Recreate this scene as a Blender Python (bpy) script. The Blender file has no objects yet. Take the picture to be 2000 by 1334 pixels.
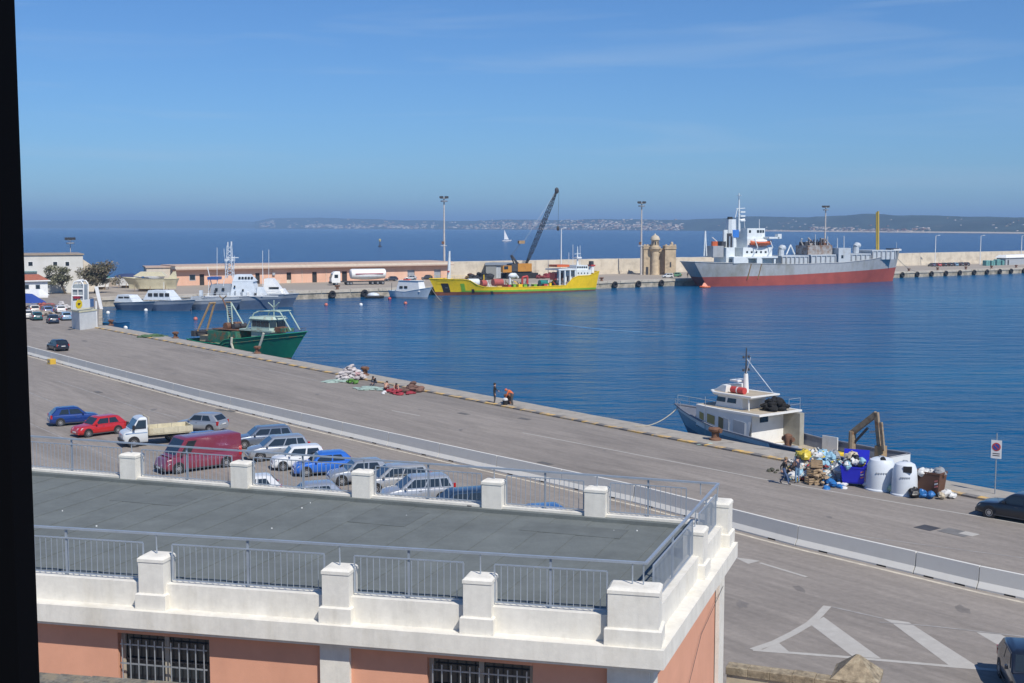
import bpy, bmesh, math, random
from mathutils import Vector, Matrix
R = math.radians
rnd = random.Random(7)
SC = bpy.context.scene
COL = SC.collection
# ------------------------------------------------------------------ camera
F, HY, CAMZ = 2400.0, 442.0, 16.0          # focal length in photo pixels, horizon row, camera height over the quay
PITCH = math.atan((667.0 - HY) / F)
cam = bpy.data.cameras.new('camera'); cam.sensor_width = 36.0; cam.lens = 36.0 * F / 2000.0
cam.clip_start = 0.05; cam.clip_end = 60000
camo = bpy.data.objects.new('camera', cam); COL.objects.link(camo)
camo.location = (0, 0, CAMZ); camo.rotation_euler = (R(90) - PITCH, 0, 0)
SC.camera = camo
# ------------------------------------------------------------------ world, sun, exposure
SUN_AZ, SUN_EL = math.atan2(0.52, -0.854), R(49)
SUND = Vector((math.sin(SUN_AZ) * math.cos(SUN_EL), math.cos(SUN_AZ) * math.cos(SUN_EL), math.sin(SUN_EL)))
W = bpy.data.worlds.new('World'); SC.world = W; W.use_nodes = True
wn, wl = W.node_tree.nodes, W.node_tree.links
for n in list(wn): wn.remove(n)
def wnode(t, **k):
    n = wn.new(t)
    for a, b in k.items(): setattr(n, a, b)
    return n
sky = wnode('ShaderNodeTexSky', sky_type='NISHITA', sun_disc=False, sun_elevation=SUN_EL, sun_rotation=SUN_AZ,
            altitude=300, air_density=1.0, dust_density=0.2, ozone_density=3.0)
tint = wnode('ShaderNodeMix', data_type='RGBA', blend_type='MULTIPLY'); tint.inputs[0].default_value = 1.0
tint.inputs[7].default_value = (0.43, 0.69, 1.02, 1)
wl.new(sky.outputs[0], tint.inputs[6])
# thin drawn-out cirrus: noise stretched along the horizon
tc = wnode('ShaderNodeTexCoord'); mp = wnode('ShaderNodeMapping'); mp.inputs['Scale'].default_value = (3.2, 3.2, 42); mp.inputs['Rotation'].default_value = (R(2), R(2.5), R(20))
nz = wnode('ShaderNodeTexNoise'); nz.inputs['Scale'].default_value = 1.0; nz.inputs['Detail'].default_value = 7; nz.inputs['Roughness'].default_value = 0.55; nz.inputs['Distortion'].default_value = 0.6
cr = wnode('ShaderNodeValToRGB'); cr.color_ramp.elements[0].position = 0.52; cr.color_ramp.elements[1].position = 0.85
cr.color_ramp.elements[1].color = (0.30, 0.30, 0.30, 1)
cl = wnode('ShaderNodeMix', data_type='RGBA'); cl.inputs[7].default_value = (5.2, 6.4, 7.6, 1)
wl.new(tc.outputs['Generated'], mp.inputs[0]); wl.new(mp.outputs[0], nz.inputs[0]); wl.new(nz.outputs[0], cr.inputs[0])
wl.new(cr.outputs[0], cl.inputs[0]); wl.new(tint.outputs[2], cl.inputs[6])
bg = wnode('ShaderNodeBackground'); bg.inputs[1].default_value = 0.104
wo = wnode('ShaderNodeOutputWorld')
wl.new(cl.outputs[2], bg.inputs[0]); wl.new(bg.outputs[0], wo.inputs[0])
sun = bpy.data.lights.new('sun', 'SUN'); sun.energy = 4.6; sun.angle = R(0.53); sun.color = (1.0, 0.95, 0.87)
suno = bpy.data.objects.new('sun', sun); COL.objects.link(suno)
suno.rotation_euler = SUND.to_track_quat('Z', 'Y').to_euler(); suno.location = SUND * 80
SC.view_settings.view_transform = 'Standard'; SC.view_settings.look = 'None'
SC.view_settings.exposure = 0.0; SC.view_settings.gamma = 1.0; SC.view_settings.use_curve_mapping = False
SC.render.engine = 'CYCLES'; cy = SC.cycles
cy.use_denoising = True; cy.max_bounces = 6; cy.transparent_max_bounces = 8; cy.caustics_reflective = False; cy.caustics_refractive = False
cy.sample_clamp_indirect = 4.0

# ------------------------------------------------------------------ pixels of the photograph -> places
CP, SP = math.cos(PITCH), math.sin(PITCH)
def ray(px, py):
    x, v = (px - 1000.0) / F, (667.0 - py) / F
    return Vector((x, CP + v * SP, -SP + v * CP))
def G(px, py, z=0.0):                       # the point where a pixel's line of sight meets the level z
    d = ray(px, py); t = (z - CAMZ) / d.z
    return Vector((d.x * t, d.y * t, z))
class PL:                                   # an upright plane through two ground points; pixel -> (metres along, height over base)
    def __init__(s, a, b, base=0.0):
        s.a = Vector((a[0], a[1])); s.u = (Vector((b[0], b[1])) - s.a); s.len = s.u.length; s.u.normalize()
        s.n = Vector((-s.u.y, s.u.x)); s.base = base; s.rz = math.atan2(s.u.y, s.u.x)
    def __call__(s, px, py):
        d = ray(px, py); t = s.a.dot(s.n) / (d.x * s.n.x + d.y * s.n.y)
        p = Vector((d.x * t, d.y * t))
        return ((p - s.a).dot(s.u), CAMZ + d.z * t - s.base)
    def x(s, px, py=550): return s(px, py)[0]
    def z(s, px, py): return s(px, py)[1]
    @property
    def loc(s): return (s.a.x, s.a.y, s.base)

# ------------------------------------------------------------------ materials
def lin(r, g, b):
    f = lambda c: (c / 255 / 12.92) if c <= 10 else ((c / 255 + 0.055) / 1.055) ** 2.4
    return (f(r), f(g), f(b))
MATS = {}
def mat(name, col, rough=0.6, metal=0.0, var=0.18, scale=1.2, bump=0.0, bscale=20.0, stretch=(1, 1, 1), dirt=None, damt=0.5, dscale=0.6, coat=0.0, gen=False, dw=0.14):
    if name in MATS: return MATS[name]
    m = bpy.data.materials.new(name); m.use_nodes = True; MATS[name] = m
    nt = m.node_tree; N, L = nt.nodes, nt.links; b = N['Principled BSDF']
    b.inputs['Roughness'].default_value = rough; b.inputs['Metallic'].default_value = metal
    if coat: b.inputs['Coat Weight'].default_value = coat; b.inputs['Coat Roughness'].default_value = 0.08
    c4 = (*col, 1)
    if var <= 0 and not dirt and not bump: b.inputs['Base Color'].default_value = c4; return m
    t = N.new('ShaderNodeTexCoord'); mpn = N.new('ShaderNodeMapping'); mpn.inputs['Scale'].default_value = stretch
    L.new(t.outputs['Object'], mpn.inputs[0])
    n = N.new('ShaderNodeTexNoise'); n.inputs['Scale'].default_value = scale; n.inputs['Detail'].default_value = 6; n.inputs['Roughness'].default_value = 0.62
    L.new(mpn.outputs[0], n.inputs[0])
    mr = N.new('ShaderNodeMapRange'); mr.inputs[1].default_value = 0.3; mr.inputs[2].default_value = 0.7
    mr.inputs[3].default_value = 1 - var; mr.inputs[4].default_value = 1 + var
    L.new(n.outputs[0], mr.inputs[0])
    mx = N.new('ShaderNodeMix'); mx.data_type = 'RGBA'; mx.blend_type = 'MULTIPLY'; mx.inputs[0].default_value = 1
    mx.inputs[6].default_value = c4; L.new(mr.outputs[0], mx.inputs[7]); out = mx.outputs[2]
    if dirt:
        n2 = N.new('ShaderNodeTexNoise'); n2.inputs['Scale'].default_value = dscale; n2.inputs['Detail'].default_value = 8; n2.inputs['Roughness'].default_value = 0.7
        L.new(mpn.outputs[0], n2.inputs[0])
        r2 = N.new('ShaderNodeMapRange'); r2.inputs[1].default_value = 1 - damt - dw / 2 + 0.02; r2.inputs[2].default_value = 1 - damt + dw / 2 + 0.02
        L.new(n2.outputs[0], r2.inputs[0])
        m2 = N.new('ShaderNodeMix'); m2.data_type = 'RGBA'; m2.inputs[7].default_value = (*dirt, 1)
        L.new(r2.outputs[0], m2.inputs[0]); L.new(out, m2.inputs[6]); out = m2.outputs[2]
    L.new(out, b.inputs['Base Color'])
    if bump:
        n3 = N.new('ShaderNodeTexNoise'); n3.inputs['Scale'].default_value = bscale; n3.inputs['Detail'].default_value = 4
        L.new(t.outputs['Object'], n3.inputs[0])
        bp = N.new('ShaderNodeBump'); bp.inputs['Strength'].default_value = min(1, bump); bp.inputs['Distance'].default_value = 0.02
        L.new(n3.outputs[0], bp.inputs['Height']); L.new(bp.outputs[0], b.inputs['Normal'])
    return m
def weather(m, scale, lo, hi, a=.35, b=.65, stretch=(1, 1, 1), detail=8, rot=None):   # one more layer of uneven wear over a material's colour
    N, L = m.node_tree.nodes, m.node_tree.links; sock = N['Principled BSDF'].inputs['Base Color']; src = sock.links[0].from_socket
    t = N.new('ShaderNodeTexCoord'); mp = N.new('ShaderNodeMapping'); mp.inputs['Scale'].default_value = stretch; L.new(t.outputs['Object'], mp.inputs[0])
    if rot is not None: mp.vector_type = 'TEXTURE'; mp.inputs['Rotation'].default_value = (0, 0, rot)
    n = N.new('ShaderNodeTexNoise'); n.inputs['Scale'].default_value = scale; n.inputs['Detail'].default_value = detail; n.inputs['Roughness'].default_value = .7; L.new(mp.outputs[0], n.inputs[0])
    r = N.new('ShaderNodeMapRange'); r.inputs[1].default_value = a; r.inputs[2].default_value = b; r.inputs[3].default_value = lo; r.inputs[4].default_value = hi; L.new(n.outputs[0], r.inputs[0])
    x = N.new('ShaderNodeMix'); x.data_type = 'RGBA'; x.blend_type = 'MULTIPLY'; x.inputs[0].default_value = 1; L.new(src, x.inputs[6]); L.new(r.outputs[0], x.inputs[7]); L.new(x.outputs[2], sock); return m
def pmat(name, col, **k):                   # gloss paint with the wear of boats and machines
    k.setdefault('rough', 0.38); k.setdefault('var', 0.10); return mat(name, col, **k)

# ------------------------------------------------------------------ mesh builder and objects
class MB:
    def __init__(s): s.v = []; s.f = []; s.m = []; s.mi = 0
    def add(s, vs, fs):
        o = len(s.v); s.v += [tuple(p) for p in vs]; s.f += [tuple(i + o for i in f) for f in fs]; s.m += [s.mi] * len(fs); return s
    def hexa(s, p): return s.add(p, [(0, 3, 2, 1), (4, 5, 6, 7), (0, 1, 5, 4), (1, 2, 6, 5), (2, 3, 7, 6), (3, 0, 4, 7)])
    def box(s, x0, x1, y0, y1, z0, z1):
        return s.hexa([(x0, y0, z0), (x1, y0, z0), (x1, y1, z0), (x0, y1, z0), (x0, y0, z1), (x1, y0, z1), (x1, y1, z1), (x0, y1, z1)])
    def cbox(s, x0, x1, y0, y1, z0, z1, c=0.03):  # a box with chamfered upright edges and top
        def ring(d, z, k):
            a, b, e, g = x0 + d, x1 - d, y0 + d, y1 - d
            return [(a + k, e, z), (b - k, e, z), (b, e + k, z), (b, g - k, z), (b - k, g, z), (a + k, g, z), (a, g - k, z), (a, e + k, z)]
        return s.loft([ring(0, z0, c), ring(0, z1 - c, c), ring(c, z1, c * 0.6)])
    def loft(s, rings, cap=True, closed=True):
        n = len(rings[0]); vs = [p for r in rings for p in r]; fs = []
        for i in range(len(rings) - 1):
            for j in range(n if closed else n - 1):
                k = (j + 1) % n; fs.append((i * n + j, i * n + k, (i + 1) * n + k, (i + 1) * n + j))
        if cap and closed: fs += [tuple(range(n))[::-1], tuple((len(rings) - 1) * n + j for j in range(n))]
        return s.add(vs, fs)
    def tube(s, p, q, r, r2=None, n=8):
        p, q = Vector(p), Vector(q); d = q - p
        if d.length < 1e-6: return s
        r2 = r if r2 is None else r2; w = d.normalized()
        a = w.cross(Vector((0, 0, 1)) if abs(w.z) < 0.9 else Vector((1, 0, 0))).normalized(); b = w.cross(a)
        rg = lambda c, k: [c + (a * math.cos(t) + b * math.sin(t)) * k for t in [2 * math.pi * i / n for i in range(n)]]
        return s.loft([rg(p, r), rg(q, r2)])
    def path(s, pts, r, n=5):
        for a, b in zip(pts, pts[1:]): s.tube(a, b, r, n=n)
        return s
    def prism(s, poly, y0, y1):             # polygon in x-z pushed along y
        n = len(poly); return s.loft([[(x, y0, z) for x, z in poly], [(x, y1, z) for x, z in poly]])
    def slab(s, poly, z0, z1): return s.loft([[(x, y, z0) for x, y in poly], [(x, y, z1) for x, y in poly]])
    def ell(s, c, r, n=10, m=6, jit=0.0, rg=None):
        rg = rg or rnd; rings = []
        for i in range(1, m):
            t = math.pi * i / m
            rings.append([(c[0] + r[0] * math.sin(t) * math.cos(2 * math.pi * j / n) * (1 + rg.uniform(-jit, jit)),
                           c[1] + r[1] * math.sin(t) * math.sin(2 * math.pi * j / n) * (1 + rg.uniform(-jit, jit)),
                           c[2] - r[2] * math.cos(t) * (1 + rg.uniform(-jit, jit) * 0.6)) for j in range(n)])
        o = len(s.v); s.loft(rings, cap=False)
        k = len(s.v); s.v += [(c[0], c[1], c[2] - r[2]), (c[0], c[1], c[2] + r[2])]; e = o + (m - 2) * n
        for j in range(n):
            s.f += [(o + (j + 1) % n, o + j, k), (e + j, e + (j + 1) % n, k + 1)]; s.m += [s.mi] * 2
        return s
    def lathe(s, prof, n=16, c=(0, 0)):
        return s.loft([[(c[0] + r * math.cos(2 * math.pi * j / n), c[1] + r * math.sin(2 * math.pi * j / n), z) for j in range(n)] for r, z in prof])
    def mesh(s, name, mats, smooth=False):
        me = bpy.data.meshes.new(name); me.from_pydata(s.v, [], s.f)
        for m in (mats if isinstance(mats, (list, tuple)) else [mats]): me.materials.append(m)
        if any(s.m): me.polygons.foreach_set('material_index', s.m)
        bm = bmesh.new(); bm.from_mesh(me); bmesh.ops.recalc_face_normals(bm, faces=bm.faces)
        if smooth:
            for f in bm.faces: f.smooth = True
            lim = math.cos(R(38 if smooth is True else smooth))
            for e in bm.edges:
                if len(e.link_faces) == 2 and e.link_faces[0].normal.dot(e.link_faces[1].normal) < lim: e.smooth = False
        bm.to_mesh(me); bm.free(); me.update(); return me
    def obj(s, name, mats, parent=None, smooth=False, loc=None, rz=None):
        o = bpy.data.objects.new(name, s.mesh(name, mats, smooth)); COL.objects.link(o)
        if parent: o.parent = parent
        if loc is not None: o.location = loc
        if rz is not None: o.rotation_euler = (0, 0, rz)
        return o
def tag(o, label=None, cat=None, group=None, kind=None):
    if label: o['label'] = label
    if cat: o['category'] = cat
    if group: o['group'] = group
    if kind: o['kind'] = kind
    return o
def thing(name, label, cat, loc=(0, 0, 0), rz=0.0, group=None):
    o = bpy.data.objects.new(name, None); COL.objects.link(o); o.empty_display_size = 0.2
    o.location = loc; o.rotation_euler = (0, 0, rz)
    return tag(o, label, cat, group)
def share(name, me, parent, loc, rz=0.0, scale=None):
    o = bpy.data.objects.new(name, me); COL.objects.link(o); o.parent = parent; o.location = loc; o.rotation_euler = (0, 0, rz)
    if scale: o.scale = scale
    return o
def copy_tree(o, parent=None):
    c = o.copy(); COL.objects.link(c); c.parent = parent
    for ch in o.children: copy_tree(ch, c)
    return c

ORD = 'first second third fourth fifth sixth seventh eighth ninth tenth eleventh twelfth thirteenth fourteenth fifteenth sixteenth seventeenth eighteenth nineteenth twentieth'.split(); ORD += ['twenty-' + o for o in ORD[:9]] + ['thirtieth'] + ['thirty-' + o for o in ORD[:9]]
# ------------------------------------------------------------------ shared materials
M_white = pmat('white_paint', (0.78, 0.78, 0.76), var=0.06, rough=0.45)
M_black = mat('black_rubber', (0.02, 0.02, 0.022), rough=0.7, var=0.2)
M_glass = mat('dark_glass', (0.02, 0.028, 0.035), rough=0.08, var=0, coat=0.5)
M_steel = mat('galvanised_steel', (0.42, 0.45, 0.48), rough=0.45, metal=0.6, var=0.15, scale=3)
M_rust = mat('rusty_iron', (0.17, 0.085, 0.05), rough=0.85, var=0.4, scale=3)
M_dark = mat('dark_metal', (0.05, 0.05, 0.055), rough=0.6, var=0.2)
M_grey = pmat('grey_paint', (0.36, 0.39, 0.42), rough=0.5)
M_rope = mat('rope', (0.45, 0.40, 0.30), rough=0.9, var=0.25, scale=8)
M_conc = mat('pale_concrete', (0.50, 0.445, 0.36), rough=0.85, var=0.16, scale=0.5, dirt=(0.30, 0.26, 0.205), damt=0.42, dscale=0.7)
M_orange = pmat('orange_paint', (0.62, 0.13, 0.04))
M_red = pmat('red_paint', (0.50, 0.06, 0.05))
M_wood = mat('weathered_wood', (0.28, 0.21, 0.14), rough=0.85, var=0.3, scale=3)
# ================================================================== SETTING
WATER = -2.0
# sea
def water_mat():
    m = bpy.data.materials.new('sea_water'); m.use_nodes = True; nt = m.node_tree; N, L = nt.nodes, nt.links
    b = N['Principled BSDF']; b.inputs['Roughness'].default_value = 0.17; b.inputs['IOR'].default_value = 1.33; b.inputs['Specular IOR Level'].default_value = 0.17
    geo = N.new('ShaderNodeNewGeometry')
    n0 = N.new('ShaderNodeTexNoise'); n0.inputs['Scale'].default_value = 0.012; n0.inputs['Detail'].default_value = 5
    mpp = N.new('ShaderNodeMapping'); mpp.inputs['Scale'].default_value = (0.45, 1.6, 1); L.new(geo.outputs['Position'], mpp.inputs[0]); L.new(mpp.outputs[0], n0.inputs[0])
    rp = N.new('ShaderNodeValToRGB'); rp.color_ramp.elements[0].position = 0.33; rp.color_ramp.elements[1].position = 0.68
    rp.color_ramp.elements[0].color = (0.001, 0.060, 0.165, 1); rp.color_ramp.elements[1].color = (0.003, 0.098, 0.218, 1)
    L.new(n0.outputs[0], rp.inputs[0])
    # the water is deeper, and so darker, outside the breakwater
    dp = N.new('ShaderNodeVectorMath'); dp.operation = 'DOT_PRODUCT'; dp.inputs[1].default_value = (MN.x, MN.y, 0); L.new(geo.outputs['Position'], dp.inputs[0])
    dr = N.new('ShaderNodeMapRange'); dr.inputs[1].default_value = MA.dot(MN) + 46; dr.inputs[2].default_value = MA.dot(MN) + 120; L.new(dp.outputs['Value'], dr.inputs[0])
    dm = N.new('ShaderNodeMix'); dm.data_type = 'RGBA'; dm.inputs[7].default_value = (0.0006, 0.026, 0.120, 1); L.new(dr.outputs[0], dm.inputs[0]); L.new(rp.outputs[0], dm.inputs[6]); L.new(dm.outputs[2], b.inputs['Base Color'])
    hsum = None
    for sc_, amp, st, rot in ((0.20, 1.5, (0.45, 1.2, 1), 18), (0.75, 0.42, (0.6, 1.2, 1), -12), (2.6, 0.15, (0.8, 1.2, 1), 30)):
        mpn = N.new('ShaderNodeMapping'); mpn.inputs['Scale'].default_value = st; mpn.inputs['Rotation'].default_value = (0, 0, R(rot))
        L.new(geo.outputs['Position'], mpn.inputs[0])
        nn = N.new('ShaderNodeTexNoise'); nn.inputs['Scale'].default_value = sc_; nn.inputs['Detail'].default_value = 3; nn.inputs['Roughness'].default_value = 0.55
        L.new(mpn.outputs[0], nn.inputs[0])
        mu = N.new('ShaderNodeMath'); mu.operation = 'MULTIPLY'; mu.inputs[1].default_value = amp; L.new(nn.outputs[0], mu.inputs[0])
        if hsum is None: hsum = mu.outputs[0]
        else:
            ad = N.new('ShaderNodeMath'); L.new(hsum, ad.inputs[0]); L.new(mu.outputs[0], ad.inputs[1]); hsum = ad.outputs[0]
    bp = N.new('ShaderNodeBump'); bp.inputs['Strength'].default_value = 1.0; bp.inputs['Distance'].default_value = 0.95
    L.new(hsum, bp.inputs['Height']); L.new(bp.outputs[0], b.inputs['Normal'])
    return m
# the quay edge and the mole edge, as lines on the ground
QA, QB = G(200, 635).xy, G(1900, 951).xy
QU = (QB - QA).normalized(); QN = Vector((-QU.y, QU.x))           # QN points to the water
if QN.y < 0: QN = -QN
def Q(t, off=0.0): return QA + QU * t + QN * off                    # metres along the near quay, off > 0 over water
QLEN = (QB - QA).length
MA, MBp = Vector((-92.0, 275.6)), Vector((191.0, 470.0))          # along the foot of the mole wall seen in the photograph
MU = (MBp - MA).normalized(); MN = Vector((-MU.y, MU.x))
def ML(t, off=0.0): return MA + MU * t + MN * off                   # metres along the mole, off > 0 away from the basin
o = MB().add([(-24000, -600, WATER), (24000, -600, WATER), (24000, 24000, WATER), (-24000, 24000, WATER)], [(0, 1, 2, 3)]).obj('sea', water_mat())
tag(o, 'blue rippled sea filling the harbour basin and the bay', kind='structure')

QE = Q(QLEN + 130); ME = ML(560)
def asphalt(name, col, extra):
    m = mat(name, col, rough=0.9, var=0.10, scale=0.5, stretch=(1.3, 0.1, 1), dirt=extra, damt=0.44, dscale=0.16, dw=0.24, bump=0.25, bscale=30)
    return m
M_asph = asphalt('weathered_asphalt', (0.262, 0.232, 0.203), (0.212, 0.188, 0.165))
_mp = M_asph.node_tree.nodes['Mapping']; _mp.vector_type = 'TEXTURE'; _mp.inputs['Scale'].default_value = (0.8, 11.0, 1); _mp.inputs['Rotation'].default_value = (0, 0, math.atan2(QU.x, -QU.y))
QROT = math.atan2(QU.x, -QU.y)
weather(M_asph, 1.0, .86, 1.10, stretch=(.5, 5, 1), rot=QROT); weather(M_asph, 1.0, .78, 1.06, .30, .48, (5, 26, 1), rot=QROT); weather(M_asph, 3.0, .90, 1.08)
# the land is one slab with the basin cut out of it
land = [(QE.x, QE.y), (Q(0).x, Q(0).y), (MA.x, MA.y), (ME.x, ME.y), (ML(560, 56).x, ML(560, 56).y), (ML(-50, 56).x, ML(-50, 56).y), (-300, 395), (-420, 300), (-420, -120), (QE.x, -120)]
g = MB()
n = len(land)
g.add([(x, y, 0) for x, y in land], [tuple(range(n))])
o = g.obj('quay_ground', M_asph); tag(o, 'grey asphalt of the quay, car park and mole', kind='structure')
# quay walls down into the water
M_qwall = mat('quay_wall_stone', (0.46, 0.40, 0.31), rough=0.9, var=0.22, scale=0.6, dirt=(0.10, 0.095, 0.07), damt=0.45, dscale=0.5, dw=0.3)
def wall_strip(pts, z0, z1, th, name, m):
    g = MB()
    for a, b in zip(pts, pts[1:]):
        a, b = Vector(a), Vector(b); d = (b - a).normalized(); nn = Vector((-d.y, d.x)) * th
        g.hexa([(a.x, a.y, z0), (b.x, b.y, z0), (b.x + nn.x, b.y + nn.y, z0), (a.x + nn.x, a.y + nn.y, z0), (a.x, a.y, z1), (b.x, b.y, z1), (b.x + nn.x, b.y + nn.y, z1), (a.x + nn.x, a.y + nn.y, z1)])
    return g.obj(name, m)
o = wall_strip([QE, Q(0)], -6, -0.01, 0.6, 'quay_wall', M_qwall); tag(o, 'near quay wall below the edge strip', kind='structure')
o = wall_strip([Q(0) , MA, ME], -6, 0.03, 0.6, 'mole_wall', M_qwall); tag(o, 'stained stone face of the mole', kind='structure')
# concrete apron along the near quay edge + painted kerb stones
apron = MB(); t0, t1 = 2.0, QLEN + 125
M_apron = mat('quay_coping_concrete', (0.36, 0.33, 0.285), rough=0.9, var=0.14, scale=0.8, dirt=(0.24, 0.215, 0.18), damt=0.42, dscale=0.9)
apo = thing('quay_apron', 'pale concrete apron along the quay edge', None, (0, 0, 0)); apo['kind'] = 'structure'
step = 3.2
def strip_piece(a, b, o0, o1, z0, z1):
    p = [Q(a, o0), Q(b, o0), Q(b, o1), Q(a, o1)]
    return [(q.x, q.y, z0) for q in p] + [(q.x, q.y, z1) for q in p]
t = t0
while t < t1:
    MB().hexa(strip_piece(t, t + step - 0.03, -2.35, 0.02 + rnd.uniform(0, .03), -0.3, 0.10 + rnd.uniform(0, .012))).obj('coping_stone', M_apron, apo); t += step
ko = thing('quay_kerb', 'kerb painted in yellow and black blocks', None); ko['kind'] = 'structure'
M_ky = mat('worn_yellow_paint', (0.70, 0.44, 0.12), rough=0.85, var=0.15, scale=2, dirt=(0.33, 0.29, 0.24), damt=0.52, dscale=1.4)
M_kk = mat('worn_black_paint', (0.17, 0.16, 0.15), rough=0.85, var=0.2, scale=2, dirt=(0.24, 0.22, 0.2), damt=0.45, dscale=1.4)
t = t0; k = 0
while t < QLEN + 40:
    l = 1.75 if k % 2 == 0 else 1.0
    MB().hexa(strip_piece(t, t + l - 0.02, -2.88, -2.36, -0.2, 0.115)).obj('kerb_stone', M_ky if k % 2 == 0 else M_kk, ko); t += l; k += 1
# mole edge coping (pale lip)
mo = thing('mole_coping', 'pale concrete coping along the mole edge', None); mo['kind'] = 'structure'
t = -2
while t < 420:
    p = [ML(t, -0.25), ML(t + 7.9, -0.25), ML(t + 7.9, 2.6), ML(t, 2.6)]
    MB().hexa([(q.x, q.y, -0.55) for q in p] + [(q.x, q.y, 0.14) for q in p]).obj('coping_block', M_conc, mo); t += 8
p_ = [ML(-2, 2.6), ML(440, 2.6), ML(440, 44), ML(-2, 44)]; o = MB().add([(q.x, q.y, .006) for q in p_], [(0, 1, 2, 3)]).obj('mole_paving', mat('mole_tan_paving', (0.37, 0.32, 0.26), rough=.9, var=.12, scale=.12, dirt=(0.30, 0.265, 0.22), damt=.44, dscale=.06, dw=.3)); tag(o, 'tan paving of the mole', kind='structure')
a_, b_ = G(1022, 629, WATER).xy, G(1350, 657, WATER).xy; vs = []
for i in range(15):
    f = i / 14; c_ = a_.lerp(b_, f) + Vector((0, 1.2 * math.sin(f * 9))); w_ = .25 + .55 * math.sin(math.pi * min(1, f * 1.15)) ** .7 if f < .87 else .25; vs += [(c_.x, c_.y - w_, WATER + .012), (c_.x, c_.y + w_, WATER + .012)]
o = MB().add(vs, [(2 * i, 2 * i + 2, 2 * i + 3, 2 * i + 1) for i in range(14)]).obj('wake', mat('wake_foam', (0.10, 0.24, 0.40), rough=.5, var=.5, scale=.5)); tag(o, 'pale wake streak on the basin', kind='structure')
# breakwater wall behind the mole
M_bw = mat('breakwater_stone', (0.62, 0.55, 0.44), rough=0.9, var=0.14, scale=0.35, dirt=(0.42, 0.36, 0.28), damt=0.42, dscale=0.25, dw=0.2)
bw = thing('breakwater_wall', 'long cream stone breakwater wall behind the mole', 'wall', (*ML(60, 44), 0), math.atan2(MU.y, MU.x))
x = 0
while x < 500:
    l = 10 + rnd.uniform(-1, 1)
    MB().prism([(x, 0), (x + l - 0.04, 0), (x + l - 0.04, 5.0 + rnd.uniform(-.05, .08)), (x, 5.0 + rnd.uniform(-.05, .08))], 0, 4).obj('wall_block', M_bw, bw); x += l
for k in range(0, 48):
    MB().box(k * 10, k * 10 + 9.9, -0.35, 0.0 - .003, 0, 0.9).obj('footing', M_bw, bw)
sw = thing('sea_wall', 'low weathered sea wall between trees and pink warehouse', 'wall', (*ML(-60, 52), 0), math.atan2(MU.y, MU.x))
for k in range(14):
    MB().box(k * 10, k * 10 + 9.6, 0, 1.2, 0, 2.1 if k % 2 else 1.8).obj('wall_block', mat('sea_wall_stone', (0.40, 0.33, 0.26), rough=0.9, var=0.2, scale=0.5), sw)

# ---------------------------------------------------------------- far coast
def coastZ(px):
    pts = [(-900, 15000), (-200, 13000), (60, 12000), (480, 10800), (500, 9300), (1000, 6600), (1500, 4300), (1750, 3500), (2000, 2950), (2300, 2600), (3000, 2300)]
    for (a, za), (b, zb) in zip(pts, pts[1:]):
        if px <= b: return za + (zb - za) * (px - a) / (b - a)
    return pts[-1][1]
def ridge_px(px):                           # rows above the horizon
    pts = [(-900, 11), (60, 9), (200, 12), (330, 13), (480, 12), (500, 9), (535, 16), (620, 17), (700, 14), (800, 12), (900, 10), (1000, 13), (1100, 12), (1180, 14), (1300, 12), (1400, 15), (1450, 19), (1560, 18), (1640, 20), (1690, 24), (1760, 21), (1900, 19), (2000, 17), (2300, 16), (3000, 13)]
    for (a, za), (b, zb) in zip(pts, pts[1:]):
        if px <= b:
            f = (px - a) / (b - a); f = f * f * (3 - 2 * f); return za + (zb - za) * f
    return pts[-1][1]
from mathutils import noise as MNZ
def coast_point(px, f, far=False):                      # f 0 at the water, 1 at the crest, 1.4 behind it
    Z = (11200 - .5 * px) if far else coastZ(px); dep = 0.16 * Z; crest = ((11.5 if far else ridge_px(px)) * (1 if not far else min(1, (640 - px) / 200)) + 0.8 * MNZ.noise((px * 0.06, 3.1, 0)) + 1.2 * MNZ.noise((px * 0.017, 7.7, 0))) / F * (Z + dep) + CAMZ
    z = WATER - 3 + (crest + 5) * (min(f, 1) ** 0.8) + (MNZ.noise((px * 0.03, f * 3, 1.5)) * crest * 0.14 if 0.08 < f < 0.95 else 0)
    if f > 1: z = crest * (1 - (f - 1) * 1.2)
    y = Z + dep * f; return Vector(((px - 1000) / F * y, y, z))
M_hill = mat('coast_scrub', (0.030, 0.048, 0.045), rough=0.95, var=0.35, scale=0.004, dirt=(0.12, 0.10, 0.08), damt=0.36, dscale=0.006)
def coast(p0, p1, name, label, far=False):
    g = MB(); cols = list(range(p0, p1 + 1, 6)); rows = [0, .04, .1, .2, .32, .45, .6, .75, .88, 1.0, 1.2, 1.5]
    vs = [coast_point(c, f, far) for c in cols for f in rows]; n = len(rows)
    fs = [(i * n + j, (i + 1) * n + j, (i + 1) * n + j + 1, i * n + j + 1) for i in range(len(cols) - 1) for j in range(n - 1)]
    o = g.add(vs, fs).obj(name, M_hill, smooth=60); tag(o, label, kind='structure')
coast(500, 2600, 'hills', 'low scrubby coast across the bay')
coast(-800, 640, 'hills', 'faint far headland across the bay', True)
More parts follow.
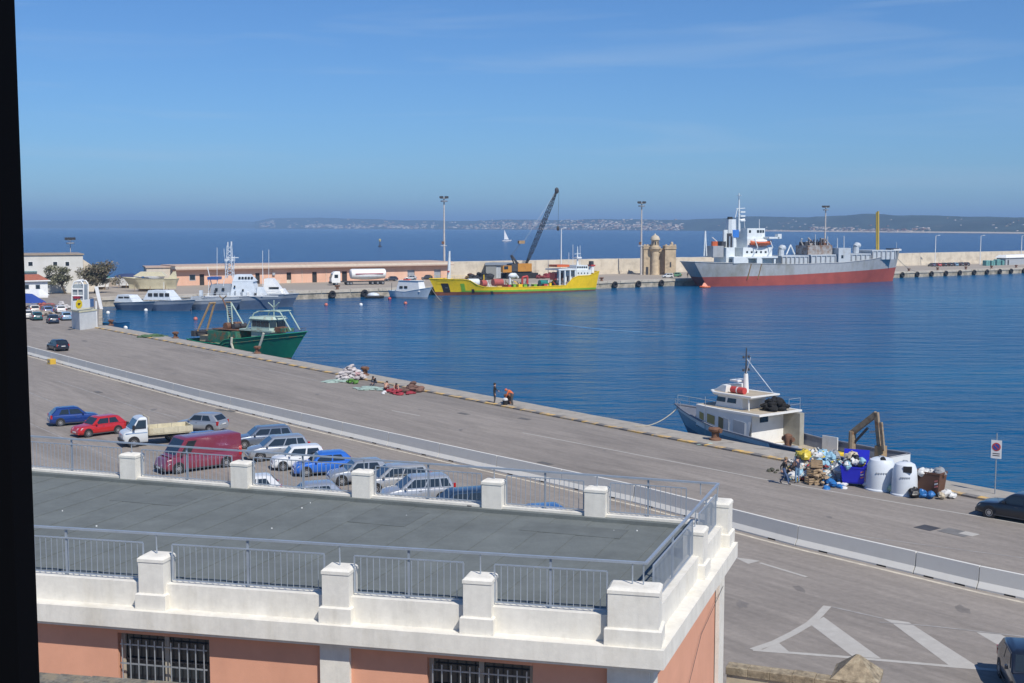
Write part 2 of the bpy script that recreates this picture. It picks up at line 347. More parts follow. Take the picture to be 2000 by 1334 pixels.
# shore towns: thousands of tiny houses that read as one pale band
def town(name, label, clusters, col):
    g = MB(); rr = random.Random(name)
    for (a, b, f0, f1, num, s) in clusters:
        for _ in range(num):
            px = rr.uniform(a, b); f = f0 + (f1 - f0) * rr.random() ** 1.6; p = coast_point(px, f)
            w, d, h = rr.uniform(5, 13) * s, rr.uniform(5, 10) * s, rr.uniform(3, 6) * s
            c, sn = math.cos(rr.uniform(0, 1)), math.sin(rr.uniform(0, 1)); g.mi = rr.choice([0, 0, 1, 2])
            q = [(p.x + x * c - y * sn, p.y + x * sn + y * c) for x, y in ((-w, -d), (w, -d), (w, d), (-w, d))]
            g.hexa([(x, y, p.z - 6) for x, y in q] + [(x, y, p.z + h) for x, y in q])
    o = g.obj(name, [mat('far_plaster_white', (0.66, 0.58, 0.50), var=0), mat('far_plaster_cream', (0.40, 0.30, 0.22), var=0), mat('far_roof_tile', (0.30, 0.16, 0.11), var=0)])
    tag(o, label, 'town', kind='stuff')
town('shore_town', 'pale shore towns strung along the far coast', [(600, 820, .05, .3, 170, 1.1), (560, 900, .1, .8, 90, 1.0), (900, 1330, .05, .45, 420, .85), (930, 1330, .3, .95, 240, .8),
     (1480, 1540, .05, .12, 40, .45), (1580, 1660, .05, .22, 110, .55), (1660, 1810, .05, .16, 170, .5), (1400, 2100, .02, .9, 60, .4), (510, 540, .1, .7, 40, 1.0)], None)
# pale beach at the right
g = MB(); vs = []; cols = list(range(1480, 2400, 12))
for c in cols:
    a, b = coast_point(c, 0.0), coast_point(c, 0.045)
    vs += [(a.x, a.y - 10, WATER + 0.4), (b.x, b.y - 4, WATER + 4.0)]
o = g.add(vs, [(2 * i, 2 * i + 2, 2 * i + 3, 2 * i + 1) for i in range(len(cols) - 1)]).obj('beach', mat('pale_sand', (0.55, 0.47, 0.36), var=0.05)); tag(o, 'thin pale beach on the far shore', kind='structure')

# ---------------------------------------------------------------- road paint
M_line = mat('worn_white_road_paint', (0.46, 0.44, 0.40), rough=0.85, var=0.08, scale=3, dirt=(0.40, 0.375, 0.34), damt=0.46, dscale=1.6, dw=0.4)
M_faint = mat('faded_road_paint', (0.36, 0.34, 0.32), rough=0.9, var=0.08, scale=2, dirt=(0.245, 0.23, 0.215), damt=0.52, dscale=1.2, dw=0.25)
def poly_paint(pts, m, name='road_marking', z=0.006, px=True):
    P = [G(*p) if px else p for p in pts]
    o = MB().add([(p.x, p.y, z) for p in P], [tuple(range(len(P)))]).obj(name, m); tag(o, kind='structure'); return o
def line_paint(pts, w, m, z=0.006, px=True, name='road_marking'):
    P = [G(*p).xy if px else Vector(p) for p in pts]; g = MB(); vs = []
    for i, p in enumerate(P):
        d = (P[min(i + 1, len(P) - 1)] - P[max(i - 1, 0)]).normalized(); nn = Vector((-d.y, d.x)) * w / 2
        vs += [(p.x - nn.x, p.y - nn.y, z), (p.x + nn.x, p.y + nn.y, z)]
    o = g.add(vs, [(2 * i, 2 * i + 2, 2 * i + 3, 2 * i + 1) for i in range(len(P) - 1)]).obj(name, m); tag(o, kind='structure'); return o
z4 = lambda x, y: (1400 + x * .3, 980 + y * .3)
for pts in ([(610, 800), (695, 750), (1070, 1022), (880, 1005)], [(1080, 760), (1250, 785), (1490, 940), (1710, 1080), (1510, 1065), (1140, 790)],
            [(1690, 850), (1850, 865), (2100, 1000), (1990, 1040), (1900, 975)], [(290, 968), (400, 915), (475, 982)], [(110, 360), (280, 385), (205, 405)]):
    poly_paint([z4(*p) for p in pts], M_line)
line_paint([z4(*p) for p in [(720, 680), (670, 735), (610, 790), (500, 855), (380, 915), (235, 965)]], 0.34, M_line, 0.010)
line_paint([z4(*p) for p in [(235, 965), (880, 1015), (1500, 1070), (1850, 1100)]], 0.24, M_line, 0.008)
line_paint([z4(*p) for p in [(750, 685), (1080, 760)]], 0.14, M_faint, 0.008)
line_paint([z4(*p) for p in [(1060, 785), (1400, 810), (2100, 890)]], 0.14, M_faint, 0.008)
line_paint([z4(*p) for p in [(280, 398), (585, 490)]], 0.18, M_line, 0.008)
line_paint([(765, 802), (820, 812)], 0.16, M_line)
line_paint([(1020, 845), (1280, 895), (1400, 918), (1538, 945), (1783, 987), (1960, 1017), (2100, 1042)], 0.16, M_line)
line_paint([(1500, 1022), (1640, 1042), (2000, 1090)], 0.12, M_faint)
for pts in ([(56, 826), (118, 853), (232, 899)], [(56, 766), (112, 789)], [(112, 744), (190, 770), (268, 796), (345, 815)], [(150, 716), (330, 765)], [(420, 700), (640, 748)], [(250, 655), (470, 702)]):
    line_paint(pts, 0.15, M_faint)
M_mh = mat('cast_iron_cover', (0.06, 0.06, 0.065), rough=0.7)
def cover(px, py, w, d, m, name='manhole_cover', zt=.014):
    p = G(px, py); a = math.atan2(QU.y, QU.x)
    o = MB().box(-w / 2, w / 2, -d / 2, d / 2, 0.004, zt).obj(name, m, loc=p, rz=a); tag(o, kind='structure')
cover(1811, 1031, 1.0, 1.0, M_mh); cover(1868, 1040, 1.6, 1.1, mat('patched_asphalt', (0.17, 0.165, 0.16), rough=0.9)); cover(1892, 1043, 0.8, 0.7, M_line, 'paint_patch', .018)
for px, py in ((192, 766), (450, 803), (432, 801), (1065, 905), (165, 666), (905, 808), (1024, 818)): cover(px, py, 1.3, 0.5, mat('patched_dark', (0.12, 0.115, 0.11), rough=0.9), 'drain_grate')

rs_ = random.Random(77); M_oil = mat('oil_stain', (0.195, 0.174, 0.154), rough=.7, var=.2, scale=1.5)
for px, py in ((300, 800), (420, 850), (250, 770), (560, 800), (700, 850), (620, 770), (900, 840), (1180, 880), (1620, 1010), (1560, 1150), (1880, 1190), (150, 720), (340, 730), (820, 800), (1450, 1180)):
    q = G(px, py); r_ = rs_.uniform(.25, .6); n_ = 11; a_ = QROT
    vs = [(q.x + math.cos(t) * r_ * k1 * .6 - 0, q.y + math.sin(t) * r_ * k1 * 1.3, .003) for t, k1 in [(2 * math.pi * i / n_, rs_.uniform(.6, 1.2)) for i in range(n_)]]
    o = MB().add(vs, [tuple(range(n_))]).obj('oil_stain', M_oil); tag(o, kind='structure')
# haze: the air over the bay
hz = MB().box(-30000, 30000, -700, 30000, -12, 190).obj('haze', None); tag(hz, 'blue sea haze over the bay', kind='stuff')
hm = bpy.data.materials.new('haze_air'); hm.use_nodes = True
for n in list(hm.node_tree.nodes): hm.node_tree.nodes.remove(n)
pv = hm.node_tree.nodes.new('ShaderNodeVolumePrincipled'); ho = hm.node_tree.nodes.new('ShaderNodeOutputMaterial')
hm.node_tree.links.new(pv.outputs[0], ho.inputs['Volume'])
pv.inputs['Color'].default_value = (0.42, 0.67, 1.0, 1); pv.inputs['Density'].default_value = 1.45e-4; pv.inputs['Anisotropy'].default_value = 0.0
hz.data.materials.clear(); hz.data.materials.append(hm)
# ================================================================== FOREGROUND BUILDING
M_plaster = mat('white_plaster', (0.74, 0.71, 0.635), rough=0.85, var=0.05, scale=1.5, stretch=(1, 1, 0.25), dirt=(0.60, 0.555, 0.46), damt=0.36, dscale=1.0, dw=0.3, bump=0.15, bscale=40)
M_salmon = mat('salmon_plaster', (0.70, 0.35, 0.23), rough=0.88, var=0.05, scale=1.2, dirt=(0.64, 0.315, 0.205), damt=0.40, dscale=0.8, dw=0.3, bump=0.15, bscale=50)
M_roofm = mat('grey_roofing_felt', (0.152, 0.170, 0.165), rough=0.92, var=0.07, scale=1.2, dirt=(0.135, 0.151, 0.147), damt=0.42, dscale=0.8, dw=0.3, bump=0.2, bscale=60)
M_rail = mat('blue_grey_railing_steel', (0.38, 0.43, 0.49), rough=0.35, metal=0.35, var=0.1, scale=3)
weather(M_plaster, 1.0, .92, 1.02, .30, .55, (3.5, 3.5, .35)); weather(M_plaster, 6, .93, 1.04); weather(M_salmon, 1.0, .95, 1.02, .3, .6, (1.2, 1.2, .5)); weather(M_roofm, .9, .82, 1.12, .3, .7); weather(M_roofm, 14, .93, 1.10, .45, .75)
HR, PT, CT, CB, RF = 9.55, 8.52, 8.0, 7.62, 8.40            # handrail, parapet top, cornice top and bottom, roof level
FA, FB, BB, BA = (G(68, 1028, HR).xy, G(1262, 1100, HR).xy, G(1403, 945, HR).xy, G(75, 853, HR).xy)
bd = thing('harbour_building', 'salmon building with white balustrade and grey flat roof in foreground', 'building', (FB.x, FB.y, 0))
def rel(p): return Vector((p[0] - FB.x, p[1] - FB.y))
FA2 = FA + (FA - FB).normalized() * 7.0; BA2 = BA + (BA - BB).normalized() * 7.0
def edge_frame(a, b):                       # an Empty-free local frame: returns point(x, y(out<0), z) in the building's coordinates
    a, b = rel(a), rel(b); u = (b - a).normalized(); n = Vector((-u.y, u.x))
    return (lambda x, y, z: (a.x + u.x * x + n.x * y, a.y + u.y * x + n.y * y, z)), (b - a).length, math.atan2(u.y, u.x), a
PF, PS, PB = PL(FA2, FB), PL(FB, BB), PL(BA2, BB)
fF, LF, aF, oF = edge_frame(FA2, FB); fS, LS, aS, oS = edge_frame(FB, BB); fB, LB, aB, oB = edge_frame(BA2, BB)
def hx(f, x0, x1, y0, y1, z0, z1): return [f(x0, y0, z0), f(x1, y0, z0), f(x1, y1, z0), f(x0, y1, z0), f(x0, y0, z1), f(x1, y0, z1), f(x1, y1, z1), f(x0, y1, z1)]
# cornices and parapets. Front and side look outward at y < 0; the far run (fB goes left to right with outside at y > 0)
def mit(f, x0, x1, ya, yb, z0, z1, k0, k1):  # a run whose ends are mitred: x shifts with y
    return MB().hexa([f(x0 + k0 * ya, ya, z0), f(x1 + k1 * ya, ya, z0), f(x1 + k1 * yb, yb, z0), f(x0 + k0 * yb, yb, z0),
                      f(x0 + k0 * ya, ya, z1), f(x1 + k1 * ya, ya, z1), f(x1 + k1 * yb, yb, z1), f(x0 + k0 * yb, yb, z1)])
da = aS - aF; kf = -math.tan(math.pi / 4 - (math.pi / 2 - da) / 2) if False else -math.tan(da / 2)
kf = -math.tan(da / 2)                      # front's right end and the side's near end share one mitre plane
mit(fF, 0, LF, -0.45, 0.5, CB, CT, 0, kf).obj('cornice', M_plaster, bd)
mit(fF, 0, LF, -0.34, 0.5, CB - 0.09, CB, 0, kf).obj('cornice_moulding', M_plaster, bd)
mit(fF, 0, LF, -0.14, 0.14, CT, PT, 0, kf).obj('parapet', M_plaster, bd)
mit(fS, 0, LS + 0.4, -0.45, 0.5, CB, CT, -kf, 0).obj('cornice', M_plaster, bd)
mit(fS, 0, LS + 0.4, -0.34, 0.5, CB - 0.09, CB, -kf, 0).obj('cornice_moulding', M_plaster, bd)
mit(fS, 0, LS, -0.14, 0.14, CT, PT, -kf, 0).obj('parapet', M_plaster, bd)
MB().hexa(hx(fB, 0, LB - 0.1, -0.14, 0.14, CT - .3, RF + 0.16)).obj('parapet', M_plaster, bd)
MB().hexa(hx(fB, 0, LB - 0.2, -0.34, -0.141, RF - .1, RF + 0.10)).obj('roof_upstand', M_roofm, bd)
MB().hexa(hx(fF, 0, LF - 0.2, 0.141, 0.24, RF - .1, RF + 0.07)).obj('roof_upstand', M_roofm, bd)
# roof felt laid in strips along the side's direction
dS = Vector((math.cos(aS), math.sin(aS)))
def hit(p, q0, q1):                          # from p along dS to the line q0-q1
    e = q1 - q0; den = dS.x * e.y - dS.y * e.x; t = ((q0.x - p.x) * e.y - (q0.y - p.y) * e.x) / den; return p + dS * t
rBA, rBB = rel(BA2), rel(BB); uF = Vector((math.cos(aF), math.sin(aF))); x = 0.0
nF = Vector((-uF.y, uF.x))
rf = MB().add([fF(-3, .1, RF - .06), fF(LF - .1, .1, RF - .06), (*(rBB + Vector((-.1, -.1))), RF - .06), (*rBA, RF - .06)], [(0, 1, 2, 3)]).obj('roof_deck', M_roofm, bd)
x = -5.0; k = 0
while x < LF - 0.15:
    w = min(1.02, LF - 0.15 - x)
    a0, b0 = oF + uF * x + nF * 0.14, oF + uF * (x + w) + nF * 0.14
    a1, b1 = hit(a0, rBA, rBB) - dS * 0.15, hit(b0, rBA, rBB) - dS * 0.15
    z1 = RF + 0.014
    MB().hexa([(*a0, RF - .05), (*b0, RF - .05), (*b1, RF - .05), (*a1, RF - .05), (*a0, RF), (*b0, z1), (*b1, z1), (*a1, RF)]).obj('roofing_strip', M_roofm, bd); x += 1.0; k += 1
# piers (each with its plinth), railings
M_crow = M_plaster
def pier(f, xc, w, d, zt, plinth=True, z0=CT, yc=0.0):
    h = w / 2; g = MB()
    ring = lambda hw, hd, z: [f(xc - hw, yc - hd, z), f(xc + hw, yc - hd, z), f(xc + hw, yc + hd, z), f(xc - hw, yc + hd, z)]
    g.loft([ring(h - .015, d / 2 - .015, z0), ring(h - .015, d / 2 - .015, zt - 0.13), ring(h, d / 2, zt - 0.12), ring(h, d / 2, zt - 0.055), ring(h - .05, d / 2 - .05, zt - .008), ring(h - .12, d / 2 - .12, zt)])
    o = g.obj('pier', M_plaster, bd)
    if plinth:
        p = h + 0.045; q = d / 2 + 0.045
        MB().loft([ring(p, q, z0 + .002), ring(p, q, z0 + .31), ring(p - .03, q - .03, z0 + .335)]).obj('plinth', M_plaster, o)
    return o
bar_me = MB().tube((0, 0, 0), (0, 0, 0.74), 0.009, n=6).mesh('bar', M_rail)
bar_short = MB().tube((0, 0, 0), (0, 0, 0.92), 0.009, n=6).mesh('bar', M_rail)
def panel(f, ang, x0, x1, zb, zt, me, y=0.0, mid=True, dx=0.135):
    fr = MB()
    for z in (zb, zt): fr.hexa(hx(f, x0, x1, y - .014, y + .014, z - .012, z + .012))
    for xx in (x0, x1): fr.hexa(hx(f, xx - .014, xx + .014, y - .0135, y + .0135, zb + .0125, zt - .0125))
    o = fr.obj('railing_panel', M_rail, bd)
    n = max(2, round((x1 - x0) / dx))
    for i in range(1, n):
        b = share('bar', me, o, f(x0 + (x1 - x0) * i / n, y, zb + .012), ang)
    if mid:
        xm = (x0 + x1) / 2; pm = MB(); pm.hexa(hx(f, xm - .022, xm + .022, y + .015, y + .055, zb - .06, HR - .03)); pm.obj('post', M_rail, o)
    return o
def handrail(f, x0, x1): MB().hexa(hx(f, x0, x1, -.03, .03, HR - .022, HR + .022)).obj('handrail', M_rail, bd)
def stub(f, x, z0): MB().tube(f(x, .02, z0 - .02), f(x, .0, HR - .02), .016, n=6).obj('handrail_post', M_rail, bd)
handrail(fF, 0, LF + .03); handrail(fS, 0.031, LS - .031); handrail(fB, 0, LB + .03)
sx = lambda px: PF.x(px, 1040 + 0.0603 * (px - 68))
ZP = 9.12
for px in (-56, 302, 660, 935): pier(fF, sx(px + 3), 0.60, 0.56, ZP); stub(fF, sx(px + 3), ZP)
c0 = sx(1190)
# corner pier, L in plan: two blocks of the same height, butted
pier(fF, (c0 + LF + 0.30) / 2, LF + 0.30 - c0, 0.62, ZP); stub(fF, c0 + .45, ZP); stub(fF, LF - .05, ZP)
for a, b in ((-20, 279), (336, 633), (692, 905), (966, 1186)): panel(fF, aF, sx(a), sx(b), PT + .06, PT + .82, bar_me)
panel(fF, aF, sx(-330), sx(-80), PT + .06, PT + .82, bar_me)
sxx = lambda px, py: PS.x(px, py)
m0 = sxx(1358, 1080); pier(fS, m0, 0.6, 0.5, ZP); stub(fS, m0, ZP)
pier(fS, LS + .12, 0.66, 0.62, ZP); stub(fS, LS - .05, ZP)
panel(fS, aS, 0.62, m0 - .36, PT + .06, PT + .82, bar_me, dx=.12); panel(fS, aS, m0 + .36, LS - .30, PT + .06, PT + .82, bar_me, dx=.12)
bxp = lambda px, py: PB.x(px, py)
far = [(30, 880), (257, 885), (474, 905), (711, 925), (965, 945), (1166, 955), (1368, 965)]
xs = [bxp(*p) for p in far]; xs = [xs[0] - 3.6, xs[0] - 0.1] + xs[1:]
for i, xx in enumerate(xs[:-1]): pier(fB, xx, 0.58, 0.46, ZP + .14, plinth=False, z0=RF - .05)
for xx in xs: stub(fB, min(xx, LB - .3), ZP + .14)
for a, b in zip(xs, xs[1:]): panel(fB, aB, a + .36, b - .36, RF + .22, RF + 1.02 - .04, bar_me)
rq = random.Random(2); M_patch = mat('roof_patch_felt', (0.125, 0.14, 0.137), rough=.9, var=.15, scale=2)
for px, py, w_, d_ in ((300, 975, 1.1, .5), (760, 1010, .8, .8), (1120, 1035, 1.3, .45), (560, 960, .7, .5)):
    p = G(px, py, RF + .02); u_ = dS; v_ = Vector((-dS.y, dS.x)); c_ = Vector((p.x - FB.x, p.y - FB.y)); q4 = [c_ + u_ * sx_ * d_ + v_ * sy_ * w_ for sx_, sy_ in ((-1, -1), (1, -1), (1, 1), (-1, 1))]
    MB().slab([(q.x, q.y) for q in q4], RF - .01, RF + .022).obj('roof_patch', M_patch, bd)
for k in range(9):
    p = G(rq.uniform(90, 1250), rq.uniform(960, 1040), RF + .02); r_ = rq.uniform(.012, .028); MB().tube((p.x - FB.x, p.y - FB.y, RF), (p.x - FB.x, p.y - FB.y, RF + .026), r_, n=7).obj('bird_dropping', M_white, bd)
# small things on the roof edge: drain pipe ends
for px, py in ((917, 992),):
    p = G(px, py, RF + .05); MB().tube((p.x - FB.x, p.y - FB.y, RF + .03), (p.x - FB.x, p.y - FB.y, RF + .12), .07, n=10).obj('roof_drain', M_dark, bd)
# walls below the cornice; the wall face stands back from the cornice edge
WY = -0.06                                   # face of the salmon wall (cornice edge at -0.45)
wz = lambda z: z
def wall(f, x0, x1, z0, z1): return MB().hexa(hx(f, x0, x1, WY, WY + .3, z0, z1)).obj('wall', M_salmon, bd)
w1a, w1b, w2a, w2b = PF.x(233, 1260), PF.x(412, 1275), PF.x(836, 1295), PF.x(1042, 1310)
ZT = CB - 0.10
for a, b in ((0, w1a), (w1b, w2a), (w2b, LF - .02)): wall(fF, a, b, 0, ZT)
WT, WB = 7.36, 5.6
for a, b in ((w1a, w1b), (w2a, w2b)):
    wall(fF, a + .002, b - .002, WT, ZT); wall(fF, a + .002, b - .002, 0, WB)
M_wf = mat('cream_window_frame', (0.45, 0.41, 0.33), rough=0.6, var=0.1)
M_room = mat('dim_interior', (0.03, 0.032, 0.035), rough=0.5, var=0)
for a, b in ((w1a, w1b), (w2a, w2b)):
    win = MB()
    m = (a + b) / 2
    for x0, x1 in ((a, a + .09), (m - .05, m + .05), (b - .09, b)): win.hexa(hx(fF, x0, x1, .10, .20, WB + .05, WT - .05))
    win.hexa(hx(fF, a, b, .10, .20, WB, WB + .048)); win.hexa(hx(fF, a, b, .10, .20, WT - .048, WT))
    w = win.obj('window', M_wf, bd)
    for x0, x1 in ((a + .09, m - .05), (m + .05, b - .09)):
        MB().hexa(hx(fF, x0, x1, .15, .17, WB + .05, WT - .05)).obj('pane', M_glass, w)
        MB().hexa(hx(fF, x0, x1, .09, .105, WT - .62, WT - .59)).obj('sash_bar', M_dark, w)
    MB().hexa(hx(fF, a - .05, b + .05, WY - .10, .09, WB - .10, WB - .003)).obj('sill', M_plaster, w)
    gr = MB(); zt = WT - .12
    for z in (WB + .14, WB + .62, WB + 1.1, zt - .12): gr.hexa(hx(fF, a + .06, b - .06, WY - .012, WY + .012, z - .014, z + .014))
    go = gr.obj('window_grille', M_steel, bd); n = 11
    for i in range(n):
        share('bar', MB().tube((0, 0, 0), (0, 0, zt - WB - .08), .014, n=6).mesh('bar', M_steel) if i == 0 else bm0, go, fF(a + .12 + (b - a - .24) * i / (n - 1), WY - .025, WB + .08), 0)
        if i == 0: bm0 = go.children[0].data
def pilaster(f, x0, x1, y1=0.2): MB().hexa(hx(f, x0, x1, WY - .11, y1, 0, ZT)).obj('pilaster', M_plaster, bd)
pilaster(fF, PF.x(631, 1290), PF.x(688, 1290)); pilaster(fF, PF.x(1188, 1310), LF + .10)
wall(fS, .35, LS + .1, 0, ZT); pilaster(fS, -.0, 0.36, .3); pilaster(fS, LS - .55, LS + .16, .3)
MB().hexa(hx(fB, 0, LB - .05, -.15, .15, 0, CT - .31)).obj('wall', M_salmon, bd)
MB().path([fS(LS - .62, WY - .02, z) for z in (0, 3, 5, 7.3)], .010).obj('downpipe', M_dark, bd)
MB().path([fS(.9, WY - .03, 4.6), fS(3.2, WY - .05, 5.5), fS(5.2, WY - .05, 6.5), fS(LS - .2, WY - .14, 7.0)], .006).obj('cable', M_dark, bd)

# ---------------------------------------------------------------- the window the picture is taken from: its dark jamb
M_frame = mat('room_shade_jamb', (0.003, 0.0035, 0.005), rough=0.9, var=0.2)  # near-black colour holds the shade of the room, which is not built
M_frame.node_tree.nodes['Principled BSDF'].inputs['Specular IOR Level'].default_value = 0.04
d = 0.85; e = ray(28, 0); xe = (28 - 1000) / F
ex = G(52, 667, CAMZ - 0.08); 
wj = thing('window_jamb', 'black window jamb standing along the left edge of view', 'window frame', (0, 0, 0))
yy = 0.80; xr = (40 - 1000) / F * (yy * CP)  # jamb edge in front of the camera, upright
xr = -0.4072 * yy
MB().box(xr - .16, xr - .020, yy - .10, yy + .03, CAMZ - 1.2, CAMZ + 1.2).obj('frame', M_frame, wj)
MB().box(xr - .021, xr, yy - .012, yy + .022, CAMZ - 1.2, CAMZ + 1.2).obj('sash_edge', M_frame, wj)
MB().tube((xr - .022, yy - .104, CAMZ + .19), (xr - .022, yy - .104, CAMZ + .15), .009).obj('hinge', M_frame, wj)

# ---------------------------------------------------------------- old stone walls near the building
M_stone = mat('lichen_stone', (0.27, 0.22, 0.15), rough=0.95, var=0.5, scale=5, dirt=(0.42, 0.36, 0.25), damt=0.42, dscale=4, bump=1.0, bscale=9)
M_rubble = mat('grey_rubble_stone', (0.17, 0.155, 0.125), rough=0.95, var=0.55, scale=9, dirt=(0.26, 0.215, 0.15), damt=0.48, dscale=5, bump=1.0, bscale=22)
a, b = G(60, 1307, 9.3), G(470, 1341, 9.3); u = (b - a).normalized()
st = thing('garden_wall', 'grey pebbly top of an old wall below the left window', 'wall', (a.x, a.y, 0), math.atan2(u.y, u.x))
rr = random.Random(5)
for k in range(-8, 14):
    MB().cbox(k * .52, k * .52 + .517, -.55 + rr.uniform(-.02, .02), 0.0 + rr.uniform(-.03, .0), 9.0, 9.29 + rr.uniform(-.01, .012), .012).obj('coping_stone', M_rubble, st)
MB().box(-4.2, 7.3, -.5, -.06, 5, 8.997).obj('wall_face', M_rubble, st)
WZ = 4.0
a, b = G(1424, 1291, WZ), G(1640, 1320, WZ); u = (b - a).normalized()
sw2 = thing('boundary_wall', 'mossy stone boundary wall with pyramid capped pillar at lower right', 'wall', (a.x, a.y, 0), math.atan2(u.y, u.x))
L2 = (b - a).length
for k in range(5):
    x0 = L2 / 5 * k; MB().cbox(x0 + .002, x0 + L2 / 5 - .002, -.45, 0, WZ - .22, WZ + rr.uniform(-.012, .012), .012).obj('coping_stone', M_stone, sw2)
MB().box(.02, L2, -.40, -.05, 0, WZ - .222).obj('wall_face', mat('pale_render', (0.50, 0.42, 0.30), rough=0.9, var=0.25, scale=1.5, dirt=(0.24, 0.18, 0.11), damt=0.45, dscale=1.2), sw2)
ptop = G(1675, 1279, WZ + .55); pc = b + Vector((0.55, 0.12, 0)); loc = sw2.matrix_basis.inverted() @ Vector((ptop.x, ptop.y, 0)) if False else None
cx = (ptop.xy - a.xy).dot(u.xy); cyy = (ptop.xy - a.xy).dot(Vector((-u.y, u.x)))
sq = lambda h, z: [(cx - h, cyy - h, z), (cx + h, cyy - h, z), (cx + h, cyy + h, z), (cx - h, cyy + h, z)]
pl = MB().loft([sq(.52, 0), sq(.52, WZ - .12)]).obj('pillar', M_stone, sw2)
MB().loft([sq(.62, WZ - .12), sq(.62, WZ + .02), sq(.56, WZ + .06), sq(.07, WZ + .53), sq(.03, WZ + .56)]).obj('pyramid_cap', M_stone, pl)

# ---------------------------------------------------------------- concrete road barrier
bp = [(-84, 184)] + [tuple(G(*p).xy) for p in ((50, 692), (225, 740), (400, 787), (640, 845), (880, 901), (1250, 985), (1535, 1062), (1783, 1121), (1907, 1151))] + [(23.0, 50.6), (30.5, 43.0)]
bp = [Vector(p) for p in bp]
def along(P, s):
    for a, b in zip(P, P[1:]):
        l = (b - a).length
        if s <= l: return a + (b - a) * (s / l), (b - a) / l
        s -= l
    return P[-1], (P[-1] - P[-2]).normalized()
TOT = sum((b - a).length for a, b in zip(bp, bp[1:]))
def smooth_dir(s): return (along(bp, min(s + 3, TOT - .01))[0] - along(bp, max(s - 3, 0))[0]).normalized()
M_bar = mat('barrier_concrete', (0.66, 0.645, 0.60), rough=0.88, var=0.08, scale=1.0, dirt=(0.58, 0.565, 0.525), damt=0.40, dscale=1.0, dw=0.3)
joint = sum((b - a).length for a, b in zip(bp[:8], bp[1:9]))       # at the joint seen near the right
lens = []; s = joint; k = 0
cuts = [joint, joint + 3.15, joint + 9.1, joint + 15]
s = joint
while s > 0: s -= 6.6 if s == joint else 6.1; cuts.insert(0, max(s, 0))
prof = [(-.30, 0), (-.30, .08), (-.13, .34), (-.085, 1.0), (.085, 1.0), (.13, .34), (.30, .08), (.30, 0)]
labs = {}
for i, (a, b) in enumerate(zip(cuts, cuts[1:])):
    if b - a < 1.0 or a >= TOT - 1: continue
    b = min(b, TOT); p, q = along(bp, a + .03)[0], along(bp, b - .03)[0]; d = (q - p); l = d.length; rz = math.atan2(d.y, d.x)
    nrm = Vector((-d.y, d.x)).normalized() * .3
    short = l < 4
    bo = thing('concrete_barrier', None, 'barrier', (p.x + nrm.x, p.y + nrm.y, 0), rz, 'concrete barrier segments along the road')
    nth = len(cuts) - 1 - i
    bo['label'] = 'short concrete barrier segment among longer ones' if short else ('grey concrete road barrier segment nearest the lower right corner' if i == len(cuts) - 2 else 'long grey concrete barrier segment, %s counting from the lower right corner' % ORD[nth - 1])
    MB().loft([[(0, y, z) for y, z in prof], [(l, y, z) for y, z in prof]]).obj('body', M_bar, bo)
    for xx in (l * .25, l * .75): MB().box(xx - .25, xx + .25, -.306, -.298, .002, .07).obj('drain_slot', M_black, bo)
off = [along(bp, s)[0] + Vector((smooth_dir(s).y, -smooth_dir(s).x)) * 0.42 for s in [i * 3.0 for i in range(int(TOT / 3))]]
line_paint([tuple(p) for p in off], 0.22, mat('cream_edge_line', (0.60, 0.54, 0.44), rough=0.85, var=0.1, scale=2, dirt=(0.34, 0.31, 0.27), damt=0.45, dscale=1.5, dw=0.3), 0.007, px=False)
yb = thing('yellow_block', 'small yellow marker block against the concrete barrier', 'block', (*G(101, 711).xy, 0), rz)
MB().cbox(-.42, .42, -.35, .35, 0, .62, .05).obj('body', pmat('yellow_plastic', (0.62, 0.40, 0.05)), yb)
MB().box(-.2, .2, -.36, -.34, .2, .45).obj('face_plate', M_faint, yb)
# ================================================================== CARS
def face_pt(c, u, v): return (c[0] * (1 - u) + c[1] * u) * (1 - v) + (c[3] * (1 - u) + c[2] * u) * v
def on_face(g, c, u0, u1, v0, v1, th=0.012, skew=0.0, skew1=0.0):  # a thin pane lying on the quad c (corners: bottom a, bottom b, top b, top a)
    c = [Vector(p) for p in c]; n = (c[1] - c[0]).cross(c[3] - c[0]).normalized()
    q = [face_pt(c, u0, v0), face_pt(c, u1, v0), face_pt(c, u1 + skew1, v1), face_pt(c, u0 + skew, v1)]
    g.hexa([p - n * 0.02 for p in q] + [p + n * th for p in q]); return g
KINDS = {   # length, width, height, belt, bonnet height, cowl x, roof front x, roof rear x, tail x (all from the nose, fractions), wheel radius
    'hatch': dict(L=3.9, W=1.68, H=1.46, belt=.90, hood=.86, cowl=.27, rf=.42, rr=.85, tail=.985, r=.30, panes=[(.03, .46), (.50, .80)]),
    'small': dict(L=3.55, W=1.60, H=1.54, belt=.93, hood=.90, cowl=.23, rf=.37, rr=.90, tail=.985, r=.29, panes=[(.03, .48), (.53, .90)]),
    'mpv': dict(L=4.25, W=1.76, H=1.62, belt=.97, hood=.93, cowl=.22, rf=.40, rr=.90, tail=.985, r=.32, panes=[(.03, .42), (.45, .74), (.77, .95)]),
    'wagon': dict(L=4.45, W=1.75, H=1.47, belt=.90, hood=.86, cowl=.28, rf=.42, rr=.92, tail=.985, r=.31, panes=[(.03, .40), (.43, .72), (.75, .96)]),
    'sedan': dict(L=4.4, W=1.74, H=1.43, belt=.90, hood=.84, cowl=.28, rf=.42, rr=.76, tail=.90, r=.31, panes=[(.03, .48), (.52, .90)]),
    'van': dict(L=5.5, W=1.98, H=2.26, belt=1.15, hood=1.08, cowl=.13, rf=.27, rr=.985, tail=.995, r=.34, panes=[(.02, .20)]),
}
paints = {}
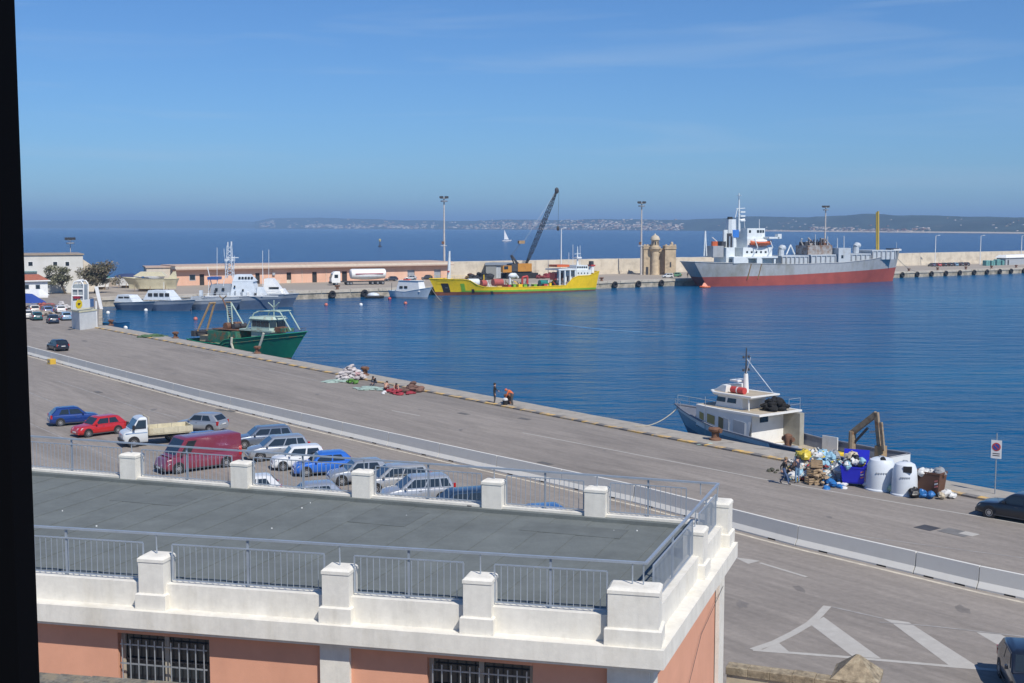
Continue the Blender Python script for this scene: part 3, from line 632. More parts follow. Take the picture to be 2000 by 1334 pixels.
def paint(c, metal=0.0):
    k = tuple(round(x, 3) for x in c) + (metal,)
    if k not in paints: paints[k] = mat('car_paint_%d' % len(paints), c, rough=0.30, metal=metal, var=0.04, scale=2, coat=0.8)
    return paints[k]
M_plate = mat('number_plate', (0.7, 0.7, 0.68), var=0)
M_hl = mat('headlamp_glass', (0.6, 0.62, 0.64), rough=0.1, var=0, coat=1)
M_tl = mat('tail_lamp_red', (0.45, 0.015, 0.012), rough=0.2, var=0, coat=1)
M_rim = mat('wheel_rim', (0.5, 0.5, 0.5), rough=0.35, metal=0.7, var=0.1)
M_bump = mat('grey_plastic', (0.06, 0.06, 0.065), rough=0.6, var=0.1)
WH = {}
def wheel(par, x, y, r, w=.19):
    if r not in WH:
        t = MB(); n = 18
        t.loft([[(rr * math.cos(2 * math.pi * j / n), yy, r + rr * math.sin(2 * math.pi * j / n)) for j in range(n)] for rr, yy in ((r * .7, -w / 2), (r * .93, -w / 2), (r, -w / 2 + .03), (r, w / 2 - .03), (r * .93, w / 2), (r * .7, w / 2))])
        k = MB()
        for s in (-1, 1):
            k.loft([[(rr * math.cos(2 * math.pi * j / 14), s * yy, r + rr * math.sin(2 * math.pi * j / 14)) for j in range(14)] for rr, yy in ((r * .66, w / 2 - .02), (r * .64, w / 2 + .006), (r * .5, w / 2 - .004), (r * .15, w / 2 + .008))])
        WH[r] = (t.mesh('tyre', M_black, 50), k.mesh('rim', M_rim, 40))
    o = share('wheel', WH[r][0], par, (x, y, 0)); share('rim', WH[r][1], o, (0, 0, 0)); return o
def car(kind, col, loc, rz, label, group=None, metal=0.0, trim=True, dark_bumper=False, name='parked_car', cat='car', simple=False, scale=1.0):
    k = KINDS[kind]; L, W, H = k['L'] * scale, k['W'] * scale, k['H'] * scale; hw = W / 2; belt, hood = k['belt'] * scale, k['hood'] * scale; r = k['r']
    t = thing(name, label, cat, (loc[0], loc[1], loc[2] if len(loc) > 2 else 0), rz, group); X = lambda f: L / 2 - f * L
    pm = paint(col, metal)
    # lower body: stations from nose to tail (fraction, half width, bottom, top)
    cw, tl = k['cowl'], k['tail']
    st = [(0.0, .78, .34, .52), (.012, .86, .26, .62), (.04, .93, .22, hood - .13), (.10, .97, .20, hood - .06), (cw - .04, .99, .19, hood), (cw + .03, 1.0, .19, belt), (.5, 1.0, .19, belt + .01), (.80, 1.0, .19, belt + .02), (.93, .98, .20, belt + .02), (.975, .94, .24, belt - .01), (.995, .88, .30, belt - .12), (1.0, .82, .36, .58)]
    if kind == 'van': st = [(a, b, c, d if a < .1 else d) for a, b, c, d in st]
    if kind == 'sedan': st[7] = (.80, 1.0, .19, belt + .03); st[8] = (.93, .97, .2, belt)
    g = MB(); rings = []
    for f, wf, zb, zt in st:
        h = hw * wf; half = [(h * .86, zb), (h * .985, zb + .10), (h, zb + .24 if zt - zb > .4 else (zb + zt) / 2), (h * .985, zt - .12), (h * .93, zt - .03), (h * .80, zt), (h * .4, zt + .018)]
        rings.append([(X(f), y, z) for y, z in half] + [(X(f), -y, z) for y, z in reversed(half)])
    g.loft(rings); body = g.obj('body', pm, t, smooth=42)
    # cabin: belt outline to roof outline
    rf, rr = k['rf'], k['rr']; b0 = [X(cw), X(tl)]; wb, wr = hw * .965, hw * (.80 if kind != 'van' else .93)
    rH = H - .05
    oc = lambda xa, xb, h, z, c: [(xa - c, h, z), (xa, h - c, z), (xa, -h + c, z), (xa - c, -h, z), (xb + c, -h, z), (xb, -h + c, z), (xb, h - c, z), (xb + c, h, z)]
    cab = MB().loft([oc(b0[0], b0[1], wb, belt - .02, .06), oc(X(rf) + .02, X(rr) - .02, wr + .02, rH - .035, .06), oc(X(rf) - .06, X(rr) + .05, wr - .05, rH + .015, .08), oc(X(rf) - .25, X(rr) + .2, wr - .2, H, .1)])
    cab.obj('cabin', pm, t, smooth=30)
    zt = rH - .035; zb = belt - .02
    fr = [(b0[0], -wb + .06, zb), (b0[0], wb - .06, zb), (X(rf) + .02, wr - .04, zt), (X(rf) + .02, -wr + .04, zt)]
    bk = [(b0[1], wb - .06, zb), (b0[1], -wb + .06, zb), (X(rr) - .02, -wr + .04, zt), (X(rr) - .02, wr - .04, zt)]
    on_face(MB(), fr, .04, .96, .08, .95).obj('windscreen', M_glass, t)
    if kind != 'van': on_face(MB(), bk, .07, .93, .18, .90).obj('rear_window', M_glass, t)
    for s in (1, -1):
        q = [(b0[0] - .06, s * wb, zb), (b0[1] + .06, s * wb, zb), (X(rr) + .04, s * (wr + .02), zt), (X(rf) - .04, s * (wr + .02), zt)]
        if s > 0: q = [q[1], q[0], q[3], q[2]]
        for (u0, u1) in k['panes']:
            a, b = (u0, u1) if s < 0 else (1 - u1, 1 - u0)
            first = (u0 < .1)
            on_face(MB(), q, a + (.03 if (first and s < 0) else 0), b - (.03 if (first and s > 0) else 0), .13, .90).obj('side_window', M_glass, t)
    wx = (X(.185), X(.80)) if kind != 'van' else (X(.17), X(.78))
    for xx in wx:
        for s in (1, -1):
            MB().tube((xx, s * (hw - .25), r + .03), (xx, s * (hw + .004), r + .03), r + .065, n=18).obj('wheel_arch', M_black, t)
            wheel(t, xx, s * (hw - .09), r)
    for s in (1, -1):
        MB().hexa([(X(.006), s * hw * .40, .58), (X(.045), s * hw * .935, .60), (X(.075), s * hw * .965, .70), (X(.03), s * hw * .45, .69), (X(.006) + .02, s * hw * .40, .58), (X(.045) + .03, s * (hw * .935 + .02), .60), (X(.075) + .03, s * (hw * .965 + .022), .74), (X(.03) + .03, s * hw * .45, .71)]).obj('headlight', M_hl, t)
        zl = .62 if kind != 'van' else .75
        MB().box(X(.992), X(.955), s * hw * .88 - .07, s * hw * .88 + .085, zl, belt + (.02 if kind in ('hatch', 'wagon', 'sedan') else .22)).obj('tail_light', M_tl, t)
        MB().cbox(X(cw + .075) - .08, X(cw + .075) + .05, s * (hw + .02) - (0.0 if s > 0 else .12), s * (hw + .02) + (.12 if s > 0 else 0), belt + .02, belt + .16, .03).obj('wing_mirror', pm if kind != 'van' else M_bump, t)
        if not simple: MB().box(X(.52), X(.48), s * (hw * .985) - .012, s * (hw * .985) + .02, belt - .16, belt - .13).obj('door_handle', M_bump, t)
        MB().box(X(.74), X(.24), s * hw - .012, s * hw + .006, .21, .27).obj('sill', M_bump, t)
    MB().cbox(X(.03), X(-.008), -hw * .80, hw * .80, .25, .47, .04).obj('front_bumper', M_bump if dark_bumper else pm, t)
    MB().cbox(X(1.008), X(.97), -hw * .82, hw * .82, .30, .52, .04).obj('rear_bumper', M_bump if dark_bumper else pm, t)
    MB().box(X(-.0085) - .01, X(-.0085) + .012, -.26, .26, .36, .46).obj('number_plate', M_plate, t)
    MB().box(X(1.0085) - .012, X(1.0085) + .01, -.26, .26, .62, .72).obj('number_plate', M_plate, t)
    return t
def wheels_at(kind, rear, front, scale=1.0):   # near-side wheel contact points (rear, front) in the photograph -> place and heading
    a, b = G(*rear).xy, G(*front).xy; d = (b - a).normalized(); m = (a + b) / 2; k = KINDS[kind]
    n = Vector((-d.y, d.x)); n = n if n.y > 0 else -n                # away from the camera
    c = m + n * (k['W'] * scale / 2 - .09) + d * (0.0075 * k['L'])
    return (c.x, c.y, 0), math.atan2(d.y, d.x)
CP_ = 'cars parked in the car park'
def pcar(kind, col, rear, front, label, **kw):
    l, a = wheels_at(kind, rear, front, kw.get('scale', 1.0)); return car(kind, col, l, a, label, kw.pop('group', CP_), **kw)
SIL = (0.42, 0.44, 0.46)
pcar('hatch', (0.012, 0.045, 0.21), (113, 833), (181, 828), 'dark blue hatchback, farthest left in the car park', metal=.25)
pcar('hatch', (0.46, 0.018, 0.018), (238, 846), (167, 855), 'bright red hatchback nose to tail with the dark blue one')
pcar('hatch', SIL, (419, 846), (352, 842), 'silver hatchback parked behind the white flatbed truck', metal=.5)
pcar('wagon', (0.20, 0.23, 0.28), (562, 871), (470, 877), 'grey estate car with shiny roof, farthest row behind the burgundy van', metal=.5)
pcar('mpv', SIL, (592, 896), (503, 902), 'silver people carrier with dark side windows beside the burgundy van', metal=.5)
pcar('small', (0.74, 0.75, 0.75), (626, 915), (547, 920), 'boxy small white hatchback between silver and bright blue cars')
pcar('hatch', (0.03, 0.16, 0.62), (683, 926), (590, 932), 'bright blue compact car behind the roof railing', metal=.2)
pcar('hatch', SIL, (752, 943), (661, 949), 'silver hatchback parked next to the bright blue car', metal=.5)
pcar('mpv', (0.47, 0.47, 0.46), (820, 960), (735, 966), 'pale silver car half hidden behind a balustrade pier', metal=.4)
pcar('mpv', (0.50, 0.51, 0.52), (874, 983), (770, 990), 'large silver people carrier right behind the roof railing', metal=.5)
pcar('wagon', (0.03, 0.06, 0.11), (950, 1008), (850, 1016), 'dark blue estate car, rightmost large car behind the roof railing', metal=.4)
pcar('hatch', (0.70, 0.71, 0.72), (530, 978), (444, 984), 'white hatchback with only its roof showing over the parapet')
pcar('hatch', (0.42, 0.45, 0.50), (657, 993), (560, 1000), 'silver blue hatchback with roof just above the parapet line', metal=.5)
pcar('hatch', (0.05, 0.16, 0.40), (1100, 1043), (1010, 1050), 'blue car almost wholly hidden below the far parapet', metal=.3)
pcar('hatch', (0.02, 0.07, 0.26), (430, 884), (348, 890), 'blue car hidden between flatbed truck and burgundy van', metal=.2)
car('hatch', (0.012, 0.014, 0.022), (*G(113, 684).xy,), math.atan2(-QU.y, -QU.x) + .06, 'black hatchback driving away along the quay road', None, name='driving_car')
pcar('sedan', (0.010, 0.013, 0.020), (2042, 1030), (1931, 1011), 'black saloon car on the quay, cut by right edge', group='cars on the quay road', scale=1.06)
p = G(2012, 1348); car('hatch', (0.010, 0.013, 0.022), (p.x, p.y, 0), R(258), 'dark blue car in the lower right corner by the chevrons', 'cars on the quay road')
# cluster of cars beyond the fuel kiosk
fc = 'cars parked beyond the fuel kiosk'
for kd, c, px, py, a, lb in (('hatch', (0.015, 0.03, 0.06), 103, 631, 118, 'dark navy hatchback seen from behind left of the fuel kiosk'), ('hatch', (0.02, 0.09, 0.10), 71, 625, 120, 'dark teal car by the blue and white tarpaulin'),
                             ('small', (0.6, 0.58, 0.55), 54, 622, 120, 'pale car at the left edge near the tarpaulin'), ('hatch', (0.20, 0.32, 0.45), 128, 625, 118, 'light blue car tucked against the fuel kiosk'),
                             ('mpv', (0.55, 0.5, 0.45), 66, 612, 120, 'beige car in the second row by the tarpaulin'), ('hatch', (0.10, 0.16, 0.32), 92, 613, 120, 'mid blue car in the second row left of kiosk'),
                             ('wagon', (0.6, 0.6, 0.6), 117, 611, 118, 'white car in the second row behind the light blue car')):
    q = G(px, py); car(kd, c, (q.x, q.y, 0), R(a), lb, fc, simple=True)
# burgundy van
l, a = wheels_at('van', (455, 911), (344, 926)); car('van', (0.20, 0.030, 0.055), l, a, 'burgundy high roofed panel van in the car park', None, name='panel_van', cat='van', dark_bumper=True)
# white flatbed truck: cab from van-like panels, timber-sided bed
a, b = G(352, 866).xy, G(259, 874).xy; d = (b - a).normalized(); nn = Vector((-d.y, d.x)); nn = nn if nn.y > 0 else -nn; m = (a + b) / 2 + nn * .86
ft = thing('flatbed_truck', 'white flatbed truck with wooden drop sides in the car park', 'truck', (m.x, m.y, 0), math.atan2(d.y, d.x))
tw = paint((0.66, 0.69, 0.70)); hw = .92
g = MB(); rings = []
for x, wf, zb, zt in ((2.35, .84, .45, .92), (2.30, .92, .36, 1.02), (2.15, .97, .32, 1.12), (1.75, 1, .32, 1.22), (1.35, 1, .32, 1.28), (.62, 1, .32, 1.28)):
    h = hw * wf; half = [(h * .9, zb), (h, zb + .15), (h, zt - .15), (h * .96, zt - .03), (h * .8, zt)]
    rings.append([(x, y, z) for y, z in half] + [(x, -y, z) for y, z in reversed(half)])
g.loft(rings).obj('cab_body', tw, ft, smooth=40)
rg = lambda xa, xb, h, z: [(xa, h, z), (xa, -h, z), (xb, -h, z), (xb, h, z)]
MB().loft([rg(1.80, .62, .90, 1.24), rg(1.28, .64, .80, 2.02), rg(1.12, .70, .72, 2.12), rg(1.0, .8, .6, 2.15)]).obj('cab_roof', tw, ft)
on_face(MB(), [(1.80, -.90, 1.24), (1.80, .90, 1.24), (1.28, .80, 2.02), (1.28, -.80, 2.02)], .05, .95, .1, .92).obj('windscreen', M_glass, ft)
for s in (1, -1):
    q = [(1.80, s * .90, 1.24), (.62, s * .90, 1.24), (.64, s * .80, 2.02), (1.28, s * .80, 2.02)]
    if s > 0: q = [q[1], q[0], q[3], q[2]]
    on_face(MB(), q, (.12 if s < 0 else .10), (.90 if s < 0 else .88), .10, .90).obj('side_window', M_glass, ft)
    MB().box(.66, 2.2, s * hw - .012, s * hw + .006, 1.0, 1.05).obj('side_stripe', mat('blue_stripe', (0.10, 0.22, 0.42), var=0), ft)
    MB().box(2.25, 2.36, s * .66 - .14, s * .66 + .14, .66, .84).obj('headlight', M_hl, ft)
    MB().box(1.55, 1.72, s * 1.04 - .09, s * 1.04 + .09, 1.3, 1.62).obj('wing_mirror', M_black, ft)
    for x in (1.62, -1.35): MB().tube((x, s * .6, .40), (x, s * (hw + .004), .40), .42, n=18).obj('wheel_arch', M_black, ft) if x > 0 else None; wheel(ft, x, s * .84, .34)
MB().box(2.3, 2.42, -.88, .88, .34, .58).obj('front_bumper', M_bump, ft)
MB().box(-2.55, .6, -.32, .32, .50, .72).obj('chassis', M_dark, ft)
M_bed = mat('cream_timber_sides', (0.55, 0.50, 0.36), rough=0.8, var=0.15, scale=2, dirt=(0.36, 0.29, 0.18), damt=0.42)
MB().box(-2.6, .52, -.96, .96, .80, .88).obj('bed_floor', M_bed, ft)
for s in (1, -1):
    for i in range(3): MB().box(-2.6 + 1.04 * i + .01, -2.6 + 1.04 * (i + 1) - .01, s * .96 - .03, s * .96 + .03, .885, 1.30).obj('drop_side', M_bed, ft)
MB().box(-2.66, -2.6, -.96, .96, .82, 1.30).obj('tailgate', M_bed, ft); MB().box(.53, .58, -.96, .96, .82, 1.36).obj('headboard', M_bed, ft)
for s in (1, -1): MB().tube((.50, s * .8, 1.3), (.50, s * .8, 2.15), .03).obj('ladder_post', M_bed, ft)
MB().tube((.50, -.8, 2.1), (.50, .8, 2.1), .03).obj('ladder_bar', M_bed, ft)
# ================================================================== VESSELS
def interp(pts, x):
    if x <= pts[0][0]: return pts[0][1]
    for (a, za), (b, zb) in zip(pts, pts[1:]):
        if x <= b: return za + (zb - za) * (x - a) / max(b - a, 1e-6)
    return pts[-1][1]
class PC:                                   # lengths read on the centre line plane, heights on the near side plane
    def __init__(s, near, mid): s.near, s.mid, s.len, s.rz, s.u = near, mid, near.len, near.rz, near.u
    def __call__(s, px, py): return (s.mid(px, py)[0], s.near(px, py)[1])
    def x(s, px, py=550): return s.mid(px, py)[0]
    def z(s, px, py): return s.near(px, py)[1]
class Ship:
    def __init__(s, name, label, cat, stern, bow, B, group=None, z=WATER, near=None):
        a, b = (G(*stern, z).xy, G(*bow, z).xy) if near is None else near
        s.P = PL(a, b, z); u = s.P.u; n = Vector((-u.y, u.x)); s.ns = -1 if n.y > 0 else 1     # ns: side (sign of local y) turned to the camera
        c = a - n * s.ns * B / 2; s.B = B
        s.t = thing(name, label, cat, (c.x, c.y, z), s.P.rz, group)
        if near is None: s.P = PC(s.P, PL(c, c + u, z))
    def pts(s, L): return sorted([s.P(*p) for p in L])
    def bx(s, name, m, px0, py0, px1, py1, y0=-.4, y1=.4, par=None, smooth=False):   # block between two photo corners; y in half beams, near side positive
        (a, za), (b, zb) = s.P(px0, py0), s.P(px1, py1); h = s.B / 2 * s.ns
        return MB().box(min(a, b), max(a, b), min(y0 * h, y1 * h), max(y0 * h, y1 * h), min(za, zb), max(za, zb)).obj(name, m, par or s.t)
    def pt(s, px, py, y=0.0): a, z = s.P(px, py); return (a, y * s.B / 2 * s.ns, z)
    def tb(s, name, m, L, r, y=0.0, r2=None, par=None, n=6):
        g = MB(); q = [s.pt(p[0], p[1], p[2] if len(p) > 2 else y) for p in L]
        for i, (a, b) in enumerate(zip(q, q[1:])): g.tube(a, b, r, r2 if (r2 and len(q) == 2) else None, n=n)
        return g.obj(name, m, par or s.t)
    def hull(s, deck, xw0, xw1, bands, flare=.78, sternw=.8, bowp=2.2, bul=0.9, deckm=None, n=26, x0=None, x1=None, bowfull=.58, rake=1.4, wp=1.6):
        x0 = deck[0][0] if x0 is None else x0; x1 = deck[-1][0] if x1 is None else x1; hb = s.B / 2
        def sh(f, p, full, sw):
            if f < .22: return sw + (1 - sw) * math.sin(f / .22 * math.pi / 2)
            if f > full: return max(0.0, 1 - ((f - full) / (1 - full)) ** p)
            return 1.0
        def pt(f, z, sd):
            xd = x0 + (x1 - x0) * f; zd = interp(deck, xd); xw = xw0 + (xw1 - xw0) * f
            k = max(0, min(1, (z + .3) / (zd + .3)))
            bd = hb * sh(f, bowp, bowfull, sternw); bw = hb * flare * sh(f, wp, bowfull - .14, sternw * .72) + hb * (1 - flare) * .55 * (sh(f, bowp, bowfull, sternw) if .2 < f < .8 else 0)
            bw = min(bw, bd); return (xw + (xd - xw) * k ** rake, sd * (bw + (bd - bw) * k ** .8), z)
        fs_ = [i / n for i in range(n + 1)]; zlo = [-.8] * (n + 1); out = []
        for bi, (top, m, nm) in enumerate(bands):
            zhi = [interp(deck, x0 + (x1 - x0) * f) if top is None else min(interp(top, x0 + (x1 - x0) * f), interp(deck, x0 + (x1 - x0) * f) - .02) for f in fs_]
            g = MB(); R_ = 4
            for sd in (1, -1):
                vs = [pt(f, zlo[i] + (zhi[i] - zlo[i]) * r / R_, sd) for i, f in enumerate(fs_) for r in range(R_ + 1)]
                g.add(vs, [(i * (R_ + 1) + r, (i + 1) * (R_ + 1) + r, (i + 1) * (R_ + 1) + r + 1, i * (R_ + 1) + r + 1) for i in range(n) for r in range(R_)])
            vs = [pt(0, zlo[0] + (zhi[0] - zlo[0]) * r / R_, sd) for r in range(R_ + 1) for sd in (1, -1)]
            g.add(vs, [(2 * r, 2 * r + 1, 2 * r + 3, 2 * r + 2) for r in range(R_)])
            out.append(g.obj(nm, m, s.t, smooth=45)); zlo = zhi
        g = MB(); vs = []
        for f in fs_:
            zd = interp(deck, x0 + (x1 - x0) * f); b_ = bul if not callable(bul) else bul(x0 + (x1 - x0) * f)
            vs += [pt(f, zd - b_, 1), pt(f, zd - b_, -1)]
        g.add(vs, [(2 * i, 2 * i + 1, 2 * i + 3, 2 * i + 2) for i in range(n)]).obj('deck', deckm or M_grey, s.t)
        g = MB()                                                    # gunwale cap
        for sd in (1, -1): g.path([Vector(pt(f, interp(deck, x0 + (x1 - x0) * f), sd)) for f in fs_], s.B * .010 + .03, n=5)
        g.obj('gunwale', bands[-1][1], s.t); s.pt3 = pt
        return out
def rails(s, par, pts, h=1.0, m=None, every=1.6):                     # pts local, a stanchioned rail
    g = MB(); pts = [Vector(p) for p in pts]; up = Vector((0, 0, h))
    for a, b in zip(pts, pts[1:]):
        g.tube(a + up, b + up, .025, n=4); g.tube(a + up * .5, b + up * .5, .018, n=4); k = max(1, int((b - a).length / every))
        for i in range(k + 1): q = a + (b - a) * i / k; g.tube(q, q + up, .022, n=4)
    return g.obj('guard_rail', m or M_white, par)

# ---------------------------------------------------------------- grey and red coaster
M_shipg = pmat('ship_grey', (0.37, 0.385, 0.40), dirt=(0.25, 0.245, 0.21), damt=0.43, dscale=0.10, dw=0.2, stretch=(1, 1, .6), rough=.55)
M_shipr = mat('antifouling_red', (0.36, 0.075, 0.055), rough=0.75, var=0.12, scale=.3, dirt=(0.26, 0.055, 0.045), damt=0.42, dscale=.2, dw=.3)
M_shipw = pmat('ship_white', (0.70, 0.74, 0.74), var=.08, dirt=(0.52, 0.52, 0.48), damt=.36, dscale=.5, rough=.5)
M_shipb = pmat('ship_light_grey', (0.50, 0.54, 0.57), var=.1, dirt=(0.36, 0.35, 0.32), damt=.40, dscale=.3, rough=.55)
S = Ship('cargo_ship', 'rusty grey and red coaster with white superstructure moored at the mole', 'ship', (1368, 561.5), (1743, 551), 11.5)
dk = S.pts([(1342, 512), (1372, 513.5), (1440, 515), (1515, 517), (1620, 513.5), (1680, 507), (1728, 497), (1758, 486.5)])
bt = S.pts([(1342, 543), (1368, 542), (1500, 538.5), (1617, 532), (1746, 524), (1760, 523)])
S.hull(dk, S.P.x(1372, 560), S.P.x(1743, 551), [(bt, M_shipr, 'lower_hull'), (None, M_shipg, 'upper_hull')], flare=.93, sternw=.62, bowp=2.6, bowfull=.68, deckm=M_shipb, bul=.9, rake=1.0)
S.bx('poop_bulwark', M_shipw, 1410, 503, 1437, 514.5, .90, 1.004); S.bx('side_bulwark', M_shipw, 1455, 503, 1464, 514.5, .90, 1.004)
S.bx('stern_house', M_shipw, 1406, 484, 1422, 514, -.5, .55); S.bx('main_deckhouse', M_shipw, 1437, 484, 1493, 516, -.8, .62)
S.bx('deck_overhang', M_shipw, 1411, 502, 1496, 504, -.92, .98)
for a, b in ((1437, 1440), (1464, 1467), (1490, 1493)): S.bx('deck_pillar', M_shipw, a, 504.2, b, 515, .84, .93)
t2 = S.bx('second_tier', M_shipw, 1448, 466, 1486, 483.9, -.62, .5)
br = S.bx('bridge', M_shipw, 1450, 446, 1484, 465.9, -.55, .42)
S.bx('bridge_wing', M_shipw, 1480, 463, 1500, 466.4, -.95, .95); S.bx('wing_dodger', M_shipw, 1497, 457, 1504, 466.2, .7, .95)
h = .424
for a, b in ((1468.5, 1473), (1474, 1478), (1479, 1482.5), (1453, 1457)): S.bx('bridge_window', M_glass, a, 449.5, b, 455, h - .03, h, par=br)
for k in range(5): S.bx('porthole', M_glass, 1443 + 9 * k, 491, 1446.5 + 9 * k, 495, .60, .627)
for k in range(4): S.bx('porthole', M_glass, 1452 + 8 * k, 483 - 8, 1455 + 8 * k, 483 - 4.5, .48, .508, par=t2)
a0 = S.P.x(1484.3, 450); 
for k in range(5): MB().box(a0 - .05, a0 + .02, (-.42 + .17 * k) * S.B / 2, (-.30 + .17 * k) * S.B / 2, S.P.z(1480, 455), S.P.z(1480, 449)).obj('bridge_window', M_glass, br)
def octo(s, name, m, px0, py0, px1, py1, yc, hy, top=1.0, par=None):
    (a, za), (b, zb) = s.P(px0, py0), s.P(px1, py1); c = (a + b) / 2; w = abs(b - a) / 2; hh = s.B / 2 * s.ns * yc; q = hy
    rg = lambda z, k: [(c + w * k * x, hh + q * k * y, z) for x, y in ((1, .5), (.5, 1), (-.5, 1), (-1, .5), (-1, -.5), (-.5, -1), (.5, -1), (1, -.5))]
    return MB().loft([rg(min(za, zb), 1), rg(max(za, zb), top)]).obj(name, m, par or s.t)
fu = octo(S, 'funnel', M_shipw, 1422, 428, 1438, 484, -.1, 1.4, .85); octo(S, 'funnel_top', M_black, 1424, 423, 1432, 428.6, -.1, .7, .9, fu)
S.bx('funnel_panel', pmat('funnel_blue', (0.05, 0.20, 0.60)), 1428, 449, 1439.5, 464, .12, .16, par=fu)
octo(S, 'exhaust_stack', M_shipw, 1410, 449, 1418, 486, .1, .6, .9); octo(S, 'exhaust_stack', M_dark, 1415, 456, 1423, 486, .25, .4, .9)
for a, b in ((1416, 1418), (1422, 1424)): S.bx('ladder_post', M_steel, a, 462, b, 486, .33, .36)
m_ = S.tb('mast', M_shipw, [(1443.5, 452), (1443.5, 376)], .42, r2=.14); S.tb('mast_yard', M_shipw, [(1438, 407), (1455, 406)], .12, par=m_); S.tb('mast_stay', M_shipw, [(1436, 425), (1440, 407)], .14, par=m_)
for y in (412, 420, 429): S.bx('radar_platform', M_shipw, 1444, y, 1453, y + 3, -.12, .12, par=m_)
S.tb('radar', M_white, [(1444, 430), (1454, 428)], .3, par=m_); S.tb('yard_arm', M_shipw, [(1443.5, 381, -.2), (1443.5, 381, .2)], .08, par=m_)
S.tb('antenna', M_white, [(1483, 446), (1483, 428)], .08); S.tb('antenna', M_white, [(1455, 446), (1453, 428)], .06)
p0, p1 = S.pt(1449, 475, .72), S.pt(1490, 474, .72); c = [(a + b) / 2 for a, b in zip(p0, p1)]; hl = abs(p1[0] - p0[0]) / 2
lb = MB(); prof = []
for i in range(11):
    f = -1 + i / 5; w = max(.05, (1 - abs(f) ** 2.4)); zz = .45 * abs(f) ** 2.5
    prof.append([(c[0] + f * hl, c[1] + 1.1 * w * math.cos(a_), c[2] + zz + (.95 if math.sin(a_) < 0 else .35) * math.sin(a_)) for a_ in [2 * math.pi * j / 10 for j in range(10)]])
lo = lb.loft(prof).obj('lifeboat', M_orange, S.t, smooth=40)
MB().ell((c[0], c[1], c[2] + .5), (hl * .7, .8, .65)).obj('lifeboat_cover', M_white, lo, smooth=True)
for px in (1455, 1484): S.tb('davit', M_shipw, [(px, 497, .75), (px + 4, 484, .9), (px, 466, .8)], .16)
for (x0, x1) in ((1375, 1380), (1536, 1552)):
    top = (x0 + x1) / 2; yb = 501 if x0 < 1400 else 498; yt = 451 if x0 < 1400 else 479
    S.tb('a_frame_mast', M_shipw, [(x0, yb), (top, yt), (x1, yb)], .22)
S.tb('derrick', M_shipw, [(1391, 464), (1400, 472)], .15); octo(S, 'winch_drum', M_orange, 1386, 472, 1396, 481, .2, .7)
S.bx('winch_base', M_shipg, 1384, 481, 1404, 503, -.3, .4); S.bx('winch', M_dark, 1403, 472, 1411, 483, -.2, .3)
for (x0, y0, x1, y1) in ((1508, 502, 1559, 518), (1565, 500, 1612, 516), (1643, 498, 1680, 512), (1684, 491, 1728, 507)):
    hc = S.bx('hatch_coaming', M_shipb, x0, y0, x1, y1, -.7, .78); n_ = int((x1 - x0) / 8)
    for k in range(n_ + 1): S.bx('coaming_stay', M_shipg, x0 + k * (x1 - x0) / n_ - .8, y0 + .5, x0 + k * (x1 - x0) / n_ + .8, y1 - 1, .78, .84, par=hc)
    S.bx('hatch_cover', M_shipb, x0 - 1, y0 - 1.8, x1 + 1, y0 - .05, -.74, .82, par=hc)
for (x, y) in ((1518, 500), (1664, 495)):                             # cowl ventilators
    v = S.tb('cowl_vent', M_shipb, [(x, y), (x, y - 12), (x + 4, y - 17)], 1.0, y=.3, n=10); q = S.pt(x + 3, y - 15, .3)
    MB().ell(q, (1.2, 1.2, 1.0)).obj('cowl', M_shipb, v, smooth=True)
M_srust = mat('rust_stained_steel', (0.32, 0.31, 0.30), rough=.8, var=.3, scale=1, dirt=(0.20, 0.11, 0.06), damt=.48, dscale=.8)
S.bx('pump_house', M_srust, 1566, 480, 1613, 501, -.5, .5); S.bx('control_cabin', M_shipb, 1617, 485, 1640, 513, .2, .86)
S.bx('cabin_window', M_glass, 1622, 499, 1626, 505, .86, .866); 
rs = random.Random(3)
for k in range(16):
    x = 1567 + k * 3.1; S.tb('vent_pipe', rs.choice([M_srust, M_dark, M_shipb]), [(x, 481, rs.uniform(-.4, .4)), (x + rs.uniform(-2, 2), rs.uniform(464, 474), rs.uniform(-.4, .4))], rs.uniform(.12, .3))
for k in range(5): S.bx('pump', rs.choice([M_srust, M_dark, M_rust]), 1568 + 9 * k, rs.uniform(472, 476), 1574 + 9 * k, 480.2, -.3, .2)
for x, yt in ((1609, 462), (1641, 461), (1628, 465), (1585, 458)): S.tb('post', M_shipb, [(x, 512 if x > 1600 else 482, .3), (x, yt, .3)], .16)
S.tb('cargo_mast', pmat('mast_yellow', (0.55, 0.38, 0.06)), [(1712.5, 495, .1), (1712.5, 412, .1)], .38); S.tb('mast_leg', MATS['mast_yellow'] , [(1715.5, 495, -.15), (1714.5, 414, -.1)], .22)
S.tb('jack_staff', M_shipb, [(1751, 488), (1751, 474)], .08); S.bx('windlass', M_dark, 1738, 486, 1748, 491, -.3, .3)
S.bx('forecastle_bulwark_patch', M_white, 1733, 487.5, 1748, 490, .30, .5)
for px, py in ((1440, 0), (1458, 0)):
    (a, z0), (b, z1) = S.P(px + 8, 512), S.P(px, 558)
    f = lambda x, z: None
q0 = S.pt(1747, 497, .5); q1 = S.t.matrix_basis.inverted() @ Vector((0, 0, 0))
def mooring(name, label, a, b, sag=.6, r=.05):
    a, b = Vector(a), Vector(b); P_ = [a.lerp(b, i / 8) - Vector((0, 0, sag * (1 - (2 * i / 8 - 1) ** 2))) for i in range(9)]
    tag(MB().path(P_, r).obj(name, M_rope), label, 'rope', 'mooring lines')
w = lambda sh, p: Matrix.Translation(sh.t.location) @ Matrix.Rotation(sh.P.rz, 4, 'Z') @ Vector(p)
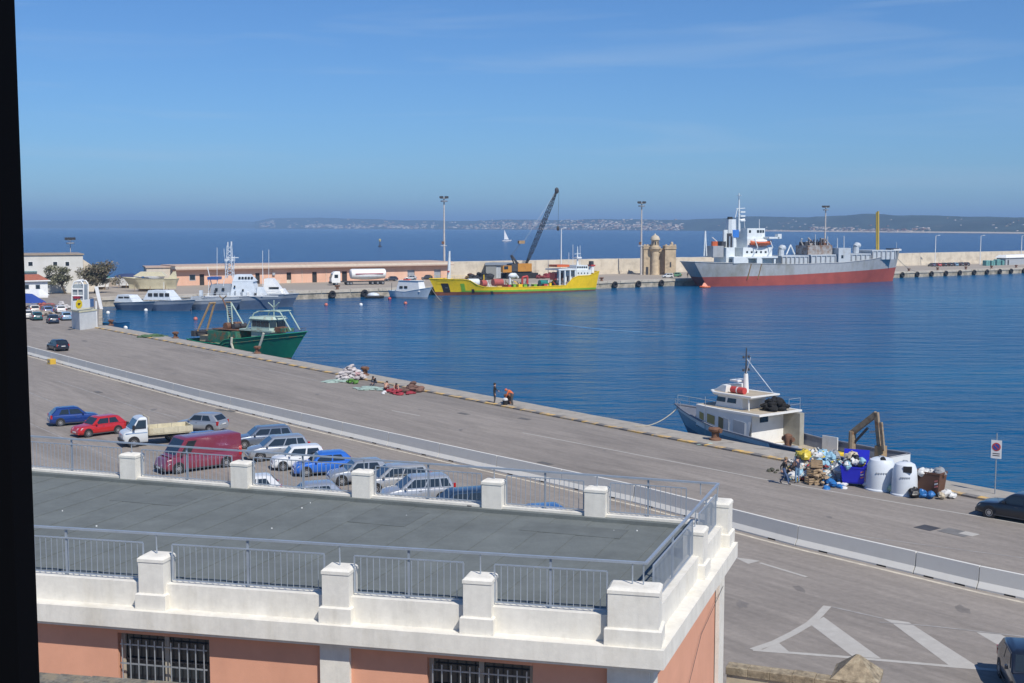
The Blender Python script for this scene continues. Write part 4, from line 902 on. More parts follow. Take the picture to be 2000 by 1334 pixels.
mooring('mooring_line', 'mooring line from the coaster bow to the mole', w(S, S.pt(1748, 500, 0)), (*G(1790, 532).xy, .3), 1.0, .09)
# rust streaks on the quarter: thin welded bars with rust
for px in (1437, 1457): S.tb('rubbing_bar', mat('rust_streak', (0.22, 0.14, 0.05), rough=.9, var=.3), [(px + 7, 516, 1.004), (px, 546, .985)], .16)
LR = Ship('life_raft', 'small orange inflatable at the coaster stern waterline', 'raft', (1368, 562.5), (1388, 562.5), 2.0)
g = MB(); ring = [(1.5 + 1.4 * math.cos(2 * math.pi * i / 14), .8 * math.sin(2 * math.pi * i / 14), .25) for i in range(15)]; g.path([Vector(p) for p in ring], .3, n=8); g.obj('tube', M_orange, LR.t)
MB().loft([[(.4, -.7, .3), (2.4, -.7, .3), (2.4, .7, .3), (.4, .7, .3)], [(1.1, -.1, 1.5), (1.5, -.1, 1.5), (1.5, .1, 1.5), (1.1, .1, 1.5)]]).obj('canopy', M_orange, LR.t)

# ---------------------------------------------------------------- yellow tanker
M_yel = pmat('hull_yellow', (0.86, 0.57, 0.01), dirt=(0.72, 0.46, 0.015), damt=.36, dscale=.25, rough=.45)
M_grn = pmat('hull_green_stripe', (0.20, 0.44, 0.04)); M_bott = mat('rust_red_bottom', (0.20, 0.065, 0.035), rough=.85, var=.3, scale=.5)
S = Ship('tanker_ship', 'bright yellow small tanker with green stripe moored below the crane', 'ship', (1162, 568), (856, 579), 8.0)
dk = S.pts([(838, 546), (870, 546), (901, 546), (914, 556), (931, 561.5), (1000, 562), (1090, 558), (1106, 539.5), (1138, 538.5), (1150, 534), (1159, 530)])
b1 = S.pts([(838, 572), (864, 572), (1000, 570), (1160, 566)]); b2 = S.pts([(838, 572.2), (885, 571.8), (890, 569), (1000, 566.5), (1160, 562.5)])
S.hull(dk, S.P.x(1155, 568), S.P.x(852, 579), [(b1, M_bott, 'lower_hull'), (b2, M_grn, 'green_band'), (None, M_yel, 'upper_hull')], flare=.92, sternw=.7, bowp=2.4, bowfull=.72, deckm=M_srust, bul=.7)
def strip(px0, px1, y0, y1, m, nm):                                   # a marking that follows the shell
    f0, f1 = [(S.P.x(p, 560) - dk[0][0]) / (dk[-1][0] - dk[0][0]) for p in (px0, px1)]; g = MB(); z0, z1 = S.P.z(px0, y1), S.P.z(px0, y0)
    vs = []
    for i in range(7):
        f = f0 + (f1 - f0) * i / 6
        for z in (z0, (z0 + z1) / 2, z1): a = Vector(S.pt3(f, z, S.ns)); vs.append((a.x, a.y + S.ns * .05, a.z))
    return g.add(vs, [(3 * i + j, 3 * i + 3 + j, 3 * i + 4 + j, 3 * i + 1 + j) for i in range(6) for j in (0, 1)]).obj(nm, m, S.t)
strip(884, 891, 555, 571, M_grn, 'green_stripe'); strip(852, 864, 555, 573, M_black, 'anchor_pocket')
ac = strip(857, 861, 560, 566, M_steel, 'anchor')
for px in (902, 938): strip(px, px + 5, 566 if px < 920 else 570, 574 if px < 920 else 577, M_black, 'tyre_fender')
S.bx('accommodation', M_shipw, 1114, 528, 1143, 539.5, -.7, .7); bt_ = S.bx('bridge', M_shipw, 1117, 519, 1139, 527.9, -.55, .55)
for k in range(5): S.bx('bridge_window', M_glass, 1118 + 4.2 * k, 521, 1121 + 4.2 * k, 524.5, .55, .56, par=bt_)
for k in range(4): S.bx('porthole', M_glass, 1117 + 6 * k, 533, 1119 + 6 * k, 535.5, .70, .71)
m_ = S.tb('mast', M_shipw, [(1128, 520), (1128, 482)], .3, r2=.1); S.tb('yard', M_shipw, [(1122, 497), (1134, 496)], .08, par=m_); S.bx('radar', M_white, 1124, 503, 1133, 505.5, -.2, .2, par=m_)
for x, y in ((1119, 478), (1133, 480), (1111, 494)): S.tb('antenna', M_white, [(x, 520), (x, y)], .06)
f_ = octo(S, 'funnel', M_white, 1151, 520, 1158.5, 534, 0, .9, .9); octo(S, 'funnel_top', M_dark, 1151.5, 511, 1158, 519.8, 0, .85, .9, f_)
S.bx('funnel_band', M_red, 1151, 518, 1158.8, 521, -.24, .24, par=f_)
S.bx('awning', M_orange, 1080, 518, 1104, 522, -.5, .5); S.bx('boat_deck', M_shipw, 1078, 526, 1114, 528, -.8, .8)
for x in (1080, 1090, 1100, 1110): S.bx('deck_pillar', M_shipw, x, 528, x + 2, 558, .66, .78)
S.bx('deckhouse', M_shipw, 1097, 530, 1113, 557, -.6, .4); S.bx('door', M_dark, 1101, 540, 1104.5, 556, .4, .41)
for k in range(6): S.bx('deck_crate', rs.choice([M_red, M_dark, M_grey, M_rust]), 1079 + 4 * k, rs.uniform(530, 536), 1083 + 4 * k, 548, -.3, .3)
m_ = S.tb('foremast', M_shipw, [(876.5, 547), (878, 491)], .55, r2=.22)
S.bx('mast_light', M_red, 872, 530, 875, 533, .1, .2, par=m_)
def htank(px0, px1, py, r, m, nm, y=.1):
    a, b = S.pt(px0, py, y), S.pt(px1, py, y); MB().tube(a, b, r, n=14).obj(nm, m, S.t, smooth=35)
htank(912, 932, 553, 1.0, M_shipw, 'white_tank'); htank(938, 947, 555, .9, pmat('faded_red', (0.42, 0.10, 0.08)), 'red_tank'); htank(961, 979, 553, .95, MATS['faded_red'], 'red_tank')
htank(1052, 1066, 554, .8, pmat('teal_paint', (0.02, 0.20, 0.17)), 'teal_winch')
for k in range(26):
    x = rs.uniform(940, 1088); S.tb('deck_pipe', rs.choice([M_red, M_grn, M_dark, M_shipw, M_yel, M_rust]), [(x, 562, rs.uniform(-.6, .6)), (x + rs.uniform(-5, 5), rs.uniform(548, 557), rs.uniform(-.5, .5))], rs.uniform(.06, .16))
for k in range(9): S.bx('deck_fitting', rs.choice([M_red, M_dark, M_srust, M_yel, M_grn]), 985 + 10 * k, rs.uniform(553, 558), 989 + 10 * k + rs.uniform(0, 4), 562.5, -.3, .5)
S.tb('hose_crane', M_shipw, [(996, 561), (996, 541), (1006, 536), (1012, 544)], .3); q = S.pt(1001, 540, 0); MB().ell(q, (1.3, .8, .8)).obj('crane_housing', M_shipw, S.t, smooth=True)
S.tb('pipe_riser', M_red, [(1020, 561), (1020, 543), (1030, 541), (1030, 560)], .3); S.tb('yellow_post', M_yel, [(945, 561), (945, 538)], .14)
rails(S, S.t, [S.pt(840, 546, 0), S.pt(850, 546, .55), S.pt(870, 546, .9), S.pt(900, 546, .95)], .9, M_yel)
mooring('mooring_line', 'mooring line hanging from the yellow tanker bow into the water', w(S, S.pt(841, 562, 0)), (*G(862, 588, WATER).xy, WATER), .3, .06)

# ---------------------------------------------------------------- green trawler at the near quay
M_tg = pmat('trawler_green', (0.012, 0.215, 0.115), rough=.55, dirt=(0.03, 0.15, 0.085), damt=.40, dscale=.8)
M_tr = mat('rusty_green', (0.03, 0.17, 0.11), rough=.75, var=.2, dirt=(0.22, 0.11, 0.05), damt=.47, dscale=1.6)
M_mint = pmat('mint_paint', (0.40, 0.51, 0.44), rough=.55, dirt=(0.27, 0.22, 0.15), damt=.41, dscale=1.5)
a = G(390, 660, 0.1).xy; b = G(600, 650, 2.0).xy
S = Ship('trawler_boat', 'weathered green fishing trawler with gantry moored at the near quay', 'boat', None, None, 5.4, near=(a, b))
n_ = Vector((-S.P.u.y, S.P.u.x)); S.t.location = (a.x, a.y, WATER)          # the traced line is the keel line here
Lt = S.P.len
dk = [(0.0, 2.15), (3, 1.9), (8.2, 1.85), (8.6, 2.55), (12, 2.85), (16, 3.4), (Lt - 1, 4.0), (Lt, 4.15)]
S.hull(dk, .6, Lt - 3.6, [([(0, .28), (Lt - 6, .28), (Lt, .5)], M_bott, 'lower_hull'), (None, M_tg, 'upper_hull')], flare=.74, sternw=.86, bowp=2.1, bowfull=.5, deckm=M_wood, bul=.75, rake=1.1)
def rub(f0, f1, dz, m, nm):
    g = MB()
    for sd in (1, -1): g.path([Vector(S.pt3(f0 + (f1 - f0) * i / 12, interp(dk, dk[-1][0] * (f0 + (f1 - f0) * i / 12)) - dz, sd)) for i in range(13)], .07)
    g.obj(nm, m, S.t)
rub(0, .99, .55, M_tr, 'rubbing_strake')
Z = lambda px, py: S.P.z(px, py); Xp = lambda px, py=640: S.P.x(px, py)
x0, x1 = Xp(507), Xp(549); wz0, wz1 = 2.6, Z(530, 619)
wh = MB().loft([[(x0, -1.5, 2.0), (x1 - .6, -1.5, 2.0), (x1, -.7, 2.0), (x1, .7, 2.0), (x1 - .6, 1.5, 2.0), (x0, 1.5, 2.0)], [(x0, -1.45, wz1 - .25), (x1 - .75, -1.45, wz1 - .25), (x1 - .15, -.7, wz1 - .25), (x1 - .15, .7, wz1 - .25), (x1 - .75, 1.45, wz1 - .25), (x0, 1.45, wz1 - .25)]]).obj('wheelhouse', M_mint, S.t)
MB().loft([[(x0 - .3, -1.65, wz1 - .25), (x1 - .4, -1.65, wz1 - .25), (x1 + .15, -.8, wz1 - .25), (x1 + .15, .8, wz1 - .25), (x1 - .4, 1.65, wz1 - .25), (x0 - .3, 1.65, wz1 - .25)], [(x0 - .2, -1.4, wz1 + .02), (x1 - .6, -1.4, wz1 + .12), (x1, -.7, wz1 + .14), (x1, .7, wz1 + .14), (x1 - .6, 1.4, wz1 + .12), (x0 - .2, 1.4, wz1 + .02)]]).obj('wheelhouse_roof', M_mint, wh, smooth=50)
for sd in (1, -1):
    for i in range(4): xx = x0 + .25 + i * (x1 - x0 - .9) / 4; MB().box(xx, xx + (x1 - x0 - .9) / 4 - .1, sd * 1.47 - .03, sd * 1.47 + .03, wz1 - 1.25, wz1 - .45).obj('wheelhouse_window', M_glass, wh)
    MB().hexa([(x1 - .62, sd * 1.42, wz1 - 1.25), (x1 - .1, sd * .75, wz1 - 1.25), (x1 - .03, sd * .78, wz1 - 1.25), (x1 - .55, sd * 1.47, wz1 - 1.25), (x1 - .7, sd * 1.42, wz1 - .45), (x1 - .17, sd * .75, wz1 - .45), (x1 - .09, sd * .78, wz1 - .45), (x1 - .62, sd * 1.47, wz1 - .45)]).obj('wheelhouse_window', M_glass, wh)
for i in range(3): MB().box(x1 - .12, x1 + .0, -.66 + i * .45, -.26 + i * .45, wz1 - 1.25, wz1 - .45).obj('wheelhouse_window', M_glass, wh)
S.bx('foredeck_house', M_mint, 486, 640, 549, 648, -.62, .62)
for (p0, p1, m) in (((524, 643), (542, 652), mat('cream_box', (0.5, 0.4, 0.25))), ((548, 638), (560, 648), M_rust), ((556, 640), (568, 648), M_tr)): S.bx('fish_crate', m, *p0, *p1, -.2, .4)
S.bx('shelter', M_tr, 430, 643, 470, 668, -.75, .82); S.bx('shelter_side', M_tr, 476, 645, 486, 666, -.7, .86); S.bx('shelter_top', M_rust, 434, 640.5, 484, 643.2, -.6, .7)
S.bx('hold_hatch', MATS['cream_box'], 408, 653, 428, 666, -.5, .6)
S.bx('stern_rack', M_dark, 397, 644, 404, 655, -.8, .8); S.tb('stern_bar', M_steel, [(400, 641, .7), (436, 641, .7)], .06); S.tb('stern_bar', M_dark, [(400, 647, .7), (432, 647, .7)], .09)
M_brown = mat('rusty_ochre', (0.32, 0.22, 0.12), rough=.8, var=.3)
S.tb('gantry_leg', M_brown, [(404, 645, .6), (416, 592, .2)], .16); S.tb('gantry_leg', M_brown, [(407, 645, .1), (416, 592, -.1)], .16); S.tb('gantry_head', M_brown, [(416, 592, -.15), (416, 592, .25)], .17)
lm = S.tb('ladder_mast', M_mint, [(450, 590, .25), (455, 634, .3)], .09); S.tb('ladder_mast_rail', M_mint, [(459, 590, .25), (463, 632, .3)], .09, par=lm)
for k in range(9): S.tb('rung', M_mint, [(450.5 + .5 * k, 594 + 4.4 * k, .26), (459.3 + .45 * k, 594 + 4.2 * k, .26)], .05, par=lm)
S.tb('mast_strut', M_mint, [(457, 590, .2), (478, 632, .1)], .1); S.tb('mast_head', M_brown, [(450, 590, .28), (459, 590, .28)], .12)
S.tb('boom', M_rust, [(435, 584, 0), (454, 630, 0)], .10); S.tb('boom_fork', M_brown, [(429, 578, 0), (435, 584, 0), (442, 578, 0)], .08)
S.tb('winch', M_rust, [(455, 636, .5), (455, 636, -.5)], .5, n=12); S.tb('winch', M_dark, [(468, 637, .4), (468, 637, -.4)], .4, n=12)
ar = S.tb('arch_frame', M_mint, [(499, 640, .6), (511, 611, .5), (518, 607, .4), (552, 607, .4), (559, 609, .4), (577, 645, .3)], .09)
S.tb('arch_frame_bar', M_mint, [(499, 640, -.6), (511, 611, -.5), (518, 607, -.4), (552, 607, -.4), (577, 645, -.3)], .09, par=ar)
for px in (514, 535, 556): S.tb('cross_bar', M_mint, [(px, 607.5, .42), (px, 607.5, -.42)], .07, par=ar)
S.tb('antenna_fork', M_mint, [(524, 591, 0), (535, 601, 0), (545, 591, 0)], .07, par=ar); S.tb('antenna', M_mint, [(535, 618, 0), (535, 586, 0)], .07, par=ar)
for L_ in ([(484, 656), (483, 668), (487, 680), (492, 692)], [(546, 648), (542, 662), (536, 678), (526, 690), (516, 696)]): S.tb('hanging_warp', mat('pale_rope', (0.52, 0.50, 0.40), rough=.95, var=.2), [(p[0], p[1], 1.04) for p in L_], .17, n=8)
rails(S, S.t, [S.pt3(f, interp(dk, dk[-1][0] * f), sd) for sd in (1,) for f in (.80, .9, .97)] , .55, M_rust)
mooring('mooring_line', 'mooring line from the green trawler stern to the quay', w(S, (1.0, 2.2 * S.ns, 2.0)), (*Q(24, -.8), .3), .3, .04)

# ---------------------------------------------------------------- white workboat
M_wb = pmat('workboat_white', (0.78, 0.77, 0.73), rough=.5, var=.05, dirt=(0.62, 0.60, 0.53), damt=.36, dscale=.9)
M_wblue = pmat('workboat_navy', (0.17, 0.19, 0.24), rough=.55, dirt=(0.27, 0.28, 0.30), damt=.42, dscale=.5)
M_tan = mat('tan_deck', (0.42, 0.36, 0.27), rough=.85, var=.12)
bowp_ = G(1318, 791, 1.3).xy; fc_ = G(1787, 884, .1).xy; Lw = (fc_ - bowp_).dot(QU); Bw = 4.9
off = (bowp_ - Q(0)).dot(QN); a = bowp_ + QU * Lw
S = Ship('workboat', 'white and navy workboat with wheelhouse and deck crane beside the rubbish heap', 'boat', None, None, Bw, near=(a, bowp_))
S.t.location = (a.x, a.y, WATER); S.P = PL(a, bowp_, WATER); S.PN = PL(a + QN * -2.3, bowp_ + QN * -2.3, WATER)
dk = [(0, 2.1), (3, 2.0), (8, 2.08), (Lw - 10, 2.3), (Lw - 7.0, 2.5), (Lw - 4, 2.95), (Lw - 1.5, 3.25), (Lw, 3.4)]
S.hull(dk, .3, Lw - 2.6, [(None, M_wblue, 'hull')], flare=.8, sternw=.92, bowp=2.0, bowfull=.62, deckm=M_tan, bul=.85, rake=1.0)
def band(z0, z1, m, nm, f0=0, f1=1):
    g = MB()
    for sd in (1, -1):
        vs = []
        for i in range(25):
            f = f0 + (f1 - f0) * i / 24; zd = interp(dk, dk[-1][0] * f)
            for z in (zd - z0, zd - z1): a_ = S.pt3(f, z, sd); vs.append((a_[0], a_[1] + sd * .03, a_[2]))
        g.add(vs, [(2 * i, 2 * i + 2, 2 * i + 3, 2 * i + 1) for i in range(24)])
    return g.obj(nm, m, S.t)
band(.42, -.04, M_wb, 'white_sheer_band', .42, 1); band(1.5, .45, pmat('faded_grey_blue', (0.38, 0.40, 0.43)), 'grey_blue_band', .45, .985)
MB().box(-.06, .25, -2.2, 2.2, .6, 2.05).obj('transom', M_wb, S.t)
PN = S.PN; nx = lambda px, py: PN.x(px, py); ys = S.ns
cx0, cx1 = nx(1463, 835), nx(1352, 805)                              # cabin from aft bulkhead to its forward end
ct = 3.9                                                              # cabin deck height over water
def cab_y(x): f = x / Lw; return Bw / 2 * .97 * (1 if f < .62 else max(.18, 1 - ((f - .62) / .38) ** 2.0))
xs_ = [cx0 - 1.2, cx0, cx0 + 1.5, cx0 + 3, cx0 + 4.5, (cx0 + 4.5 + cx1) / 2, cx1]
cab = MB(); vs = []
for sd in (1, -1):
    vs = []
    for x in xs_[1:]: vs += [(x, sd * cab_y(x), interp(dk, x) - .5), (x, sd * (cab_y(x) - .02), ct)]
    cab.add(vs, [(2 * i, 2 * i + 2, 2 * i + 3, 2 * i + 1) for i in range(len(xs_) - 2)])
    cab.add([(cx0, sd * cab_y(cx0), 1.2), (cx0, sd * cab_y(cx0), ct), (cx0 - .35, sd * cab_y(cx0), ct), (cx0 - .12, sd * cab_y(cx0), 2.6)], [(0, 1, 2, 3)])
cab.add([(cx1, cab_y(cx1), 2.2), (cx1, -cab_y(cx1), 2.2), (cx1, -cab_y(cx1), ct), (cx1, cab_y(cx1), ct)], [(0, 1, 2, 3)])
cabo = cab.obj('cabin', M_wb, S.t)
MB().box(cx0 + .1, cx0 + .25, -1.9, 1.9, .9, ct - .05).obj('aft_bulkhead', M_wb, S.t)
MB().box(cx0 + .06, cx0 + .101, .55 * ys - .45, .55 * ys + .45, 3.2, 3.7).obj('bulkhead_window', M_glass, S.t)
MB().box(cx0 - 1.5, cx0 + .1, -1.95 * ys - .25, -1.95 * ys + .25, .9, ct - .05).obj('side_locker', mat('grey_beige', (0.36, 0.34, 0.28)), S.t)
dkp = [(cx0 - 1.1, 2.42), (cx0, 2.42)] + [(x, cab_y(x) + .05) for x in xs_[2:]]
MB().slab(dkp + [(x, -y) for x, y in reversed(dkp)], ct, ct + .14).obj('cabin_roof', M_wb, S.t)
MB().slab([(x - (.0 if i else -.25), y - .3) for i, (x, y) in enumerate(dkp)] + [(x - (.0 if i < len(dkp) - 1 else -.25), -y + .3) for i, (x, y) in enumerate(reversed(dkp))], ct + .14, ct + .148).obj('roof_deck', M_tan, S.t)
c15 = lambda x, y: (1300 + .15 * x, 660 + .15 * y)
for (u0, v0, u1, v1, m) in ((405, 960, 470, 1060, mat('ochre_curtain', (0.33, 0.27, 0.09))), (530, 985, 635, 1115, MATS['ochre_curtain']), (695, 1020, 755, 1205, mat('dim_curtain', (0.12, 0.11, 0.06))), (765, 1035, 830, 1212, M_grey), (890, 1060, 1040, 1255, M_grey)):
    (a_, z1), (b_, z0) = PN(*c15(u0, v0)), PN(*c15(u1, v1)); zz = sorted((max(z0, interp(dk, a_) - .3), z1))
    for sd in (1, -1):
        q = [(a_, sd * (cab_y(a_) + .0), zz[0]), (b_, sd * (cab_y(b_)), zz[0] - .1), (b_, sd * cab_y(b_), zz[1] - .1), (a_, sd * cab_y(a_), zz[1])]
        MB().hexa([(x, y - sd * .01, z) for x, y, z in q] + [(x, y + sd * .025, z) for x, y, z in q]).obj('cabin_window', m, cabo)
# wheelhouse on the cabin roof
wx0, wx1 = S.P.x(1474, 795), S.P.x(*c15(745, 850)); wt = 4.95
whs = MB().loft([[(wx0, -1.4, ct + .15), (wx1 - .5, -1.4, ct + .15), (wx1, -.8, ct + .15), (wx1, .8, ct + .15), (wx1 - .5, 1.4, ct + .15), (wx0, 1.4, ct + .15)], [(wx0 + .1, -1.3, wt), (wx1 - .75, -1.3, wt), (wx1 - .3, -.8, wt), (wx1 - .3, .8, wt), (wx1 - .75, 1.3, wt), (wx0 + .1, 1.3, wt)]]).obj('wheelhouse', M_wb, S.t)
for sd in (1, -1):
    for k in range(2): xx = wx0 + .7 + k * 1.1; MB().hexa([(xx, sd * 1.34, ct + .55), (xx + .9, sd * 1.34, ct + .55), (xx + .85, sd * 1.28, wt - .15), (xx, sd * 1.28, wt - .15), (xx, sd * 1.39, ct + .55), (xx + .9, sd * 1.39, ct + .55), (xx + .85, sd * 1.33, wt - .15), (xx, sd * 1.33, wt - .15)]).obj('wheelhouse_window', M_glass, whs)
for k in range(2): MB().hexa([(wx1 - .1, -.7 + .75 * k, ct + .6), (wx1 - .1, -.05 + .75 * k, ct + .6), (wx1 - .30, -.05 + .75 * k, wt - .2), (wx1 - .30, -.7 + .75 * k, wt - .2), (wx1 - .03, -.7 + .75 * k, ct + .6), (wx1 - .03, -.05 + .75 * k, ct + .6), (wx1 - .22, -.05 + .75 * k, wt - .2), (wx1 - .22, -.7 + .75 * k, wt - .2)]).obj('wheelhouse_window', M_glass, whs)
rx0, rx1 = S.P.x(1495, 783), S.P.x(*c15(680, 770))
rg = lambda k, z, e: [(rx0 + e, -1.65 + k, z), (rx1 - 1.0, -1.65 + k, z), (rx1 - k, -.8, z), (rx1 - k, .8, z), (rx1 - 1.0, 1.65 - k, z), (rx0 + e, 1.65 - k, z)]
MB().loft([rg(.15, wt, .1), rg(0, wt + .12, 0), rg(0, wt + .22, 0)]).obj('wheelhouse_roof', M_wb, whs); MB().loft([rg(.3, wt + .22, .2), rg(.32, wt + .228, .2)]).obj('roof_mat', M_tan, whs)
MB().loft([[(rx1 - 1.9, -1.2, wt + .22), (rx1 - .25, -.75, wt + .22), (rx1 - .25, .75, wt + .22), (rx1 - 1.9, 1.2, wt + .22)], [(rx1 - 1.9, -1.1, wt + .75), (rx1 - 1.3, -.9, wt + .75), (rx1 - 1.3, .9, wt + .75), (rx1 - 1.9, 1.1, wt + .75)]]).obj('roof_fairing', M_wb, whs)
for sd in (1, -1): MB().tube((rx0 + .4, sd * 1.4, ct + .15), (rx0 + .4, sd * 1.45, wt + .05), .06).obj('roof_post', M_wb, whs)
q = S.pt(*c15(1050, 745)); 
lr = MB().tube((q[0] - .65, ys * .9, wt + .48), (q[0] + .65, ys * .9, wt + .48), .26, n=14).obj('life_raft_canister', M_red, S.t, smooth=35)
MB().tube((q[0] - .05, ys * .9, wt + .48), (q[0] + .05, ys * .9, wt + .48), .27, n=14).obj('canister_strap', M_white, lr)
mx = S.P.x(1456.5, 760); zt = S.P.z(1458, 679)
ms = MB().tube((mx, 0, wt + .2), (mx, 0, wt + 1.7), .26, .16, n=10).obj('mast', M_wb, S.t, smooth=35); MB().tube((mx, 0, wt + 1.7), (mx, 0, zt), .07, .04).obj('mast_pole', M_dark, ms)
for z in (wt + 2.0, wt + 3.0): MB().tube((mx, -.3, z), (mx, .3, z), .03).obj('mast_arm', M_dark, ms); [MB().ell((mx, y, z), (.09, .09, .12)).obj('navigation_light', M_dark, ms) for y in (-.3, .3)]
MB().box(mx + .3, mx + 1.1, -.6, .6, wt + 1.05, wt + 1.18).obj('radar', M_white, ms); MB().tube((mx, 0, wt + 1.0), (mx + .7, 0, wt + 1.05), .05).obj('radar_bracket', M_white, ms)
MB().path([(mx, 0, wt + 2.9), (rx0 + .2, -1.2, wt + .22)], .02).obj('stay', M_steel, ms); MB().tube((mx, 0, wt + 1.7), (mx - .7, 0.3, wt + 3.0), .035).obj('antenna', M_white, ms)
rb = random.Random(11)
blk = MB(); bx0 = S.P.x(1505, 800)
for k in range(46):
    a_, d_ = rb.uniform(0, 6.28), rb.random() ** .6; blk.ell((bx0 + .85 * d_ * math.cos(a_), -ys * .5 + .9 * d_ * math.sin(a_), ct + .3 + rb.uniform(0, 1.0) * (1 - d_ * .7)), (rb.uniform(.2, .42), rb.uniform(.2, .4), rb.uniform(.12, .3)), jit=.28, rg=rb, n=9)
o = blk.obj('net_heap', mat('black_net', (0.012, 0.012, 0.013), rough=.9, var=.4, scale=4, bump=1, bscale=15), None, smooth=True); o.location = S.t.location; o.rotation_euler = S.t.rotation_euler
tag(o, 'heap of black netting on the workboat roof', 'net')
rails(S, S.t, [(cx0 - 1.0, ys * -2.3, ct + .14), (cx0 - 1.0, ys * -1.0, ct + .14)], .9, M_steel); rails(S, S.t, [S.pt3(f, interp(dk, dk[-1][0] * f), -ys) for f in (.72, .8, .88, .95, .99)], .75, M_steel)
rails(S, S.t, [S.pt3(f, interp(dk, dk[-1][0] * f), ys) for f in (.93, .99)], .5, M_steel)
MB().tube((cx1 + .5, ys * .3, 2.7), (cx1 + 1.3, ys * .3, 2.7), .3, n=12).obj('windlass', M_rust, S.t)
MB().path([(cx0 + 4.6, ys * (cab_y(cx0 + 4.6) + .06), ct + .9), (cx0 + 4.6, ys * (cab_y(cx0 + 4.6) + .06), 1.6)], .025).obj('side_post', M_steel, S.t)
# deck machinery: rusty capstan, folding crane
q = S.P.x(1553, 865); g = MB().lathe([(.30, 1.0), (.34, 1.4), (.22, 1.7), (.34, 2.3), (.30, 2.6), (.1, 2.7)], 12, (q, ys * .8)); g.obj('capstan', M_rust, S.t, smooth=40); MB().tube((q - .5, ys * .8, 2.3), (q + .5, ys * .8, 2.3), .18).obj('capstan_bar', M_rust, S.t)
M_crn = mat('rusty_crane_paint', (0.32, 0.25, 0.17), rough=.8, var=.25, scale=3, dirt=(0.22, 0.11, 0.05), damt=.46, dscale=2)
cr_ = lambda px, py: S.P(px, py)
xb, zb = cr_(1660, 862); xk, zk = cr_(1712, 808); xm, zm = cr_(1665, 842)
cn = MB().tube((xm, 0, .9), (xm, 0, zm), .32, .26, n=10).obj('crane_pedestal', M_crn, S.t, smooth=35)
def beam(p, q, w, h, nm, par, m=M_crn):
    p, q = Vector(p), Vector(q); d = (q - p).normalized(); up = Vector((0, 1, 0)).cross(d).normalized() * h; sd = Vector((0, w, 0))
    return MB().hexa([p - sd - up, q - sd - up, q + sd - up, p + sd - up, p - sd + up, q - sd + up, q + sd + up, p + sd + up]).obj(nm, m, par)
beam((xm, 0, zm - .1), (xk, 0, zk), .13, .19, 'crane_boom', cn); xl, zl = cr_(1718, 870); beam((xk, 0.02, zk + .1), (xl, 0.02, zl), .11, .15, 'crane_stick', cn); xl2, zl2 = cr_(1730, 880)
beam((xk - .55, .25, zk - .5), (xl2, .25, zl2), .08, .11, 'crane_stick_brace', cn); beam((xm - .2, .02, zm - .8), ((xm + xk) / 2 - .3, .02, (zm + zk) / 2 - .35), .07, .07, 'hydraulic_ram', cn, M_dark)
beam(((xm + xk) / 2 - .5, .02, (zm + zk) / 2 - .6), (xk - .2, .02, zk - 1.2), .06, .06, 'hydraulic_ram', cn, M_steel)
beam((xl - .1, 0, 1.0), (xl - .1, 0, zl), .3, .3, 'grab', cn, M_brown); MB().ell((xl + .5, ys * .2, 1.5), (.5, .4, .4)).obj('hook_block', M_rust, cn)
for k, (px, py, m) in enumerate(((1531, 880, M_white), (1545, 880, M_steel), (1640, 893, mat('yellow_tarp', (0.60, 0.42, 0.03))), (1600, 882, M_dark))): q = S.P.x(px, py); MB().cbox(q - .6, q + .6, ys * .3 - .5, ys * .3 + .5, 1.0, 1.7 + .2 * (k == 2), .08).obj('deck_box', m, S.t)
MB().box(S.P.x(1575, 870) - 1.2, S.P.x(1575, 870) + .2, -2.1 * ys - .04, -2.1 * ys + .04, 1.0, 2.4).obj('deck_screen', M_wb, S.t)
mooring('mooring_line', 'mooring line from the workboat bow to a bollard', w(S, S.pt3(.97, 3.2, ys)), (*G(1240, 838).xy, .25), .5, .035)
# ================================================================== NAVY BOATS, SMALL BOATS
M_navy = pmat('naval_grey', (0.29, 0.32, 0.355), rough=.55); M_navyd = pmat('naval_hull_blue', (0.09, 0.13, 0.20), rough=.5); M_navl = pmat('naval_light_grey', (0.62, 0.67, 0.71), rough=.5)
def loftbox(s, name, m, px0, py0, px1, py1, y, k0=0, k1=0, par=None, ky=.8):   # deckhouse with raked ends: k0/k1 px shift of the top at each end
    (a, za), (b, zb) = s.P(px0, py1), s.P(px1, py1); zt = s.P.z((px0 + px1) / 2, py0); a2, b2 = s.P.x(px0 + k0, py0), s.P.x(px1 - k1, py0); h = s.B / 2 * y; z0 = min(za, zb)
    return MB().loft([[(a, -h, z0), (b, -h, z0), (b, h, z0), (a, h, z0)], [(a2, -h * ky, zt), (b2, -h * ky, zt), (b2, h * ky, zt), (a2, h * ky, zt)]]).obj(name, m, par or s.t)
def patrol(label, stern, bow, B, fb_s, fb_b, houses, mast=None, windows=(), antennas=(), hullm=None):
    s = Ship('patrol_boat', label, 'boat', stern, bow, B, 'grey patrol boats moored in the basin corner'); L = s.P.len
    s.hull([(-.3, fb_s), (L * .5, (fb_s + fb_b) / 2 - .05), (L + 1.6, fb_b)], 0, L, [([(-1, fb_s * .62), (L + 3, fb_b * .72)], hullm or M_navyd, 'lower_hull'), (None, M_navy, 'upper_hull')], flare=.8, sternw=.9, bowp=2, bul=.15, deckm=M_navl)
    for h in houses: loftbox(s, *h)
    for (x0, y0, x1, y1, y) in windows: s.bx('wheelhouse_window', M_glass, x0, y0, x1, y1, y - .05, y)
    for a in antennas: s.tb('antenna', M_white, a, .05)
    rails(s, s.t, [s.pt3(f, fb_s + (fb_b - fb_s) * max(0, (f - .1)), s.ns) for f in (.05, .3, .55, .8, .95)], .9, M_navl, 2.0)
    return s
